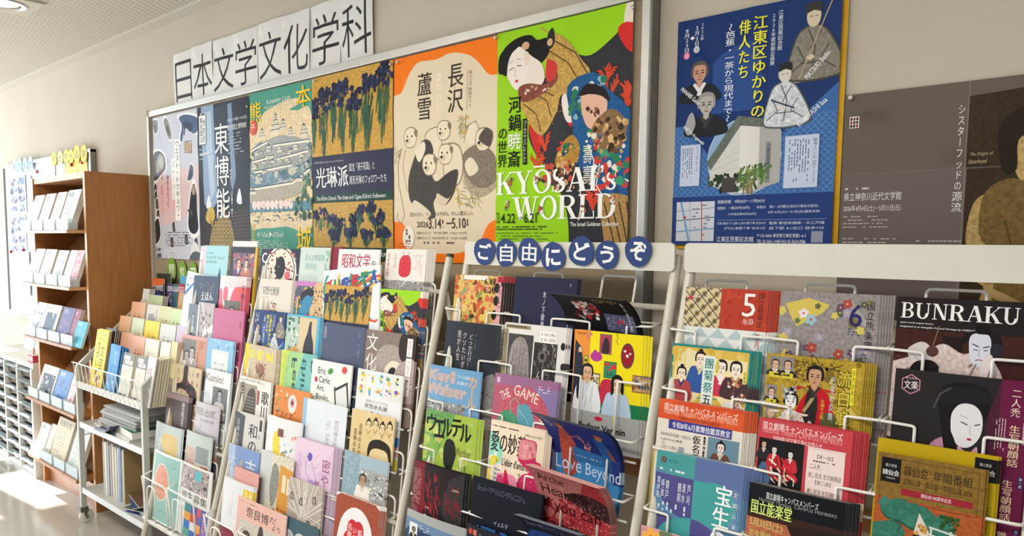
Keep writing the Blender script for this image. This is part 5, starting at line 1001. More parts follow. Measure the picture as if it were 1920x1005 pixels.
R(0, 112, 100, 142, 'a9aaac'); E(44, 119, 6, 2.6, 'c8203c'); BL(37, 116, 51, 122, 5, .8, 1.4, ['c8203c']); E(67, 116, 3, 3.4, 'e0c82c'); E(11, 40, 3, 4.4, 'd8b8a0'); S([(7, 62), (8, 44), (14, 44), (16, 64), (14, 96), (8, 96)], '2a2e3c')
T(14, 126, 82, 134, 'Radiant Vermin', '17171a', b=.03)
MV(K_, 0, -15); R(0, 127, 100, 150, 'a9aaac')
leaf(1078, 617, 1208, A, 'yellow leaflet with two people in pale shirts among small pictures', n=4, cdx=.007, cdy=.002, cup=.006, h=.305, lean=.05, o=-.004)
A = Art('72a3cc'); T(-5, 5, 54, 22, 'Karl', 'c0aeac', b=.09); T(-5, 24, 78, 42, 'Walser', 'c0aeac', b=.09); T(58, 8, 82, 13, 'スイス絵画', 'e8eef4'); T(58, 17, 78, 22, 'の異才', 'e8eef4'); R(0, 50, 76, 142, '9a9a9c', 1); BL(0, 50, 76, 100, 110, 2, 6, ['7a7a7c', 'b8b8b8', '5a5a5e', 'c8c8ca', '8c8c8e'], m=1); ST(0, 50, 76, 110, 60, 9, .6, ['3c3c40', 'd8d8d8', '5a5a5c'], 1.2, 1.2); E(58, 84, 5, 7, 'b0a49c'); S([(50, 110), (52, 92), (60, 90), (68, 112)], '8a8078'); S([(53, 82), (54, 76), (60, 74), (64, 80), (60, 79)], '3a3634')
for i, c in enumerate('カール・ヴァルザー'): T(78, 6 + i * 15, 96, 24 + i * 15, c, 'e6ad84', v=1, b=.02)
leaf(807, 683, 903, A, 'light blue leaflet with peach lettering over a grey garden photograph', n=2, cdx=.004, cup=.005, o=-.004)
A = Art('b25c74'); G([(60, 0), (100, 0), (100, 142), (80, 142), (88, 70)], '8a78a8'); G([(0, 0), (100, 0), (100, 10), (0, 14)], '9a6a90'); S([(30, 20), (70, 16), (92, 50), (84, 90), (40, 90), (10, 60)], 'c05c6c', 1)
T(12, 20, 28, 32, 'THE', 'eedcc8', rot=-.5); T(34, 14, 74, 28, 'GAME', 'eedcc8', rot=.22); T(78, 44, 90, 56, 'OF', 'eedcc8', rot=.8)
S([(10, 62), (16, 50), (30, 46), (44, 56), (50, 70), (66, 66), (72, 80), (70, 110), (30, 112), (14, 96), (8, 76)], '4c9470'); S([(42, 40), (56, 34), (66, 44), (70, 62), (64, 74), (52, 70), (44, 56)], '5f9cb0'); L([(32, 50), (30, 34), (38, 28), (44, 36), (44, 52)], 1.2, '7ab8a0'); L([(14, 58), (22, 66), (22, 92)], .8, '8ac8a8'); L([(36, 54), (44, 70), (40, 90)], .8, '8ac8a8'); S([(56, 80), (70, 74), (88, 84), (90, 110), (64, 116)], '4a9474'); L([(58, 84), (72, 94), (90, 92)], .8, '8ac8a8'); L([(70, 76), (68, 96), (76, 112)], .8, '8ac8a8'); L([(44, 42), (58, 54), (66, 70)], .8, '9cd0c8')
TX(72, 8, 94, 18, 3, 'e8d8e4', fill=.4); R(4, 4, 10, 12, 'c88aa0'); T(4.4, 4.4, 9.6, 11.6, '劇', 'f0dce4')
T(84, 126, 96, 136, 'LOVE', 'eedcc8', rot=.3)
leaf(929, 699, 1048, A, 'rose and lilac leaflet with thin curved capitals over green teapots', n=3, cdx=.003, cup=.004, o=-.004)
A = Art('a2bd4a'); G([(0, 0), (60, 0), (30, 60), (0, 100)], '6ea25c', 1); BL(0, 20, 90, 130, 40, 6, 14, ['a8c050', 'b4c864', '8ab454', 'c0c86c'], m=1); S([(30, 142), (34, 112), (46, 96), (50, 80), (44, 70), (42, 50), (46, 38), (54, 35), (62, 40), (66, 56), (62, 72), (60, 82), (66, 100), (84, 118), (90, 142)], '262b22')
for i, (c, x, y) in enumerate(zip('ウエルテル', (3, 20, 35, 53, 70), (6, 12, 8, 6, 10))): T(x, y, x + 20, y + 25, c, '1c1f18', b=.015, mincho=.03, rot=-.08)
T(18, 5, 38, 8, 'ジュール・マスネ', '2c3020'); T(64, 44, 92, 56, 'Werther', '76783c', mincho=.03); T(80, 8, 92, 11, 'OPERA', 'e8f0c8', it=.2); TX(6, 54, 24, 62, 4, 'a0b058'); T(82, 66, 86, 106, '愛と詩と', '2c3020', v=1)
leaf(800, 765, 897, A, 'green opera leaflet with the black silhouette of a head', n=3, cdx=.010, cdy=.002, cup=.004, o=-.008)
A = Art('ead8c0'); S([(-2, 18), (18, 22), (28, 40), (20, 60), (-2, 64)], '8fd0bc'); BL(0, 40, 24, 110, 12, 4, 8, ['c8dcd0', 'e8c8b8', 'd8e4dc'])
L([(4, 56), (20, 50), (6, 60), (4, 76), (12, 100), (4, 120)], 5, 'e0c83c', sm=1); 
for y in (62, 68, 74, 82): L([(10, y), (26, y + 2)], 1.6, '3c7aa0')
T(3, 13, 70, 40, '愛の妙薬', '2c2626', b=.015, mincho=.03); TX(4, 6, 60, 8, 1, '4a4040', fill=.8); T(66, 9, 96, 12, 'OPERA A LA CARTE', '5a4c48'); T(28, 46, 76, 56, "L'elisir d'amore", '26201f', b=.02)
S([(58, 22), (62, 16), (84, 16), (88, 24), (88, 40), (100, 52), (100, 142), (40, 142), (60, 70), (78, 56), (58, 44)], 'c02c5c'); S([(58, 22), (62, 17), (82, 17), (86, 24), (86, 36), (60, 42)], 'd88a90'); S([(20, 70), (34, 66), (56, 68), (58, 96), (34, 90)], 'e088a4'); S([(34, 64), (38, 62), (42, 70), (50, 96), (44, 120), (34, 100)], 'c8184c'); S([(20, 74), (34, 74), (32, 120), (20, 120)], 'c8447c'); BL(56, 60, 98, 120, 40, .6, 1.2, ['f0b8c8', 'e86a94']); BL(62, 22, 84, 38, 12, 2, 4, ['e8a8a4', 'c85a6c']); T(60, 60, 64, 130, '恋の薬はいかが', '8a1c3c', v=1)
R(78, 114, 100, 142, 'e4e0e4'); R(80, 118, 100, 126, '4a4c8c')
leaf(922, 786, 1024, A, 'cream and magenta opera leaflet with a potion bottle', n=5, cdx=.004, cup=.005, o=-.008)
A = Art('232f6e'); S([(-4, 90), (30, 70), (70, 74), (104, 96), (104, 142), (-4, 142)], '3f86c0'); G([(0, 0), (100, 0), (100, 40), (0, 52)], '28357c')
S([(20, 96), (16, 60), (22, 34), (28, 30), (34, 42), (40, 60), (38, 96)], 'b85040', 1); E(26, 26, 5, 6, 'c87858'); S([(22, 24), (24, 18), (30, 20), (30, 26)], '8a4030'); L([(34, 46), (48, 40), (60, 66)], 2, 'c8685c'); BL(46, 40, 62, 60, 16, 1, 2, ['d89a88', '9a6a8c']); G([(34, 60), (84, 64), (80, 78), (36, 80)], '34689c'); S([(70, 42), (74, 34), (82, 34), (84, 44), (90, 56), (98, 84), (92, 96), (82, 80)], '2c5a94', 1); E(78, 34, 4.4, 5.4, 'c88058'); S([(73, 34), (75, 27), (83, 28), (84, 35), (79, 32)], 'a8603c'); S([(84, 50), (92, 60), (96, 72), (88, 62)], '8a4c34'); G([(88, 66), (100, 64), (100, 96), (90, 94)], '2a3a7c')
for i, c in enumerate('いたい'): T(4 + i * 3, 8 + i * 8, 11 + i * 3, 17 + i * 8, c, 'c8d0e8')
T(8, 76, 46, 94, 'Love', 'c8daf0'); T(52, 78, 100, 98, 'Beyond', 'c8daf0'); TX(30, 71, 88, 73, 1, 'b8c8e8', fill=.6)
leaf(1056, 806, 1205, A, 'deep blue leaflets bowed forward showing a singer in orange light', n=6, t=.001, cdx=.0012, cdy=.0014, bend=1.5, bs=.24, o=-.006, h=.297, lean=.29, vt=(-1.15, 2.16), wd=.215, col='23242c', cdz=0, tilt=.05)
A = Art('2a2426'); G([(0, 0), (24, 0), (30, 60), (14, 142), (0, 142)], '7a1c28', 1); G([(100, 0), (100, 142), (60, 142), (80, 90), (62, 50), (76, 10)], '383638', 1); ST(30, 10, 60, 100, 70, 12, 1.4, ['a02030', '7a1822', 'b83440', '5a1a20'], 1.3, .4); ST(70, 20, 96, 60, 30, 14, 1, ['8a2028'], .9, .2); BL(30, 96, 92, 142, 50, 3, 7, ['8a1c28', '6a1620', '3a1c20'], m=1); R(0, 0, 10, 142, '6a1a24')
for i, (c, x, y) in enumerate(zip('エレクトラ', (28, 40, 54, 66, 80), (70, 77, 76, 82, 84))): T(x, y, x + 17, y + 24, c, 'ececec', b=.03, mincho=.03, rot=.12)
T(36, 98, 76, 110, 'Elektra', '9a4448', mincho=.03); T(80, 24, 92, 27, 'OPERA', 'd8c8c8', it=.2); TX(2, 10, 22, 60, 26, 'c8a8a8', fill=.35); TX(2, 62, 18, 110, 26, 'b09494', fill=.35); T(32, 58, 40, 61, 'THE', 'd8d0d0')
leaf(778, 862, 873, A, 'black and crimson opera leaflet with jagged white title', n=3, cdx=.007, cdy=.005, cup=.008, o=-.012, col='241c1e')
A = Art('171a24'); G([(0, 80), (100, 66), (100, 142), (0, 142)], '1b2c58', 1); TX(8, 10, 90, 18, 3, '5a6078', fill=.4); T(36, 50, 56, 56, 'イェルマ', 'b8c0d8', it=.1)
T(-6, 58, 110, 120, 'YERMA', '3464b0', mincho=.008) if 0 else None
for c, x in zip('NEDA', (-8, 18, 46, 70)): T(x, 62, x + 22, 130, c, '3566b4', b=-.02)
G([(84, 104), (96, 64), (100, 64), (100, 110)], '3566b4')
leaf(888, 891, 1018, A, 'near-black leaflet with huge thin blue capitals', n=2, cdx=.004, t=.002, o=-.012, col='171a24')
A = Art('a8383f', m=1); BL(0, 0, 100, 142, 110, 4, 10, ['b8484c', 'a03038', 'c86a64', '8a2830', 'c87870'], m=1); G([(0, 0), (80, 0), (60, 40), (0, 60)], 'b8706c', 1); S([(40, 40), (70, 28), (100, 36), (104, 60), (76, 56), (56, 50)], '3c2426', 1); BL(44, 30, 100, 60, 190, .3, .8, ['1c1214', 'd89088', '5a3438']); S([(30, 62), (60, 56), (104, 66), (104, 84), (60, 76)], 'b03840', 1); BL(20, 40, 100, 110, 260, .3, .8, ['e8b8b0', 'f0d0c8', '7a1c24']); S([(34, 86), (70, 84), (104, 96), (104, 110), (60, 100)], '2a1a1c', 1)
T(8, 10, 46, 25, 'Arche', '2a1416'); T(8, 31, 78, 46, 'Hear Me', '2a1416'); T(8, 52, 88, 72, 'If you can', '2a1416'); T(8, 78, 60, 98, 'say it', '2a1416')
leaf(1012, 904, 1186, A, 'thick pile of red close-up leaflets slumping forward with thin dark writing', n=12, t=.0011, cdx=.0008, cdy=.0014, bend=1.1, bs=.3, o=-.008, h=.297, lean=.23, vt=(-1.155, 3.25), wd=.22, col='d8a49c', cdz=0, tilt=.05)
A = Art('a4a8a8'); G([(0, 10), (100, 14), (100, 142), (0, 142)], '6c88a8'); S([(0, 30), (50, 24), (110, 34), (110, 142), (-6, 142)], '2c4468', 1); E(50, 56, 26, 20, 'b04a44'); R(8, 16, 24, 44, 'dfe2e2'); P(17, 26, 4, '8a7468', '242428', '26282c', h=4); R(74, 20, 90, 44, 'dfe2e2'); TX(28, 16, 50, 26, 3, 'e8eef0', fill=.3)
leaf(764, 952, 873, A, 'silver and blue leaflet with a standing man in black', n=2, cup=.010, o=-.014)
A = Art('20222a'); R(4, 5, 10, 12, 'b8443c'); R(12, 5, 18, 12, 'c86a5c'); TX(22, 8, 80, 22, 5, '9aa0a8', fill=.35); S([(20, 60), (60, 40), (100, 60), (100, 142), (20, 142)], '34486c', 1)
leaf(876, 980, 1000, A, 'black leaflet with two small red squares in the lowest pocket', n=2, cup=.008, o=-.014, col='20222a')
A = Art('1f2434'); S([(0, 40), (60, 30), (100, 60), (100, 142), (0, 142)], '2c4a8c', 1); TX(10, 10, 70, 20, 3, '9aa0b8', fill=.3)
leaf(975, 966, 1120, A, 'pile of dark slate leaflets drooping forward in the lowest pocket', n=9, t=.0011, cdx=.0008, cdy=.0014, bend=1.2, bs=.3, o=-.002, h=.297, lean=.26, vt=(-1.17, 4.15), wd=.2, col='5a626c', cdz=0)

# ---------------------------------------------------------------- leaflets of the four-column rack
def mag_like(bg, c):
    A = Art(bg); R(6, 30, 16, 36, c); G([(0, 50), (40, 20), (44, 24), (0, 62)], c) if c == '3c7ab8' else None; TX(6, 8, 60, 20, 2, c, fill=.4); return A
def mono(A, x0, y0, x1, y1, base='6a6a6c', n=60):
    R(x0, y0, x1, y1, base, 1); BL(x0 + 2, y0 + 2, x1 - 2, y1 - 2, n, 1.2, (x1 - x0) * .07, ['2e2e32', '8c8c8e', 'b8b8ba', '4c4c50', 'd0d0d0'], m=1)
A = Art('262c42'); E(52, 44, 42, 50, 'e8e0d0'); E(52, 44, 38, 46, '262c42'); E(52, 44, 36, 44, 'e4dccb'); BL(20, 6, 86, 84, 90, 1.6, 4, ['a8384c', 'd8707c', '3c4a3c', '8a2c3c', '2c2c38'])
S([(20, 108), (26, 78), (44, 68), (60, 68), (78, 78), (84, 108)], '2a2634'); E(52, 36, 13, 22, '17151c'); G([(46, 62), (58, 62), (52, 84)], 'f0ece4'); L([(52, 64), (52, 82)], 2, '17151c'); E(72, 50, 7, 8, 'd86070'); G([(36, 84), (52, 88), (68, 84), (66, 92), (52, 94), (38, 92)], 'f0ece4'); E(48, 34, 1, 1, 'f0ece4'); _multi([_ring(10, 18, 8, 10, 3, 3, 50, 310)], 'f0f0ec'); BL(86, 8, 98, 70, 14, .8, 2, ['e8e0d0', 'b89860']); T(3, 34, 8, 60, '文字展', 'd8dce8', v=1)
leaf(492, 466, 564, A, 'navy leaflet with a black head inside a pale floral oval', n=3, cdx=-.004)
A = Art('cfdcd6'); BL(88, 0, 100, 142, 26, 3, 6, ['a4c4b0', '8cb49c']); T(18, 12, 84, 24, '詩人の物語展', '7aa8a8', mincho=.02); T(22, 28, 60, 40, '朗読会', '7aa8a8'); TX(8, 50, 80, 66, 5, '8a9c98', fill=.3); R(6, 74, 50, 126, 'f0eeec'); R(10, 92, 46, 114, 'e05c80'); TX(14, 96, 42, 110, 2, 'f8e0e8'); T(20, 80, 34, 84, '参加', '8a8a8c')
leaf(564, 464, 620, A, 'pale mint leaflet with a small white and pink card', n=2)
leaf(614, 463, 641, Art('8c2438'), 'plain wine red leaflets between the mint and the white ones', n=4, cdx=.004, o=.004, col='7c1c30')
A = Art('efedee'); T(10, 7, 78, 32, '昭和文学', 'b8385a', b=.012, mincho=.03); T(82, 18, 94, 30, 'を', '3c4a48'); T(10, 36, 46, 50, 'ふり返る', '4a5a5c', b=.01); R(50, 38, 92, 49, 'c86c40'); T(53, 40.6, 89, 47, '収蔵資料より', 'f6ece0'); R(2, 52, 98, 142, 'b4c6ca')
for x, s in ((28, '若い川の'), (40, '樅ノ木は残'), (54, 'オリンポス'), (68, '日日是好日'), (84, '坂の町の人')): T(x, 56, x + 8, 112, s, '7a4c60' if x > 80 else '4c5c64', v=1)
leaf(636, 467, 713, A, 'white leaflet with crimson title characters above a grey-blue panel', n=2)
A = Art('ebe6e0'); T(12, 8, 26, 34, '74', 'd8383c', v=1) if 0 else None
T(20, 6, 29, 30, '7月4日', 'c85a60', v=1); S([(36, 38), (36, 18), (44, 10), (58, 10), (64, 20), (64, 38), (54, 44), (44, 44)], 'd83c48', 1); L([(44, 10), (44, 4)], 1.4, 'd83c48'); L([(56, 10), (57, 4)], 1.4, 'd83c48'); TX(70, 8, 94, 40, 5, 'd88a8c', v=1, fill=.25); T(4, 6, 11, 44, '長尾博士館', 'c04a50', v=1); R(0, 50, 100, 142, '9c9a98', 1); ST(0, 50, 100, 142, 300, 6, .8, ['2c2c2e', 'dcdad8', '4c4c4e', 'f0eeec'], 1, 1.5)
leaf(725, 467, 801, A, 'tall pile of cream leaflets with a red lantern over grey scribble', n=8, cdx=.004, t=.001)
A = Art('ddd6c9'); L([(6, 12), (6, 28)], .6, '5a5a5c'); T(10, 14, 62, 30, '安野光雅展', '4a4c50', mincho=.01); G([(14, 92), (30, 38), (46, 92)], 'c8a890', 1); G([(30, 38), (46, 92), (52, 92)], '8a7468'); P(50, 52, 6, 'e8d0b8', '2c2424', 'b8484c', 'd8c8a0', h=6); BL(40, 44, 66, 92, 36, 1.4, 3.6, ['b0484c', '3c3c48', 'd8b070', '6a7a6c', '8a5048']); TX(10, 34, 40, 36, 1, '8a8a88')
leaf(489, 522, 549, A, 'cream leaflet with a grey tower and a small figure in red', n=4, cdx=.005)
A = Art('4c5a6a', m=1); R(0, 0, 100, 8, 'c87ac0'); BL(0, 8, 100, 142, 130, 2, 6, ['3a8ab0', 'e0c040', 'c83a50', '2c3c5a', '5aa078', 'd878b0'], m=1); S([(60, 8), (100, 4), (104, 142), (56, 142), (52, 60)], 'd8b888'); BL(56, 8, 100, 142, 120, 1, 2.4, ['3a2c20', '5c4430']); S([(20, 142), (24, 84), (36, 56), (48, 60), (58, 96), (60, 142)], 'd0304c', 1); S([(18, 60), (34, 24), (52, 18), (60, 30), (50, 52), (40, 60), (30, 80)], '3c8cb4'); S([(20, 22), (40, 12), (60, 14), (58, 26), (40, 24), (24, 34)], '26242c'); L([(4, 40), (12, 30), (10, 60), (4, 90)], 3, 'e8d83c')
leaf(555, 527, 614, A, 'riotous leaflet with leopard spots beside a red and blue figure', n=3, cdx=.003)
A = Art('e8ecf0'); 
for i in range(16): L([(10 + i * 7, 10 + i % 3 * 8), (2 + i * 9 % 90, 40 + i * 5 % 40), (20 + i * 11 % 80, 70 + i * 3)], 4, ['2c9a8a', 'd85a3c', '3c5aa8', 'e8b83c', '5a3c8a', '3c8a4c'][i % 6], sm=1)
for i, c in enumerate('SUSETA'): T(4 + i * 16, 20 - i * 2.6, 16 + i * 16, 44 - i * 2.6, c, ['c83c30', '3c8a5c', '3c5aa8'][i % 3], b=.06)
leaf(607, 508, 712, A, 'leaflet of tangled bright ribbons peeping behind the gold iris leaflet', n=2, o=-.010, tilt=-.10, h=.29)
leaf(611, 533, 696, ART_IRIS, 'small gold leaflet repeating the blue iris poster', n=3, cdx=.004, o=-.005)
leaf(708, 541, 794, ART_KIMONO, 'small lime leaflet repeating the kimono woman poster', n=4, cdx=.006)
leaf(478, 580, 537, ART_HAIKU, 'small deep blue leaflet repeating the blue wall poster', n=4, cdx=.006, col='1e3470')
A = Art('d8c49c'); R(0, 0, 40, 142, 'b8ccc0', 1); BL(0, 4, 40, 90, 60, 2, 5, ['5a8a70', '8ab0a0', '3c6a58', 'e8e8dc']); G([(0, 70), (34, 54), (60, 92), (0, 100)], 'd8a050', 1); S([(56, 80), (58, 50), (66, 30), (70, 14), (76, 12), (78, 30), (86, 50), (86, 76), (74, 84), (66, 104), (60, 100)], '33323f', 1); E(74, 12, 3.4, 3, '2c2c34'); BL(80, 74, 96, 92, 20, 1, 2, ['4a6a4c', '2c4a34']); R(92, 0, 100, 142, '5ab4d8'); R(0, 0, 100, 3, '5ab4d8'); 
leaf(539, 588, 601, A, 'sky blue edged leaflet with a dark long-necked bird', n=4, cdx=.004)
A = Art('4d5670'); G([(0, 0), (100, 0), (100, 40), (0, 80)], '525c78'); T(3, 6, 10, 26, '日本近代', 'c0c8d8', v=1); T(3, 92, 88, 108, 'Eugène Boudin', 'a8b0c4', mincho=.01); L([(4, 86), (40, 86)], .6, 'c0c8d8'); TX(88, 12, 92, 60, 1, '8a94ac', v=1)
leaf(607, 605, 685, A, 'plain slate blue leaflet with faint thin lettering low down', n=2, o=-.004)
A = Art('8c7c74', m=1); S([(10, 90), (30, 30), (60, 20), (90, 40), (80, 90), (40, 100)], 'ada19a', 1); S([(44, 60), (58, 44), (76, 50), (70, 78), (54, 84)], 'e8dcc8'); S([(52, 62), (58, 54), (66, 56), (62, 66), (54, 70)], '2c2826'); S([(70, 34), (70, 6), (84, -4), (100, 2), (100, 40), (84, 46)], '382e2a', 1); S([(66, 60), (76, 44), (100, 40), (104, 100), (60, 100)], 'b8a4a4', 1); S([(30, 92), (40, 80), (60, 92), (56, 104)], '6a5048', 1)
for i, c in enumerate('文化財'): T(4, 4 + i * 32, 28, 34 + i * 32, c, 'f0eeec', v=1)
for i in range(3): R(84, 6 + i * 30, 94, 34 + i * 30, 'f2f0ee'); T(86, 8 + i * 30, 92, 32 + i * 30, ('古代に', 'つなぐ', '美とひと')[i], 'b03840', v=1)
leaf(686, 617, 782, A, 'brown leaflet with large white vertical title and hands restoring a disc', n=3, cdx=.002, col='5a4a44')
A = Art('cdbda2', m=1); R(0, 0, 14, 142, 'e0cc30'); T(16, 8, 34, 26, 'O', 'ecd82c', b=.05); T(42, 9, 58, 26, 'E', 'ecd82c', b=.05); T(70, 9, 90, 26, 'N', 'ecd82c', b=.05); E(54, 44, 14, 12, '8a6a54', 1); BL(40, 30, 70, 60, 40, 1, 3, ['5c4438', 'a88468', 'c8a080', 'd86058']); ST(30, 50, 76, 90, 40, 10, 1, ['b89c70', '8a6c50', 'd8bc90'], PI / 2, .6); BL(4, 50, 20, 90, 12, 2, 3, ['b83c48', 'e8dcc8'])
leaf(461, 643, 520, A, 'tan leaflet with yellow capitals over a shaggy animal', n=4, cdx=.007, tilt=.02)
A = Art('7cc0bc'); G([(0, 0), (56, 0), (20, 100), (0, 120)], 'c8d85c'); G([(20, 0), (64, 0), (40, 80), (10, 90)], 'a4d08c')
for x, s, c in ((82, 'Don’t', '2c4450'), (54, 'think', '2c5a60'), (28, 'Feel.', '2c4450')):
    vs, ts = glyph(s, .01); vs = [(q * 1.0, p) for p, q in vs]; mx = max(y for x_, y in vs); _p([(x + x_ * 22, 8 + y / mx * 88) for x_, y in vs], ts, c, 0) if 0 else None
    vs, ts = glyph(s, .01); a1 = max(p[0] for p in vs); _p([(x + 14 - p[1] * 20 + 4, 8 + p[0] / a1 * 86) for p in vs], [(a, c_, b_) for a, b_, c_ in ts], c, 0)
TX(8, 8, 24, 70, 6, '7aa860', v=1, fill=.3)
leaf(529, 655, 594, A, 'turquoise and lime leaflet with sideways roman lettering', n=2, cdx=.004)
A = Art('efeeea'); 
for y, s, x1 in ((12, 'Eric', 36), (27, 'Carle:', 50), (42, 'Art,', 36), (57, 'Books,', 50), (72, 'and', 42), (86, 'the', 32)): T(16 if y != 27 else 20, y, x1, y + 11, s, '33343a', b=.012)
E(48, 16, 7, 5, '4c9a48', rot=-.4); E(13, 34, 4, 5, 'c03c4c'); E(13, 78, 3, 6, 'd86a5c'); L([(62, 40), (72, 92)], 3, '3a3a3e'); G([(60, 44), (92, 28), (100, 70), (70, 92)], '3a3a3e'); G([(64, 47), (89, 34), (96, 67), (72, 85)], 'dfe2e0'); BL(70, 76, 100, 112, 30, 3, 7, ['3c7a48', '2c5a34', '5a9a5c']); E(82, 10, 6, 6, 'd8504c'); ST(74, 3, 90, 18, 14, 4, .5, ['d8504c'], 0, 3)
leaf(587, 672, 661, A, 'white leaflet with black lettering, green leaves and a drawn tablet', n=2, cdx=.003, col='2c4438')
A = Art('e9eaec'); 
for i, c in enumerate(('d85a4c', 'e8b838', '3c8ac0', '5aa87c', '2c2c34', 'd87aa0', '4c9ad0', 'e08040', 'c8c8cc', '8a5aa8')): x, y = 4 + (i % 5) * 19, (3, 22)[i // 5]; R(x, y, x + 17, y + 17, ['f2e8c8', 'e8f0f4', 'd8ecf0', 'f4e0e4', 'dfe4d8'][i % 5]); BL(x + 3, y + 3, x + 14, y + 14, 5, 2, 4, [c, 'e8c83c', '5a8ab8'])
T(24, 44, 72, 48, 'えほんミュージアム', '6a6c70'); T(22, 50, 72, 57, '安西水丸展', '4c4e54'); T(26, 61, 74, 74, 'ぼくの', '3c3e44', b=.01); R(84, 90, 100, 104, '3c7ac0'); R(84, 104, 100, 118, 'e8a8a0'); R(84, 122, 100, 138, 'e8d830'); R(70, 20, 100, 40, 'd8606c') if 0 else None
leaf(672, 690, 757, A, 'white leaflet headed by rows of small bright picture squares', n=2, h=.31)
A = Art('e5e2dc'); R(0, 12, 58, 142, 'a39a8c', 1); S([(20, 70), (28, 30), (46, 18), (56, 40), (52, 80), (36, 92)], '4c4844', 1); 
for i in range(6):
    for j in range(8): _multi([_ring(26 + i * 5 + (j % 2) * 2.5, 34 + j * 6, 3, 3.4, .6, .6, 0, 180, 6)], 'c8c0b0')
for i, c in enumerate('名所江戸百景'): T(4, 8 + i * 20, 20, 28 + i * 20, c, '201e1e', v=1)
for i, c in enumerate('歌川広重'): T(72, 18 + i * 26, 96, 44 + i * 26, c, '201e1e', v=1, b=.01)
R(60, 20, 66, 46, 'a8343c'); TX(4, 3, 90, 8, 2, '5a5a5c', fill=.35)
leaf(451, 704, 509, A, 'white and sepia leaflet with a carp and heavy black vertical titles', n=3, cdx=.004)
A = Art('df8a48'); BL(4, 4, 98, 44, 40, 1.6, 4, ['e8a868', 'c85a48', 'f0d8c0', '8a9a5c', 'd8604c']); E(52, 26, 12, 16, 'f0dcd8'); E(52, 24, 6, 8, 'e08a94'); E(52, 24, 3, 3.6, '4c3a34'); T(6, 42, 56, 58, 'てぶくろ', '4c3424', b=.008, rot=.05); T(60, 50, 96, 62, 'のウクラチナ', '4c3424', rot=.05) if 0 else T(58, 48, 96, 60, 'ウクライナ', '4c3424', rot=.05); T(10, 62, 94, 78, '民話絵本の世界', '6a3c20', rot=.06, b=.008); S([(0, 84), (30, 78), (60, 88), (100, 92), (100, 142), (0, 142)], '7a7470', 1); L([(0, 84), (30, 78), (60, 88), (100, 92)], 1.6, 'f0e0c8')
leaf(517, 722, 583, A, 'orange picture-book leaflet with brown lettering and small flowers', n=2)
A = Art('dfe5ec')
for x, s in ((66, '西田幾多郎と京都'), (48, '「行」の思想を語る')): T(x + 8, 24, x + 18, 96, s, 'a88a94', v=1)
T(40, 86, 54, 100, '禅', '9a8a94'); TX(8, 84, 34, 90, 2, '9aa4b0', fill=.4); R(0, 0, 8, 142, '98c4e4')
leaf(571, 745, 652, A, 'pale grey-white leaflet with a light blue left border and faint pink characters', n=2, cdx=-.006)
A = Art('e0c793'); BL(36, 2, 98, 40, 20, 3, 7, ['e4cfa0', 'd8bc84']); 
for i, x in enumerate((42, 58, 74, 90)): P(x, 20 - (i % 2) * 3, 7, 'e8d4a8', '2c241c', 'dcc08a', 'b89c64', bun=.7, h=1.4)
S([(44, 60), (50, 44), (70, 38), (92, 44), (98, 60), (100, 100), (90, 56), (60, 56), (50, 76)], '2a2218', 1); S([(48, 70), (54, 56), (72, 52), (90, 58), (94, 80), (88, 110), (72, 122), (56, 112), (48, 92)], 'e6d0a0'); L([(54, 78), (66, 76)], 1, '3a2e20'); L([(76, 76), (88, 79)], 1, '3a2e20'); E(60, 84, 4, 1.6, '3a2e20'); E(82, 86, 4, 1.6, '3a2e20'); L([(71, 84), (68, 98), (74, 99)], .8, '8a7048'); E(71, 107, 5, 1.6, 'a8644c'); ST(84, 70, 100, 140, 40, 14, .7, ['3a2e20'], 1.4, .4)
T(20, 20, 28, 92, '芸術のなかの人', '5a4c34', v=1); T(8, 30, 17, 110, '芸術のなかの人々', '4a3c28', v=1)
leaf(661, 765, 741, A, 'buff leaflet with an ink-drawn face crowned by smaller heads', n=2, cdx=.003)
A = Art('cfcdca'); G([(0, 0), (36, 6), (30, 142), (0, 142)], '52545a'); T(8, 14, 20, 76, '日本の風景', 'c8c8cc', v=1); T(50, 16, 82, 100, '和の硯', '2a2a2c', v=1, b=.008, mincho=.02); R(86, 6, 94, 26, '3a3a3c'); TX(86, 34, 92, 96, 1, '5a5a5c', v=1)
leaf(442, 768, 496, A, 'grey leaflet with three large black characters beside a dark strip', n=2, cdx=.004)
A = Art('e6e8ea'); BL(10, 24, 96, 110, 46, 2, 6, ['e8cc5c', 'a8c8e0', 'd89a7a', '8ab0a8', 'e8b4ac', 'f0ece0'], m=1); S([(26, 34), (40, 24), (50, 60), (42, 84), (30, 66)], 'e8d048'); P(60, 62, 5, 'e8c8a8', '4c3a30', '5a90c0', h=5); P(24, 70, 5, 'e8c8a8', '6a4a34', '8ab0d0', h=4); E(78, 74, 7, 7, 'c8805c'); R(40, 18, 56, 32, '7a5048'); BL(50, 92, 96, 110, 20, 2, 4, ['d86a3c', 'b84a30'])
leaf(503, 776, 567, A, 'white leaflet with watercolour dancing children in yellow and blue', n=2, cup=.010)
A = Art('d9bfd6'); G([(0, 0), (100, 0), (60, 60), (0, 90)], 'e2cade'); ST(10, 20, 90, 60, 40, 30, .3, ['b89cc8'], -.6, .4)
S([(34, 28), (38, 20), (46, 22), (46, 30), (40, 34)], '6a5ab0'); L([(34, 34), (30, 44), (34, 56), (44, 64), (42, 80), (46, 100)], 1, '6a5ab0', sm=0); S([(40, 68), (58, 66), (64, 86), (60, 116), (44, 114)], 'b09cd0'); ST(42, 70, 60, 112, 26, 10, .4, ['6a5ab0'], 1.2, .5); L([(46, 34), (60, 60), (62, 70)], .8, '6a5ab0')
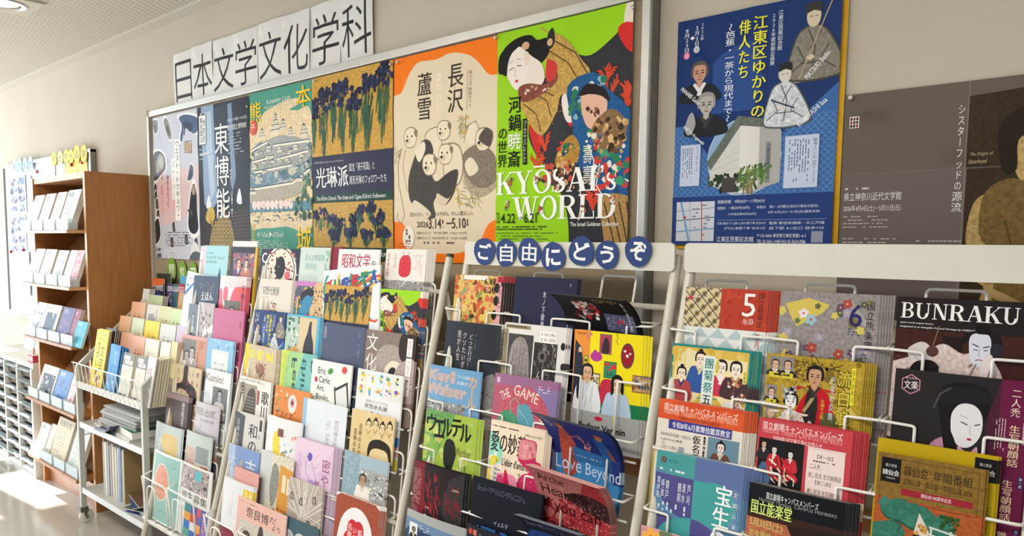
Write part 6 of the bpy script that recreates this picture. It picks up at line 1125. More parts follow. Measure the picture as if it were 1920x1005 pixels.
T(72, 22, 94, 116, '密やかな', 'a0507c', v=1, mincho=.02); T(56, 60, 72, 80, '美', 'a0507c', v=1, mincho=.02); T(8, 22, 22, 80, '小さな窓', 'b898c8', v=1)
leaf(556, 818, 627, A, 'lilac leaflet with a drawn lady and plum-coloured characters', n=7, cdx=.005, col='b098b8')
A = Art('8aa0ac', m=1); R(0, 0, 100, 30, 'a4bac6'); R(46, 20, 100, 100, 'a8aaa8', 1); BL(44, 24, 100, 100, 150, 1.2, 3, ['dcdcd8', '6a6c6c', '8c8e8c', 'f0f0ec', '3c4040']); R(0, 0, 40, 110, '8fa8b6', 1); P(50, 38, 8.4, 'b89478', '3a3634', 'e6e2d8', 'c8c4ba', h=6.4); R(0, 96, 100, 142, '4a4440', 1); T(38, 104, 90, 114, '生誕百年記念', 'e0d4bc', b=.02); TX(4, 98, 34, 102, 1, 'c8bca8')
leaf(647, 842, 729, A, 'grey-blue leaflet with a man in a white jacket above a hillside town', n=2, cup=.006)
A = Art('7b97c8'); G([(0, 0), (24, 0), (14, 142), (0, 142)], 'a8b8d8'); T(56, 16, 92, 90, '吉野', 'e4e6ec', v=1, mincho=.02); T(2, 14, 30, 92, '大峯山', 'c4cede', v=1, mincho=.01); S([(36, 60), (38, 30), (44, 22), (50, 30), (52, 60)], 'a8a8a0', 1)
leaf(430, 830, 487, A, 'blue leaflet with large pale vertical characters and a stone figure', n=3, cdx=.004)
A = Art('d9a29a', m=0); TX(40, 8, 92, 12, 1, 'b06a60'); T(20, 14, 60, 20, 'おたより', 'b8786c')
leaf(441, 873, 486, A, 'salmon pink small leaflet tucked in front of the blue one', n=3, o=-.012, h=.20, cdx=-.004, col='b8606a')
A = Art('d9d3c0', m=1); G([(0, 0), (40, 0), (34, 142), (0, 142)], 'c8ccc8'); G([(66, 14), (100, 20), (100, 142), (60, 142)], 'd89a48'); S([(38, 60), (44, 20), (56, 16), (64, 30), (62, 70), (48, 90)], '8f9088', 1); R(74, 30, 84, 60, 'e8dcc0'); R(87, 34, 96, 62, 'e8dcc0'); T(24, 80, 46, 100, '美', 'e8e0d0', v=1, mincho=.02); T(74, 88, 96, 110, '流', 'a83c34', v=1, mincho=.02); BL(40, 90, 96, 130, 24, 2, 5, ['8a4030', '2c2826', 'c87a40'])
leaf(491, 842, 551, A, 'ochre and grey leaflet with a stone lantern and open booklets', n=2, cup=.006)
A = Art('b9aca2', m=1)
for i in range(18): a = i * 2.4; L([(50 + 60 * math.cos(a), 60 + 70 * math.sin(a)), (40 + i, 50 + i * 2), (50 + 70 * math.cos(a + 1.6), 60 + 80 * math.sin(a + 1.6))], 2, 'e4ded6')
for x, y in ((12, 30), (40, 34), (78, 24), (66, 66), (90, 70), (14, 72), (40, 84)): E(x, y, 5, 7, '6a6460'); P(x, y - 1, 3, 'c8bcb0', '2c2a28', '3a3836', h=2)
BL(20, 80, 90, 130, 40, 2, 5, ['8c8078', 'a89c92', '6c625c'])
leaf(543, 893, 606, A, 'grey old map leaflet crossed by pale roads with tiny portraits', n=3, cdx=.003)
A = Art('ebe7e6'); S([(-2, 142), (0, 6), (100, 6), (102, 142)], 'a3503c', 1); S([(8, 142), (10, 60), (24, 26), (50, 14), (76, 26), (90, 60), (92, 142)], 'eae8ea'); 
for k in range(6): a = k * PI / 3; E(50 + 14 * math.cos(a), 66 + 22 * math.sin(a), 12, 14, 'c8343c')
E(50, 66, 18, 26, 'c8343c'); T(56, 44, 66, 84, '昭和を', 'f4e8e8', v=1); T(44, 42, 54, 92, 'いろどる', 'f4e8e8', v=1); T(32, 40, 43, 62, '名曲', 'f4e8e8', v=1)
leaf(632, 921, 713, A, 'pile of white leaflets with a red blossom badge in an arched frame', n=6, cdx=.004, t=.0016, o=-.006)
A = Art('e0e2e6'); 
for i in range(9): L([(6 + i * 11, 0), (4 + i * 11, 70)], 1.4, 'c8ccd4')
R(0, 88, 100, 142, '8f2a44', 1); R(70, 8, 100, 26, 'e0c040'); T(76, 11, 96, 22, '3-6', 'f4ecd0')
leaf(421, 892, 476, A, 'ribbed white leaflet with a wine red lower part and yellow corner', n=4, o=-.016, cdx=.004, cup=.006)
A = Art('e0b4a8'); T(26, 14, 80, 30, '奈良博', '2f2826', b=.008, mincho=.02) if 0 else T(20, 12, 66, 30, '奈良博', '2f2826', b=.006, mincho=.02); T(68, 12, 82, 22, 'だ', '2f2826'); T(74, 24, 90, 34, 'より', '2f2826'); TX(8, 6, 50, 9, 1, '8a6a60'); R(6, 38, 94, 142, 'ccc5bb', 1); S([(40, 142), (36, 96), (40, 68), (46, 58), (50, 38), (56, 38), (60, 56), (66, 68), (70, 96), (68, 142)], '4a413d', 1); S([(10, 142), (18, 84), (16, 60), (26, 54), (32, 62), (26, 80), (26, 142)], '55493f', 1); E(53, 76, 12, 14, '5c4c46', 1); L([(46, 74), (50, 76)], 1.2, '241c1a'); L([(57, 76), (61, 74)], 1.2, '241c1a'); L([(48, 86), (58, 86)], 1.6, '8a3c34'); T(72, 54, 94, 60, '特集 吉野', '5a504c')
leaf(447, 928, 537, A, 'pink newsletter with a dark bronze guardian statue', n=2, o=-.02)
A = Art('44616a'); E(24, 60, 22, 40, 'b8b4b8'); E(24, 60, 18, 34, '8a969c', 1); BL(8, 30, 40, 90, 30, 2, 4, ['c8b8b8', '6a8088', 'dcd4d0']); S([(40, 30), (50, 20), (70, 24), (80, 40), (66, 56), (48, 50)], 'c8ccd0', 1); T(66, 56, 96, 90, '明', 'ecf0f0', b=.008); T(14, 84, 34, 106, '術', 'ecf0f0')
leaf(528, 962, 598, A, 'dark teal leaflet with an ornamental oval and a white character', n=2, cdx=.003, o=-.012, col='2c4046')
# ---------------------------------------------------------------- leaflets of the two-column rack
A = Art('a4d3da'); R(0, 0, 8, 142, 'd8c8d0'); T(12, 14, 40, 19, '2026年度', '33535c'); T(12, 22, 86, 30, 'アーカイブズ・カレッジ', '33535c', b=.01); T(12, 33, 56, 38, '史料管理学研修会', '33535c'); G([(40, 128), (72, 44), (80, 80), (74, 128), (66, 128), (70, 70), (50, 128)], '3c6070')
leaf(384, 460, 430, A, 'pale turquoise leaflet with a tall dark letter shape', n=2, cdx=-.010)
A = Art('2b2a2e'); R(14, 12, 92, 90, '8a6a78', 1); BL(14, 14, 92, 88, 70, 2, 7, ['c85a5c', '6a4a78', 'e0b898', '3a3040', 'd8a068', 'b84a58']); P(34, 34, 9, 'e0b8a0', '3c2c38', '6a4a78', h=3); P(62, 34, 8, 'e8c8b0', '201a20', 'c87a5c', h=3); T(12, 82, 66, 100, 'ピッコマ', 'ecece8', b=.03); R(92, 0, 100, 142, 'd8b03c')
leaf(434, 463, 484, A, 'black-edged leaflet with crowded dark comic figures', n=3, cdx=.003, col='8a7a3c')
A = Art('35425a'); T(34, 34, 80, 52, 'えほん', 'e8eaee', b=.01, rot=-.05); T(24, 60, 88, 80, '作品公募', 'e8eaee', b=.01, rot=-.03); BL(8, 14, 92, 34, 26, .8, 1.4, ['d8b060', 'e8906c', 'dfe4ea']); T(40, 92, 86, 98, '4.1～6.15', 'dfe4ea')
leaf(365, 516, 412, A, 'slate navy leaflet with handwritten white characters', n=2, cdx=-.004, col='5aa0d0')
A = Art('d85a70'); S([(0, 0), (100, 0), (100, 20), (60, 24), (40, 60), (20, 60), (10, 26), (0, 30)], 'e6d8d8'); BL(0, 0, 100, 24, 160, .5, 1.1, ['c04a58', 'b89ca0']); S([(20, 26), (34, 24), (36, 48), (26, 54), (18, 44)], 'd85a70'); R(26, 50, 84, 110, '6a6456', 1); P(56, 74, 11, 'b8a894', '2c2824', '3c3832', h=3); R(70, 24, 92, 34, 'e8604c'); T(84, 16, 96, 100, '宇野千代展', '3c2430', v=1, mincho=.02)
leaf(414, 516, 464, A, 'rose red leaflet with a sepia portrait and a lace border', n=5, cdx=.005, col='b8707c', cup=.004)
A = Art('6c7480', m=1); R(86, 0, 100, 142, 'dcdad8'); P(46, 34, 14, 'a8acb0', '5a606a', '8a9098', h=2); P(46, 78, 14, 'b0b4b8', '4a505a', '7a8088', h=2); T(6, 96, 78, 106, '映画の時代', 'e8eaec')
leaf(355, 569, 373, A, 'narrow blue-grey leaflet strip with a column of portraits', n=2, wd=.1)
A = Art('b8aeb0', m=1)
for i in range(16): a = i * 2.1; L([(50 + 70 * math.cos(a), 50 + 80 * math.sin(a)), (50, 50 + i), (50 + 60 * math.cos(a + 2), 50 + 80 * math.sin(a + 2))], 3, 'ece8e6')
BL(10, 20, 90, 110, 30, 3, 6, ['7a6468', '8c8084', '5a5054'])
leaf(373, 566, 404, A, 'grey map leaflet with pale crossing roads behind the pink leaflet', n=2, wd=.14)
A = Art('c2668e'); T(86, 20, 94, 36, '倉橋', '3a3040', v=1); T(88, 60, 96, 100, '劇団公演', '3a3040', v=1); L([(30, 34), (50, 30), (60, 50), (40, 70), (34, 90)], .5, 'a85478'); L([(60, 40), (70, 60), (56, 90)], .5, 'a85478')
leaf(403, 577, 459, A, 'plain magenta pink leaflet with tiny dark characters at its edge', n=3, cdx=.003, col='8a4468')
A = Art('c98f74', m=1); R(6, 8, 60, 86, '77706c', 1); P(26, 44, 10, 'b8b0ac', '3a3634', 'dcd8d4', h=4); P(46, 36, 11, 'c0b8b4', '2a2624', 'a8a4a0', h=5); R(0, 0, 100, 5, 'd8a0a0'); R(70, 8, 86, 26, 'b87a5c'); T(66, 30, 72, 90, '文学の旅路', '7a4a34', v=1)
leaf(341, 626, 389, A, 'terracotta leaflet with a grey photograph of two people', n=2, cdx=.003)
A = Art('8cbbdc'); BL(0, 0, 100, 18, 14, 2, 5, ['6a9cc8', 'a8d0e8']); R(24, 22, 84, 116, 'e4e6e4'); O(27, 25, 81, 113, .6, '9aa4ac'); T(34, 46, 72, 52, '第二十回', '6a7078'); T(30, 58, 78, 66, 'シナリオ集の', '5a6068'); T(34, 72, 76, 82, '短編賞', '5a6068'); 
leaf(388, 632, 439, A, 'sky blue leaflet with a white lettered panel', n=3, cdx=.005)
A = Art('cdbf9e', m=0); S([(40, 0), (54, 0), (56, 30), (84, 44), (90, 70), (60, 90), (40, 120), (20, 110), (40, 84), (64, 66), (56, 54), (30, 50), (16, 60), (10, 44), (36, 34)], '3a3430'); 
for i in range(5):
    for j in range(5): T(16 + i * 17, 8 + j * 20, 26 + i * 17, 20 + j * 20, '文学生誕百年太宰治走れ桜桃斜陽人間失格津軽女生徒展'[i * 5 + j], 'b0446c' if (i + j) % 2 else '8a4c5c', v=1)
leaf(326, 680, 378, A, 'beige leaflet with a black brush swirl under magenta characters', n=2, cdx=.006, col='b8a49c')
A = Art('dde2e6'); T(0, 8, 74, 24, 'Kunio:', 'a4948c', b=.03); T(-2, 44, 22, 58, 'etrou', 'c4ccd4', b=.02); R(34, 32, 92, 100, '76787a', 1); P(62, 50, 11, 'b4b4b4', '26262a', 'd0d0d0', h=4); G([(40, 90), (56, 78), (70, 86), (60, 100)], '2c2c30')
leaf(387, 690, 434, A, 'white leaflet with tan lettering and a monochrome man reading', n=3, cdx=.004, col='5c7a84')
A = Art('5f5455', m=1); G([(0, 0), (100, 0), (100, 10), (0, 12)], '9a8488'); S([(16, 84), (22, 60), (26, 40), (30, 60), (36, 84)], 'c8a070', 1); T(70, 12, 84, 96, '歴程百十年', 'dcdada', v=1, b=.008)
leaf(314, 734, 355, A, 'dusky brown leaflet with a flame and white vertical title', n=3, cdx=.008, cdy=.003, col='6a5460')
A = Art('c8c4cc'); G([(0, 50), (100, 60), (100, 142), (0, 142)], 'b4b0ba'); T(6, 10, 88, 26, '奈良思い出の町', '4c4a52'); T(34, 31, 86, 37, '富士吉田の百景', '5a5860'); S([(-4, 112), (30, 76), (52, 62), (74, 74), (104, 110), (104, 142), (-4, 142)], 'c87c62', 1); S([(-4, 120), (40, 92), (104, 112), (104, 142), (-4, 142)], '4c4468', 1)
leaf(369, 750, 412, A, 'glossy lavender leaflet with a reddish mountain', n=2, cup=.012, cdx=.006, col='8a7a78')
A = Art('c3ced0'); O(12, 18, 88, 130, .6, 'e0d8c0'); S([(40, 20), (86, 22), (84, 70), (50, 60), (34, 40)], 'dcc48c'); T(14, 30, 34, 90, '野の文', 'e4ecec', v=1); BL(34, 66, 88, 92, 30, 2, 4, ['5c544c', '8a8074', '2c2a28'])
leaf(294, 788, 342, A, 'shiny pale grey leaflet with a sand-coloured patch', n=2, cup=.010, cdx=.010, cdy=.003, col='2c2a2e')
A = Art('bfc8c4'); R(4, 30, 46, 90, 'c8a8a0', 1); R(48, 24, 92, 56, '8f999c', 1); R(48, 60, 68, 100, 'dcc8a8'); T(53, 64, 63, 96, '文展', '3c3a38', v=1); R(70, 60, 94, 100, 'c8805c', 1); BL(72, 62, 92, 98, 14, 2, 4, ['4c8a94', 'e8c8a0', '8a3c34']); R(4, 92, 50, 100, '3c2e20'); T(8, 93, 46, 99, '二人展', 'c8a050')
leaf(351, 805, 398, A, 'glossy greenish leaflet with a mosaic of small pictures', n=2, cup=.008, cdx=.006, col='2c2a2e')
A = Art('dfe8e6'); R(5, 5, 95, 138, '92bcb6'); E(38, 60, 27, 38, 'dfe8e6'); E(38, 60, 25.5, 36.5, 'd99a82', 1); L([(36, 50), (42, 54), (36, 60), (32, 56)], .8, 'f0dcc8'); TX(56, 22, 86, 25, 1, '4c5a5c'); TX(36, 116, 70, 121, 2, '6a8a88')
leaf(291, 841, 342, A, 'sea green leaflet with a large salmon pink oval', n=2, h=.30, o=-.006, cup=.008)
A = Art('dcdcd8'); R(0, 4, 92, 50, 'a0989a', 1); BL(0, 6, 90, 50, 60, 2, 5, ['6a5c60', 'c8c0bc', '8a7a7c', 'd8b4b4', '4c4448']); R(48, 8, 70, 26, '5ab0bc'); T(6, 54, 92, 70, '修生募集', '2c2c2c', b=.008, mincho=.02)
for i, c in enumerate(('3c8a8a', '5c5a9c', 'c8606c', 'e0a050', 'c8503c', '6a6ab4', '3c7ac0', 'd8d8d4', 'e8a860', '5aa08c', '4c6ab8', 'a85a78')): R(6 + (i % 3) * 22 + 16, 76 + (i // 3) * 16, 28 + (i % 3) * 22 + 16, 92 + (i // 3) * 16, c)
R(78, 76, 98, 142, '5c68a8'); T(81, 80, 94, 130, '受講生歓迎', 'e8a0b4', v=1)
leaf(344, 864, 398, A, 'white leaflet with a big black notice line over coloured squares', n=2, o=-.006, cup=.006)

leaf(377, 461, 402, mag_like('e6dfe4', 'c05a6c'), 'white leaflet edge with a small red mark left of the turquoise one', wd=.2, o=.006)
leaf(352, 507, 396, mag_like('dfe8f2', '3c7ab8'), 'white and blue sheet tilted behind the slate navy leaflet', o=.010, wd=.2, h=.28, tilt=.10)
leaf(437, 452, 480, mag_like('f0f0ee', 'c8ccd0'), 'blank white sheet standing tall behind the black comic leaflet', o=.010, wd=.2)

# ---------------------------------------------------------------- lettered paper discs on the header
for i, (ch, x, y, rx, ry, ro) in enumerate((('ご', 908.5, 471, 20, 25.5, .1), ('自', 949, 474, 19.5, 26.5, 0), ('由', 992, 473, 22, 27, .05), ('に', 1037, 482, 23.5, 27.5, -.05), ('ど', 1090, 471, 25, 28, .1), ('う', 1138, 478, 23, 27, .1), ('ぞ', 1196.5, 471, 26, 29, .08))):
    c = onY(x, y, 1.676 - .0004 * i); e = onY(x + rx, y, 1.676); f = onY(x, y + ry, 1.676); a, b_ = e[0] - c[0], c[2] - f[2]
    root = empty('paper_disc', c, label='blue paper disc on the rack header, ' + ('first from the left', 'second from the left', 'third from the left', 'fourth and lowest-hanging one', 'fifth from the left', 'sixth from the left', 'last at the right end')[i], cat='disc', group='lettered blue paper discs on the rack header')
    rd = random.Random(i); pts = []
    for k in range(26):
        t_ = 2 * PI * k / 26; q = 1 + .035 * math.sin(3 * t_ + i) + rd.uniform(-.02, .02); pts.append((a * q * math.cos(t_), b_ * q * math.sin(t_)))
    b = MB(); b.prism([(px_, pz_) for px_, pz_ in pts], -.0008, 0); b.build('disc', mat('blue_disc_paper', '1f3c78', .7), root)
    A = Art('1f3c78', 1.0); A.sh = []; T(14, 12, 88, 88, ch, 'f2f2f0', b=.03, rot=ro)
    build_print('character', A, 2 * a * .8, 2 * b_ * .8, lambda u, v, z: Vector(((u - .5) * 2 * a * .82, -.0009 - z, (v - .5) * 2 * b_ * .82)), root)
# green discs with cut-out characters on the board below the lilac poster
for i, (ch, x, y, rx, ry) in enumerate((('閲', 322, 507, 10, 24), ('覧', 342, 511, 9.5, 22), ('コ', 362, 512, 9.5, 21))):
    c = onY(x, y, YB - .004); e = onY(x + rx, y, YB); f = onY(x, y + ry, YB); a, b_ = e[0] - c[0], c[2] - f[2]
    root = empty('paper_disc', c, label=('leftmost', 'middle', 'rightmost')[i] + ' green oval with a white character under the lilac poster', cat='disc', group='lettered green ovals on the notice board')
    b = MB(); b.prism([(a * math.cos(2 * PI * k / 24), b_ * math.sin(2 * PI * k / 24)) for k in range(24)], -.0008, 0); b.build('disc', mat('green_disc_paper', '7aa83a', .7), root)
    A = Art('7aa83a', 1.0); A.sh = []; T(20, 24, 80, 86, ch, 'f4f4ec', b=.02)
    build_print('character', A, 1, 1, lambda u, v, z: Vector(((u - .5) * 2 * a * .9, -.0009 - z, (v - .5) * 2 * b_ * .9)), root)

# ---------------------------------------------------------------- magazine bookcase
WOOD = mat('oak_veneer', 'a8703c', .42, noise=.14, nscale=5, stretch=(14, 14, 1.2)); WOODL = mat('pale_oak_edge', 'c99a6c', .45, noise=.08, nscale=8)
BX0, BX1, BY0, BY1, BH = -5.01, -4.183, 1.541, 1.885, H0 + .357
bc = empty('bookcase', (BX1, BY1, 0), label='tall oak magazine bookcase with five sloping display shelves', cat='bookcase')
def K(mb, name, m, par=bc, **k): return keep(mb.build(name, m, **k), par)
K(MB().box(BX1 - .024, BY0, 0, BX1, BY1, BH - .0), 'side_panel', WOOD, bevel=.001); K(MB().box(BX0, BY0, 0, BX0 + .024, BY1, BH), 'side_panel', WOOD, bevel=.001)
K(MB().box(BX0 + .024, BY0 + .004, BH - .034, BX1 - .024, BY1, BH - .001), 'top_panel', WOODL); K(MB().box(BX0 + .024, BY1 - .01, .05, BX1 - .024, BY1, BH - .03), 'back_panel', WOOD)
K(MB().box(BX0 + .024, BY0 + .03, 0, BX1 - .024, BY0 + .05, .13), 'kick_board', mat('kick_board_pinkish_oak', 'b98463', .4, noise=.08, nscale=9))
K(MB().box(BX1 - .0245, BY0 - .002, .0, BX1 + .0005, BY0, BH), 'front_edge', WOODL); K(MB().box(BX0, BY0 - .002, .0, BX0 + .024, BY0, BH), 'front_edge', WOODL)
LIPS = [H0 + v for v in (.045, -.258, -.575, -.945, -1.300)]
ACR = mat('clear_acrylic', 'dcecf0', .08, trans=.0, alpha=.32, spec=.6)
LBL = mat('label_card_pale', 'dfe8ea', .5); 
WD_ = (BX1 - BX0 - .052) / 4
for ti, z in enumerate(LIPS):
    for s in range(4):
        xa = BX0 + .026 + WD_ * s; xb = xa + WD_ - .003
        K(MB().slab(xa, xb, [(1.452, z - .014), (1.545, z - .014), (1.60, z - .006), (1.60, z + .008), (1.545, z + .002), (1.452, z + .002)]), 'ledge_board', WOODL if ti < 2 else WOOD, bevel=.001)
        K(MB().slab(xa, xb, [(1.575, z + .004), (1.588, z + .001), (1.80, z + .270), (1.788, z + .276)]), 'display_board', WOODL)
        # clear holder with its card
        h = MB().box(xa + .012, 1.462, z + .003, xb - .012, 1.465, z + .062).box(xa + .012, 1.462, z + .003, xb - .012, 1.512, z + .006).box(xa + .012, 1.462, z + .003, xa + .014, 1.512, z + .062).box(xb - .014, 1.462, z + .003, xb - .012, 1.512, z + .062)
        ho = K(h, 'label_holder', ACR)
        A = Art(['e4eef0', 'dfe6ec', 'dbe8ee', 'e6e9ea'][(s + ti) % 4], .34); R(8, 3, 42, 16, 'f6f6f4'); T(11, 5, 38, 13, ['雑誌', '文学', '美術', '歴史'][(s + 2 * ti) % 4], '3a3c40'); TX(46, 14, 92, 30, 3, 'a8bcc4', fill=.4)
        cd = build_print('label_card', A, 1, 1, lambda u, v, zz: Vector((xa + .018 + u * (xb - xa - .036), 1.4655 - zz, z + .008 + v * .050)), None); cd.parent = ho
BK = {}
def book(name, x, y, z, wd, ht, th, art, label, cat, lean=.42, group=None, col='e8e4da', yaw=0, bend=0):
    """a standing book or magazine: cover on its front, pages on its sides"""
    key = (round(wd, 3), round(ht, 3), round(th, 3), col)
    if key not in BK:
        b = MB(); b.box(-wd / 2, 0, 0, wd / 2, .0006, ht, 0).box(-wd / 2, th - .0006, 0, wd / 2, th, ht, 0).box(-wd / 2, 0, 0, -wd / 2 + .0006, th, ht, 0)
        b.box(-wd / 2 + .0007, .0007, .0015, wd / 2 - .001, th - .0007, ht - .001, 1); b2 = b.build(name, [mat('cover_card_' + col, col, .5), mat('book_pages', 'ddd6c4', .7, noise=.08, nscale=200, stretch=(1, 30, 1))]); BK[key] = b2.data; root = b2
    else: root = bpy.data.objects.new(name, BK[key]); C.objects.link(root)
    root.matrix_world = Matrix.Translation((x + wd / 2, y, z)) @ Matrix.Rotation(-math.atan(lean), 4, 'X') @ Matrix.Rotation(yaw, 4, 'Z')
    if art: build_print('printed_cover', art, wd, ht, lambda u, v, zz: Vector(((u - .5) * wd, -zz, v * ht)), root)
    return tag(root, label, cat, group)
def mag(bg, title, tc, asp=1.4, body=None, n=30):
    A = Art(bg, asp); T(12, 8, 12 + 18 * min(4, len(title)), 26, title, tc)
    if body: BL(14, 40, 86, 100 * asp - 20, n, 3, 10, body, m=1)
    else: TX(16, 36, 84, 100 * asp - 30, 8, '9aa0a8', fill=.25)
    TX(14, 100 * asp - 18, 80, 100 * asp - 8, 2, tc, fill=.3); return A
def px_book(px, py, px1, zb, Y, th, art, label, cat='magazine', lean=.33, **k):
    """a book whose visible top left corner is at px, py; it stands at height zb with its foot at depth Y"""
    ht = .2
    for _ in range(6):
        yt = Y + ht * math.sin(math.atan(lean)); p = onY(px, py, yt); ht = max(.05, (p[2] - zb) / math.cos(math.atan(lean)))
    q = onY(px1, py, yt); return book(k.pop('name', 'magazine'), p[0], Y, zb, max(.02, q[0] - p[0]), ht, th, art, label, cat, lean, **k)
L0 = [z + .004 for z in LIPS]; YF = 1.483
for px, py, px1, c, t, tc, lab, th in ((67, 367, 85, 'e6e8ec', '國文', '4a5260', 'white journal at the left of the top bookcase shelf', .02), (88, 364, 106, 'e4e4e2', '文学', '4a5260', 'thick white journal second on the top bookcase shelf', .05), (110, 361, 127, 'e8ecf0', '研究', '4a5260', 'white journal third on the top bookcase shelf', .02), (130, 357, 154, 'd8e8ec', '美濃', '3c6470', 'pale blue magazine at the right of the top bookcase shelf', .03)):
    px_book(px, py, px1, L0[0], YF, th, mag(c, t, tc), lab)
for px, py, px1, c, t, tc, lab, body in ((66, 466, 86, 'ece4e8', '文芸', '8a6a9c', 'magazine with mauve block, left on the second bookcase shelf', ['b898c8', 'c8b0d0']), (88, 467, 108, 'e8e0dc', '文學', '2c2c30', 'magazine with red-black title, second on the second bookcase shelf', ['c8b0ac', 'e0d0c8']), (112, 469, 130, 'e4e4ec', '群像', '4c5468', 'blue-grey patterned magazine on the second bookcase shelf', ['8a94b8', 'b8c0d8']), (134, 469, 147, 'e8eef4', '新潮', '5a8ac0', 'slim white-blue magazine on the second bookcase shelf', None), (148, 469, 160, 'e8b4bc', '婦人', 'c83c50', 'pink-red magazine at the right of the second bookcase shelf', ['d85a6c', 'e89aa4'])):
    px_book(px, py, px1, L0[1], YF, .02, mag(c, t, tc, body=body), lab)
A1 = Art('22324a'); O(4, 4, 96, 137, 8, 'e8e6dc'); T(14, 10, 86, 24, '季刊文科', '2c3440') ; A1 = mag('e6e4da', '季刊', '2c3440'); R(16, 34, 84, 118, '3c4c60'); G([(56, 34), (66, 34), (60, 60)], 'e6e4da')
for px, py, px1, a, lab, c in ((68, 565, 89, mag('e8ebea', '文藝', '20242c', body=['4c5058', 'c8ccd0']), 'white magazine with bold black title on the third bookcase shelf', 'e8e4da'), (90, 569, 117, A1, 'cream bordered magazine with dark square on the third bookcase shelf', 'e8e4da'), (121, 575, 143, mag('544a80', '俳句', 'c8c0e0', body=['6a5c98', '8a5a90', '48407a']), 'violet magazine on the third bookcase shelf', '544a80'), (144, 579, 155, mag('8a2034', '短歌', 'e0b8c0'), 'dark red magazine beside the violet one', '7a1c30')):
    px_book(px, py, px1, L0[2], YF, .018, a, lab, col=c)
px_book(147, 601, 166, L0[2], 1.468, .012, mag('3aa8bc', '月刊', 'e8f4f4'), 'turquoise magazine standing forward at the third shelf end', col='3aa8bc')
A1 = mag('e0dcdc', '中央', '2c2c30'); R(14, 34, 92, 120, '2c2a2c'); BL(18, 40, 88, 112, 14, 4, 12, ['8a8684', '5c5856', 'b8b4b0'])
for px, py, px1, a, lab, c in ((84, 682, 112, A1, 'magazine with a black and white photograph on the fourth bookcase shelf', 'e8e4da'), (114, 692, 138, mag('5a86c8', '世界', 'e8eef8', body=['4c78b8', '30507c']), 'light blue magazine on the fourth bookcase shelf', '3c5a8c'), (140, 700, 151, mag('ece6e0', '現代', 'c84870', body=['d86a8c', 'e8b0c0']), 'cream and pink magazine right on the fourth bookcase shelf', 'e8e4da')):
    px_book(px, py, px1, L0[3], YF, .022, a, lab, col=c)
for px, py, px1, c, t, lab, th in ((80, 790, 96, 'e2e0da', '新聞', 'white paper booklet at the left of the lowest bookcase shelf', .02), (99, 794, 110, 'e4dccc', '本', 'narrow cream booklet on the lowest bookcase shelf', .012), (113, 780, 142, 'dcd0b4', '図書新聞', 'thick tan newspaper bundle on the lowest bookcase shelf', .05), (148, 796, 172, 'd8dcd8', '週刊', 'grey-white newspaper at the right of the lowest bookcase shelf', .02)):
    px_book(px, py, px1, L0[4], YF, th, mag(c, t, '5a5a58'), lab, name='newspaper' if 'newspaper' in lab else 'magazine')
# ---------------------------------------------------------------- drawer cabinet
IV = mat('ivory_steel', 'dcdad0', .35); DK = mat('smoky_drawer_front', '4a423e', .25, spec=.5, noise=.25, nscale=14); HD = mat('clear_drawer_lip', '93a0a4', .2)
CBX1, CBY0, CBZ = -5.066, 1.513, H0 - .772
cab = empty('drawer_cabinet', (CBX1, 1.88, 0), label='ivory letter cabinet with rows of small smoky drawers', cat='cabinet')
cols_, rows_ = 4, 9; PW, PH = .2585, .0735; CBX0 = CBX1 - cols_ * PW - .03
K(MB().box(CBX0, CBY0 + .01, CBZ - .03, CBX1, 1.88, CBZ), 'top_panel', IV, cab, bevel=.002); K(MB().box(CBX1 - .028, CBY0, 0, CBX1, 1.88, CBZ - .03), 'side_panel', IV, cab); K(MB().box(CBX0, CBY0, 0, CBX0 + .02, 1.88, CBZ - .03), 'side_panel', IV, cab)
K(MB().box(CBX0, CBY0 + .02, 0, CBX1 - .028, 1.87, .035), 'plinth', IV, cab); K(MB().box(CBX0 + .02, 1.86, .03, CBX1 - .03, 1.87, CBZ - .03), 'back_panel', IV, cab)
for c in range(cols_):
    xr = CBX1 - .028 - c * PW
    if c: K(MB().box(xr - .012, CBY0, .03, xr + .012, 1.86, CBZ - .03), 'divider', IV, cab)
    for r in range(rows_):
        z1 = CBZ - .03 - r * PH; xa, xb = xr - PW + .014, xr - .014
        d = K(MB().box(xa, CBY0 + .022, z1 - PH + .008, xb, CBY0 + .30, z1 - .010), 'drawer', DK, cab)
        keep_ = MB().slab(xa, xb, [(CBY0 + .022, z1 - .018), (CBY0 - .006, z1 - .026), (CBY0 - .006, z1 - .020), (CBY0 + .022, z1 - .010)]).build('handle', HD)
        keep_.parent = d
# things on the cabinet
A = Art('e8ecd8', 1.42); R(0, 0, 100, 28, 'e4e2e2'); BL(12, 6, 60, 26, 12, 3, 9, ['2c2a2e', '5a5054']); R(0, 28, 100, 52, 'd8303c'); T(24, 32, 70, 42, '冊子募集', 'f8eeee', b=.01); R(0, 54, 100, 58, 'e88a4c'); TX(6, 62, 94, 132, 12, 'a8b484', fill=.45)
book('leaflet', -5.62, 1.70, CBZ, .20, .285, .003, A, 'red, white and yellow leaflet leaning on the cabinet top', 'leaflet', .22)
A = Art('dfe6ee', 1.42); G([(0, 60), (50, 40), (60, 90), (0, 100)], '9ab0cc'); TX(10, 8, 90, 40, 6, 'a0aab8', fill=.35); TX(10, 100, 90, 134, 6, 'a0aab8', fill=.35)
book('leaflet', -5.90, 1.72, CBZ, .20, .285, .003, A, 'pale blue-grey leaflet leaning on the cabinet top at the frame edge', 'leaflet', .22)
book('leaflet', -5.36, 1.73, CBZ, .19, .26, .003, mag('ebe8e2', '案内', '8a8488'), 'plain white leaflet leaning beside the bookcase on the cabinet', 'leaflet', .2)
pb = empty('pen_box', (-5.16, 1.56, CBZ), label='small red and white lettered box on the cabinet corner', cat='box')
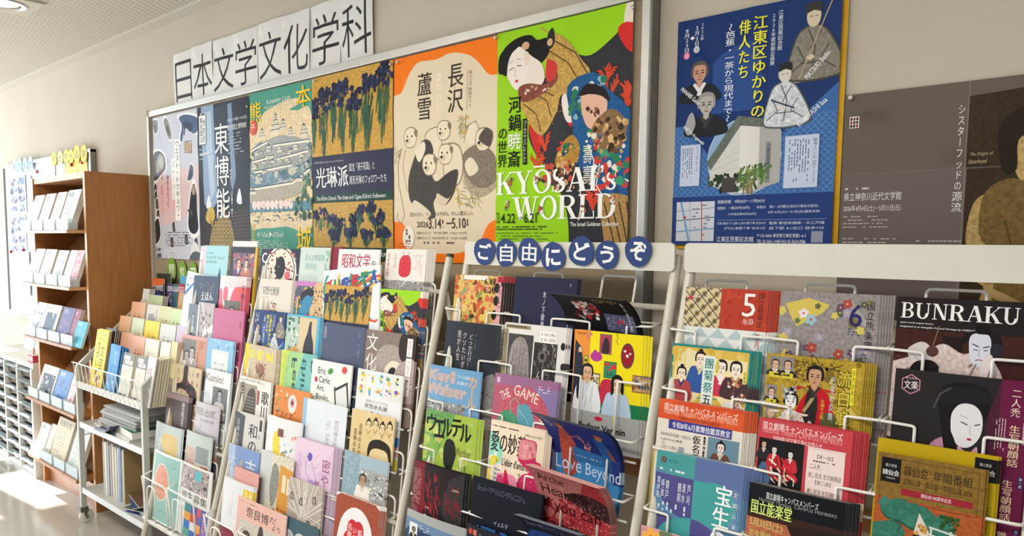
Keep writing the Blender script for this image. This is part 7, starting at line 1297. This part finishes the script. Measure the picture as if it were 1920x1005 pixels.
b = MB().box(-.045, -.02, .0, .045, .02, .045, 0).box(-.041, -.016, .045, .041, .016, .0452, 1); b.build('tray', [mat('red_box_card', 'b83c50', .5), PAPER], pb)
A = Art('c85064', .5); R(10, 10, 40, 40, 'f0e0e0'); R(50, 8, 90, 42, 'e8d8d4'); T(54, 14, 86, 36, '文具', '8a2c3c')
build_print('printed_side', A, 1, 1, lambda u, v, z: Vector(((u - .5) * .09, -.0203 - z, v * .045)), pb)
for i in range(3): MB().tube([(-.02 + i * .018, 0, .02), (-.024 + i * .022, .004, .085)], .0035, 8).build('pen', mat('pen_red', 'c83c50', .4) if i % 2 else PAPER, pb)
# ---------------------------------------------------------------- white board with its papers
WX0, WX1, WZ0, WZ1 = -6.72, -4.955, H0 - .578, H0 + .565; YV = 1.875
wb_ = empty('whiteboard', (WX1, YW, WZ0), label='large whiteboard behind the bookcase covered with pinned papers', cat='whiteboard')
K(MB().box(WX0 + .01, YV, WZ0 + .01, WX1 - .01, YW - .001, WZ1 - .01), 'board_surface', mat('whiteboard_enamel', 'dfe4e8', .2), wb_)
for a in ((WX0, WZ1 - .022, WX1, WZ1), (WX0, WZ0, WX1, WZ0 + .022)): K(MB().box(a[0], YV - .014, a[1], a[2], YW - .0015, a[3]), 'frame_rail', ALU, wb_, bevel=.002)
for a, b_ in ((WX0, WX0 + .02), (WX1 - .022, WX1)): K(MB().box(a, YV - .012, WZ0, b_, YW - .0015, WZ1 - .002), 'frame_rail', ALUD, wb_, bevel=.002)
K(MB().box(WX0 + .1, YV - .055, WZ0 - .012, WX1 - .1, YV - .013, WZ0 - .002), 'pen_tray', ALU, wb_, bevel=.002)
MG = mat('red_magnet', 'c02c38', .35)
def wsheet(px0, py0, px1, py1, bg, fn, label, mag_=None, cat='paper sheet', **k):
    a = onY(px0, py0, YV - .003); b_ = onY(px1, py0, YV - .003); c = onY(px0, py1, YV - .003); wd, ht = b_[0] - a[0], a[2] - c[2]
    A = Art(bg, ht / wd); fn(A, 100 * ht / wd)
    o = sheet('notice_sheet', A, a[0], a[2], wd, ht, YV - .002 - k.get('o', 0), label, cat, folds=False, amp=.002, cuts=4, seed=int(px0)); return o
def photos(A, H):
    TX(8, 5, 60, 12, 1, 'c85a6c'); 
    for i in range(2):
        for j in range(4):
            x, y = 5 + i * 48, H * (.06 + j * .235); R(x, y, x + 42, y + H * .20, ['b0a4d0', '9ab0c8', 'a898c0'][(i + j) % 3], 1); BL(x + 3, y + 3, x + 39, y + H * .2 - 3, 14, 2, 6, ['5a5080', '3c4458', 'd8d0e8', '7a8ca8'])
def lines(A, H): TX(10, 8, 88, H - 8, int(H / 9), '9098a8', fill=.25)
wsheet(18, 332, 48, 400, 'e6e8f0', photos, 'sheet of purple snapshots on the upper left of the whiteboard')
wsheet(19, 404, 48, 474, 'e6e8f0', photos, 'second sheet of snapshots, hung below the first one')
wsheet(20, 476, 38, 545, 'e8ebee', lines, 'long white text sheet at the bottom left of the whiteboard')
wsheet(30, 470, 56, 552, 'e4e8ec', lines, 'curling white text sheet overlapping its left neighbour', o=.004)
wsheet(50, 330, 59, 470, 'dfe6ec', lines, 'narrow white list sheet beside the bookcase edge')
wsheet(68, 312, 88, 345, 'eef0ee', lines, 'small white note with a red magnet above the bookcase')
wsheet(88, 308, 104, 340, 'eceae6', lines, 'small white note second above the bookcase')
wsheet(105, 305, 122, 336, 'dfe8f0', lines, 'small pale blue note above the bookcase')
wsheet(123, 301, 146, 334, 'ecd34c', lines, 'yellow note with a red magnet above the bookcase')
wsheet(146, 298, 164, 330, 'edd655', lines, 'yellow note rightmost above the bookcase')
for x, y, w_ in ((70, 322, 'small white note'), (134, 309, 'left yellow note'), (154, 304, 'right yellow note'), (21, 472, 'lower left text sheet'), (44, 469, 'curling text sheet')):
    p = onY(x, y, YV - .008); b = MB(); b.tube([(0, .003, 0), (0, -.009, 0), (0, -.010, 0)], [.012, .012, .010], 12); b.build('magnet', MG, smooth=True, loc=p, label='round red magnet holding the ' + w_, cat='magnet', group='red magnets on the whiteboard')
def pill(px, py, rx, ry, rot, c1, ch, label, g, Y=YV - .016):
    p = onY(px, py, Y); e = onY(px + rx, py, Y); f = onY(px, py + ry, Y); a, b_ = e[0] - p[0], p[2] - f[2]
    root = empty('paper_oval', p, label=label, cat='letter oval', group=g); root.rotation_euler = (0, rot, 0)
    MB().prism([(a * math.cos(2 * PI * k / 22), b_ * math.sin(2 * PI * k / 22)) for k in range(22)], -.001, 0).build('oval', mat('oval_paper_' + c1, c1, .6), root)
    A = Art(c1, 1.0); A.sh = []; T(22, 30, 78, 72, ch, '5a6c88' if c1 == 'b4dcec' else '4c6a78', b=.01); build_print('character', A, 1, 1, lambda u, v, z: Vector(((u - .5) * 2 * a, -.0011 - z, (v - .5) * 2 * b_)), root)
for i, (x, y) in enumerate(((28, 312), (37, 311), (47, 309), (57, 307))): pill(x, y, 4.6, 14, .22, 'b4dcec', 'お知らせ'[i], ('first', 'second', 'third', 'fourth')[i] + ' pale blue letter oval from the left on the whiteboard rail', 'pale blue letter ovals on the whiteboard rail')
for i, (x, y) in enumerate(((101, 298), (113, 296), (124, 293), (133, 293), (144, 289), (157, 288))): pill(x, y, 5.2 + (i > 3) * 1, 13 + (i > 3) * 4, .14, 'f0cf38' if i != 1 else 'e8dc8c', '学生の作品展'[i], ('first', 'second, paler', 'third', 'fourth', 'fifth, taller', 'sixth, taller')[i] + ' yellow letter oval from the left above the bookcase', 'yellow letter ovals above the bookcase')

# ---------------------------------------------------------------- book display cart
GM = mat('grey_steel_enamel', 'b9b9b2', .35, noise=.03, nscale=12); 
KX0, KX1, KY0, KY1 = -4.085, -3.315, 1.44, 1.66
ct = empty('book_cart', (KX0, KY0, 0), label='grey steel book cart with a tiered top basket and two lower shelves', cat='cart')
def KC(mb, name, m, **k): return keep(mb.build(name, m, **k), ct)
ZB = H0 - .735; ZTOP = H0 - .27
for x in (KX0, KX1):
    KC(MB().box(x - .011, KY0 - .014, .085, x + .011, KY0 + .014, H0 - .655), 'leg', GM, bevel=.002)
    KC(MB().box(x - .010, KY1 + .012, .085, x + .010, KY1 + .034, ZTOP - .16), 'leg', GM, bevel=.002)
    b = MB(); b.slab(x - .0112, x + .0112, [(KY0 - .012, H0 - .690), (KY0 - .012, H0 - .652), (1.86, ZTOP + .012), (1.86, ZTOP - .028)]); KC(b, 'sloping_rail', GM, bevel=.002)
    for y in (KY0, KY1 + .023):
        cs_ = MB(); cs_.box(x - .013, y - .02, .062, x + .013, y + .02, .088).slab(x - .015, x - .012, [(y - .006, .065), (y + .006, .03), (y + .016, .03), (y + .012, .065)]).slab(x + .012, x + .015, [(y - .006, .065), (y + .006, .03), (y + .016, .03), (y + .012, .065)])
        co = KC(cs_, 'caster', mat('caster_steel', '6f6d69', .35, metal=.6))
        wv = MB(); n = 20; cy_, cz_, rr = y + .012, .036, .036
        wv.add([(x + sx * .010, cy_ + rr * q * math.cos(2 * PI * i / n), cz_ + rr * q * math.sin(2 * PI * i / n)) for sx, q in ((-1, .4), (-1, .9), (-.7, 1), (.7, 1), (1, .9), (1, .4)) for i in range(n)], [(k * n + i, k * n + (i + 1) % n, (k + 1) * n + (i + 1) % n, (k + 1) * n + i) for k in range(5) for i in range(n)])
        wo = wv.build('wheel', mat('caster_wheel_white', 'd8d6ce', .4), smooth=True); wo.parent = co
for z, nm in ((H0 - .945, 'middle'), (H0 - 1.295, 'lower')):
    KC(MB().box(KX0 + .011, KY0 - .006, z - .026, KX1 - .011, KY1 + .02, z), 'shelf', GM, bevel=.002)
    KC(MB().box(KX0 + .011, KY0 - .010, z - .028, KX1 - .011, KY0 - .006, z + .002), 'shelf_lip', mat('pale_steel_lip', 'd4d5d2', .3))
# basket: bottom trough, steps, wires
KC(MB().slab(KX0 + .011, KX1 - .011, [(KY0 - .012, ZB - .03), (KY0 - .012, ZB + .005), (KY0 - .004, ZB + .005), (KY0, ZB - .02), (KY0 + .12, ZB - .02), (KY0 + .12, ZB - .03)]), 'trough', mat('pale_steel_lip', 'd4d5d2', .3))
b = MB(); n = 14
for i in range(n + 1):
    x = KX0 + .02 + (KX1 - KX0 - .04) * i / n; b.tube(rounded([(x, KY0 - .012, ZB - .028), (x, KY0 - .020, ZB), (x, KY0 - .032, ZB + .105)], .01), .0022, 6)
b.tube([(KX0, KY0 - .030, ZB + .105), (KX1, KY0 - .030, ZB + .105)], .003, 6); KC(b, 'front_wires', WIRE)
STEP = [(1.535, H0 - .585), (1.605, H0 - .505), (1.675, H0 - .425), (1.745, H0 - .345)]
for y, z in STEP: KC(MB().slab(KX0 + .011, KX1 - .011, [(y - .004, z - .05), (y - .004, z + .002), (y + .0, z + .002), (y + .0, z - .045), (y + .062, z - .045), (y + .062, z - .05)]), 'step_shelf', mat('pale_steel_lip', 'd4d5d2', .3))
b = MB(); b.tube([(KX0, KY1 + .02, H0 - 1.29), (KX0, KY1 + .02, H0 - .99)], .003, 6); b.tube([(KX0, KY0 + .01, H0 - 1.02), (KX0, KY1 + .02, H0 - 1.02)], .003, 6); b.tube([(KX0, 1.55, H0 - 1.29), (KX0, 1.55, H0 - 1.02)], .003, 6); KC(b, 'side_wires', WIRE)
# books in the front basket
ZF = ZB - .018; yb_ = KY0 + .012
def bunko(bg, c='6a5a44', t=None, yel=0):
    A = Art(bg, 1.42); TX(30, 60, 78, 66, 1, c, fill=.8); TX(26, 74, 80, 84, 1, c, fill=.8) if t is None else T(24, 70, 80, 84, t, c); return A
A = Art('ecd42c', 1.42); T(12, 6, 88, 14, '月刊　新装号', '3a4a2c'); TX(20, 16, 84, 26, 3, '4a5a3c', fill=.5); T(20, 28, 48, 90, 'さがい', '2c2a18', v=1, b=.02); T(52, 34, 84, 96, '文芸', '2c2a18', v=1, b=.02); BL(30, 100, 80, 138, 16, 4, 9, ['5a3c28', 'c87c3c', 'e8e0d0'])
ORDN = ['front', 'second', 'third', 'fourth', 'fifth', 'sixth', 'seventh']
for k in (3, 2, 1, 0):
    px_book(183 + k * 2.0, 617 - k * .4, 205 + k * 1.6, ZF, yb_ + .006 * k, .0045, A if k == 0 else None, ORDN[k] + ' yellow magazine of the pile in the cart basket', lean=.18, col='e8d030', group='yellow magazines in the cart basket')
for k in range(6):
    px_book(200 + k * 3.4, 614 + k * 1.6, 217 + k * 3.4, ZF, yb_ + .028 + .012 * k, .006, None, ORDN[k] + ' dark blue magazine behind the yellow pile', lean=.18, col=('2c2c44', '4a3c60', '222a3c')[k % 3], group='dark magazines behind the yellow pile in the cart')
A = Art('3c84c4', 1.42); G([(0, 0), (30, 0), (100, 26), (100, 142), (0, 142)], '4a94d0'); BL(20, 40, 80, 110, 12, 3, 8, ['dfe8f0', '2c6aa8', '6ab0dc']); ST(40, 20, 80, 80, 10, 20, 1.2, ['e8eef4'], .9, .5); TX(14, 90, 30, 136, 2, 'e8f0f8', v=1)
for k in (3, 2, 1, 0):
    px_book(209 + k * 5, 644 + k * 2, 227 + k * 5, ZF, yb_ - .004 + .008 * k, .0035, A, ORDN[k] + ' bright blue magazine of the fan in the cart basket', lean=.18, col='2c6aa8', group='bright blue magazines in the cart basket')
for j, (x0, w_) in enumerate(((233, 20), (259, 18))):
    A = Art('d9d6cc', 1.42); R(0, 0, 100, 38, '7a7c78'); R(10, 8, 66, 20, 'e8e8e4'); T(13, 10, 63, 18, '石垣りん', '3a3c3a', b=.02); R(20, 22, 92, 34, 'e8e8e4'); T(24, 24, 88, 32, '石川啄木', '3a3c3a', b=.02); TX(24, 50, 74, 130, 3, 'b0a890', v=1, fill=.2); R(0, 126, 70, 142, '7a7c78')
    for k in (2, 1, 0):
        px_book(x0 + k * 4.5, 660 + j * 6 + k * 1.4, x0 + w_ + k * 4.5, ZF, yb_ - .004 + .009 * k, .008, A if k == 0 else bunko('d0ccbc'), ORDN[k] + (' grey-topped booklet of the left pile' if j == 0 else ' grey-topped booklet of the right pile') + ' in the cart basket', cat='booklet', name='booklet', lean=.19, col='cdc6b0', group='grey-topped booklets in the cart basket')
A = Art('e6e9ee', 1.42); T(10, 30, 70, 60, '特集', 'c8404c'); T(14, 66, 80, 90, '現代文', 'b84450'); G([(0, 0), (30, 0), (0, 60)], 'c4d0dc')
px_book(279, 668, 294, ZF, yb_ - .004, .006, A, 'white booklet with red characters in the cart basket', cat='booklet', name='booklet', lean=.19)
for k in range(9):
    px_book(283 + k * 5.4, 671 - k * 1.0, 300 + k * 5.4, ZF, yb_ + .012 + .011 * k, .007, bunko(('e4e0d0', 'd8cfa8', 'cfc8b0')[k % 3]), (ORDN[k] if k < 7 else ('eighth', 'rearmost')[k - 7]) + ' cream booklet behind the one with red characters', cat='booklet', name='booklet', lean=.19, col=('dcd6c0', 'c8bc90', 'bcb69c')[k % 3], group='cream booklets in a row at the basket end')
# stepped rows of pocket books
ROWS = [(0, [(227, 622, 250, 'e4ae90', 'salmon pocket book, left on the lowest step'), (250, 628, 273, 'e6b094', 'salmon pocket book, second on the lowest step'), (274, 634, 299, 'e8e6d4', 'ivory pocket book, third on the lowest step'), (303, 640, 321, 'ece9dc', 'ivory pocket book with a blue stain, fourth on the lowest step'), (323, 640, 334, 'd8cf9c', 'straw pocket book at the right of the lowest step')]),
        (1, [(226, 591, 247, 'd8a270', 'tan pocket book, left on the second step'), (249, 595, 271, 'cfd8b4', 'pale green pocket book on the second step'), (273, 600, 300, 'ecd236', 'bright yellow pocket book on the second step'), (302, 606, 331, 'd6d8d4', 'light grey pocket book on the second step'), (333, 610, 350, 'cdbcd4', 'lilac pocket book at the right of the second step')]),
        (2, [(248, 565, 274, 'ebb898', 'peach pocket book, left on the third step'), (277, 570, 299, 'dcdad0', 'white pocket book with a grey picture on the third step'), (299, 573, 322, 'd8d6ac', 'khaki pocket book on the third step'), (322, 578, 345, 'd0e0ac', 'light green pocket book on the third step'), (345, 580, 357, 'e8c8b0', 'pink pocket book at the right of the third step')]),
        (3, [(280, 552, 306, 'cddab0', 'pale green pocket book on the top step'), (269, 541, 281, 'e0e0dc', 'white index card holder at the left of the top step'), (336, 548, 345, 'c8a070', 'narrow tan pocket book on the top step'), (344, 549, 361, 'ecd8b8', 'cream and orange pocket book on the top step')])]
for si, items in ROWS:
    y, z = STEP[si]
    for px, py, px1, c, lab in items:
        A = bunko(c, 'a85040' if c in ('e4ae90', 'e6b094') else '6a6450', t='文庫' if px % 2 else None)
        if 'grey picture' in lab: R(20, 50, 66, 110, 'a0a4a4'); T(78, 20, 92, 110, '文化誌', '3a3a38', v=1)
        if 'blue stain' in lab: R(10, 118, 80, 130, '6a9cc8')
        if 'orange' in lab: R(20, 0, 60, 142, 'e8a85c'); R(70, 0, 84, 142, 'f0e8d8')
        px_book(px, py, px1, z - .040, y + .006, .03 if c != 'ecd236' else .035, A, lab, cat='book', name='pocket_book', lean=.16, col=c)
for k, (px, py, px1, c, lab) in enumerate(((286, 521, 308, '2c2440', 'dark violet and orange magazine on the back rail of the cart'), (314, 531, 326, '4a3c74', 'magazine with purple title numerals at the back'), (326, 532, 334, '2c6a6c', 'teal magazine with white numerals at the back'), (334, 532, 346, 'a83044', 'crimson magazine with white numerals at the back'), (338, 517, 352, '5aa4cc', 'plain sky blue folder at the back of the cart'), (294, 512, 320, '3a3c30', 'dark olive booklet behind the violet magazine'))):
    A = Art(c, 1.42, 1 if k in (0, 1) else 0); T(4, 10, 92, 30, ('COMPASS', 'ISSN', '2626', 'ISS5', '', '')[k], 'e8e4ec', b=.01) if k < 4 else None
    if k == 0: G([(0, 0), (100, 0), (100, 20), (0, 30)], 'd86a3c'); BL(30, 40, 90, 120, 20, 4, 12, ['3c5ab8', '6a8ad8', '1c1c38']); T(4, 26, 92, 44, 'COMPASS', 'e8e4ec')
    if k == 1: BL(10, 40, 90, 130, 26, 4, 12, ['c8ccd8', '8a94a8', '6a4a40'])
    px_book(px, py, px1, H0 - .42, 1.795 + (.012 if k > 3 else 0), .006, A, lab, lean=.06, col=c)
# pile on the middle shelf
def flat(x, y, z, wd, dp, th, yaw, c, label, cat='magazine', name='magazine', edge='cdcbc4', group=None):
    b = MB(); b.box(-wd / 2, -dp / 2, 0, wd / 2, dp / 2, .0006, 0).box(-wd / 2, -dp / 2, th - .0006, wd / 2, dp / 2, th, 0).box(-wd / 2 + .001, -dp / 2 + .001, .0006, wd / 2 - .001, dp / 2 - .001, th - .0006, 1)
    o = b.build(name, [mat('cover_card_' + c, c, .45), mat('page_edge_' + edge, edge, .7, noise=.1, nscale=150, stretch=(1, 1, 40))]); o.location = (x, y, z); o.rotation_euler = (0, 0, yaw); return tag(o, label, cat, group)
zs = H0 - .945; rd = random.Random(5); z = zs
for i in range(22):
    th = rd.choice((.004, .005, .006)); step = (0, .0, .02, .045)[min(3, i // 6)]
    flat(-3.67 + step + rd.uniform(-.010, .010), 1.565 + rd.uniform(-.008, .008), z, .40, .21, th, rd.uniform(-.03, .03), ('e2e2e0', 'c8cace', '9a9c9e', 'dcdcda')[i % 4], '%s magazine from the bottom of the tall grey pile' % ('first second third fourth fifth sixth seventh eighth ninth tenth eleventh twelfth thirteenth fourteenth fifteenth sixteenth seventeenth eighteenth nineteenth twentieth twenty-first topmost'.split()[i] if i < 21 else 'topmost'), edge=('b8b6b2', '8c8a88', '6c6a6a')[i % 3], group='grey magazine pile on the middle cart shelf')
    z += th + .0005
flat(-3.985, 1.60, zs, .10, .15, .028, -.2, '3c8a5c', 'green-spined book at the left of the middle cart shelf', 'book', 'book', edge='d8cfae'); flat(-3.99, 1.62, zs + .0285, .11, .14, .016, -.3, 'd8c8a8', 'tan book on top of the green-spined book', 'book', 'book')
flat(-3.90, 1.505, zs, .13, .10, .013, -.15, 'b8b8bc', 'grey book under the orange one on the cart shelf', 'book', 'book'); flat(-3.885, 1.507, zs + .0135, .12, .09, .014, -.25, 'c8743c', 'orange book lying on a grey one near the shelf front', 'book', 'book')
b = MB(); N = 10
vs = []; 
for i in range(N + 1):
    a = i / N; x = -.10 + .20 * a; zz = .004 + .05 * max(0, a - .45) ** 1.6 * 2.2; vs += [(x, -.07, zz), (x, .07, zz), (x, -.07, zz + .006), (x, .07, zz + .006)]
fs = []
for i in range(N): k = 4 * i; fs += [(k + 2, k + 6, k + 7, k + 3), (k, k + 1, k + 5, k + 4), (k, k + 4, k + 6, k + 2), (k + 1, k + 3, k + 7, k + 5)]
fs += [(0, 2, 3, 1), (4 * N, 4 * N + 1, 4 * N + 3, 4 * N + 2)]
b.add(vs, fs); b.build('booklet', mat('navy_cover', '2a3252', .4), smooth=True, loc=(-3.74, 1.485, zs), label='navy booklet with a curling corner at the shelf front', cat='booklet')
flat(-3.55, 1.50, zs, .20, .13, .016, -.1, 'd8d8d4', 'white booklet under the green-edged book', 'booklet', 'booklet'); flat(-3.53, 1.505, zs + .0165, .17, .12, .034, -.1, '1f7a4a', 'white-paged book with green cover at the shelf right', 'book', 'book', edge='e4e2da')
# lower shelf: a row of standing magazines and loose ones
zl = H0 - 1.295; x = -3.92
for i in range(26):
    th = rd.choice((.007, .009, .012)); c = 'a38a5c' if i == 25 else ('c8cdd4', 'a8b4c4', 'd8d4cc', 'b84c44', '8ca0b8', 'e0d8c8', 'c87a5c', '6c7c94', 'dcdcd8')[rd.randrange(9)]
    b = MB(); b.box(0, 0, 0, th, .16, .268 + rd.uniform(-.012, .008), 0); b.box(.0005, .002, .2, th - .0005, .159, .2705, 1) if 0 else None
    nth = 'first second third fourth fifth sixth seventh eighth ninth tenth eleventh twelfth thirteenth fourteenth fifteenth sixteenth seventeenth eighteenth nineteenth twentieth twenty-first twenty-second twenty-third twenty-fourth twenty-fifth last'.split()[i]
    b.build('magazine', mat('cover_card_' + c, c, .45), loc=(x, 1.475 + rd.uniform(0, .012), zl), label=nth + ' magazine from the left in the row on the lower cart shelf', cat='magazine', group='standing magazines on the lower cart shelf'); x += th + .0006
for i, (dx, dy, dz, yaw, c, lab) in enumerate(((0, 0, 0, .25, '4c5ca8', 'blue-violet magazine at the bottom of the loose pile'), (-.02, .01, .012, -.1, 'c8ccd0', 'pale magazine in the loose pile'), (.0, 0, .020, .3, '3c5c54', 'dark green magazine in the loose pile'), (-.06, .0, .042, -.35, '2c4468', 'navy magazine sticking out of the loose pile'), (-.05, .01, .050, -.2, '6a4c3c', 'brown photographic magazine on top of the loose pile'))):
    flat(-3.46 + dx, 1.53 + dy, zl + dz, .22, .15, .007, yaw, c, lab + ' on the lower cart shelf')
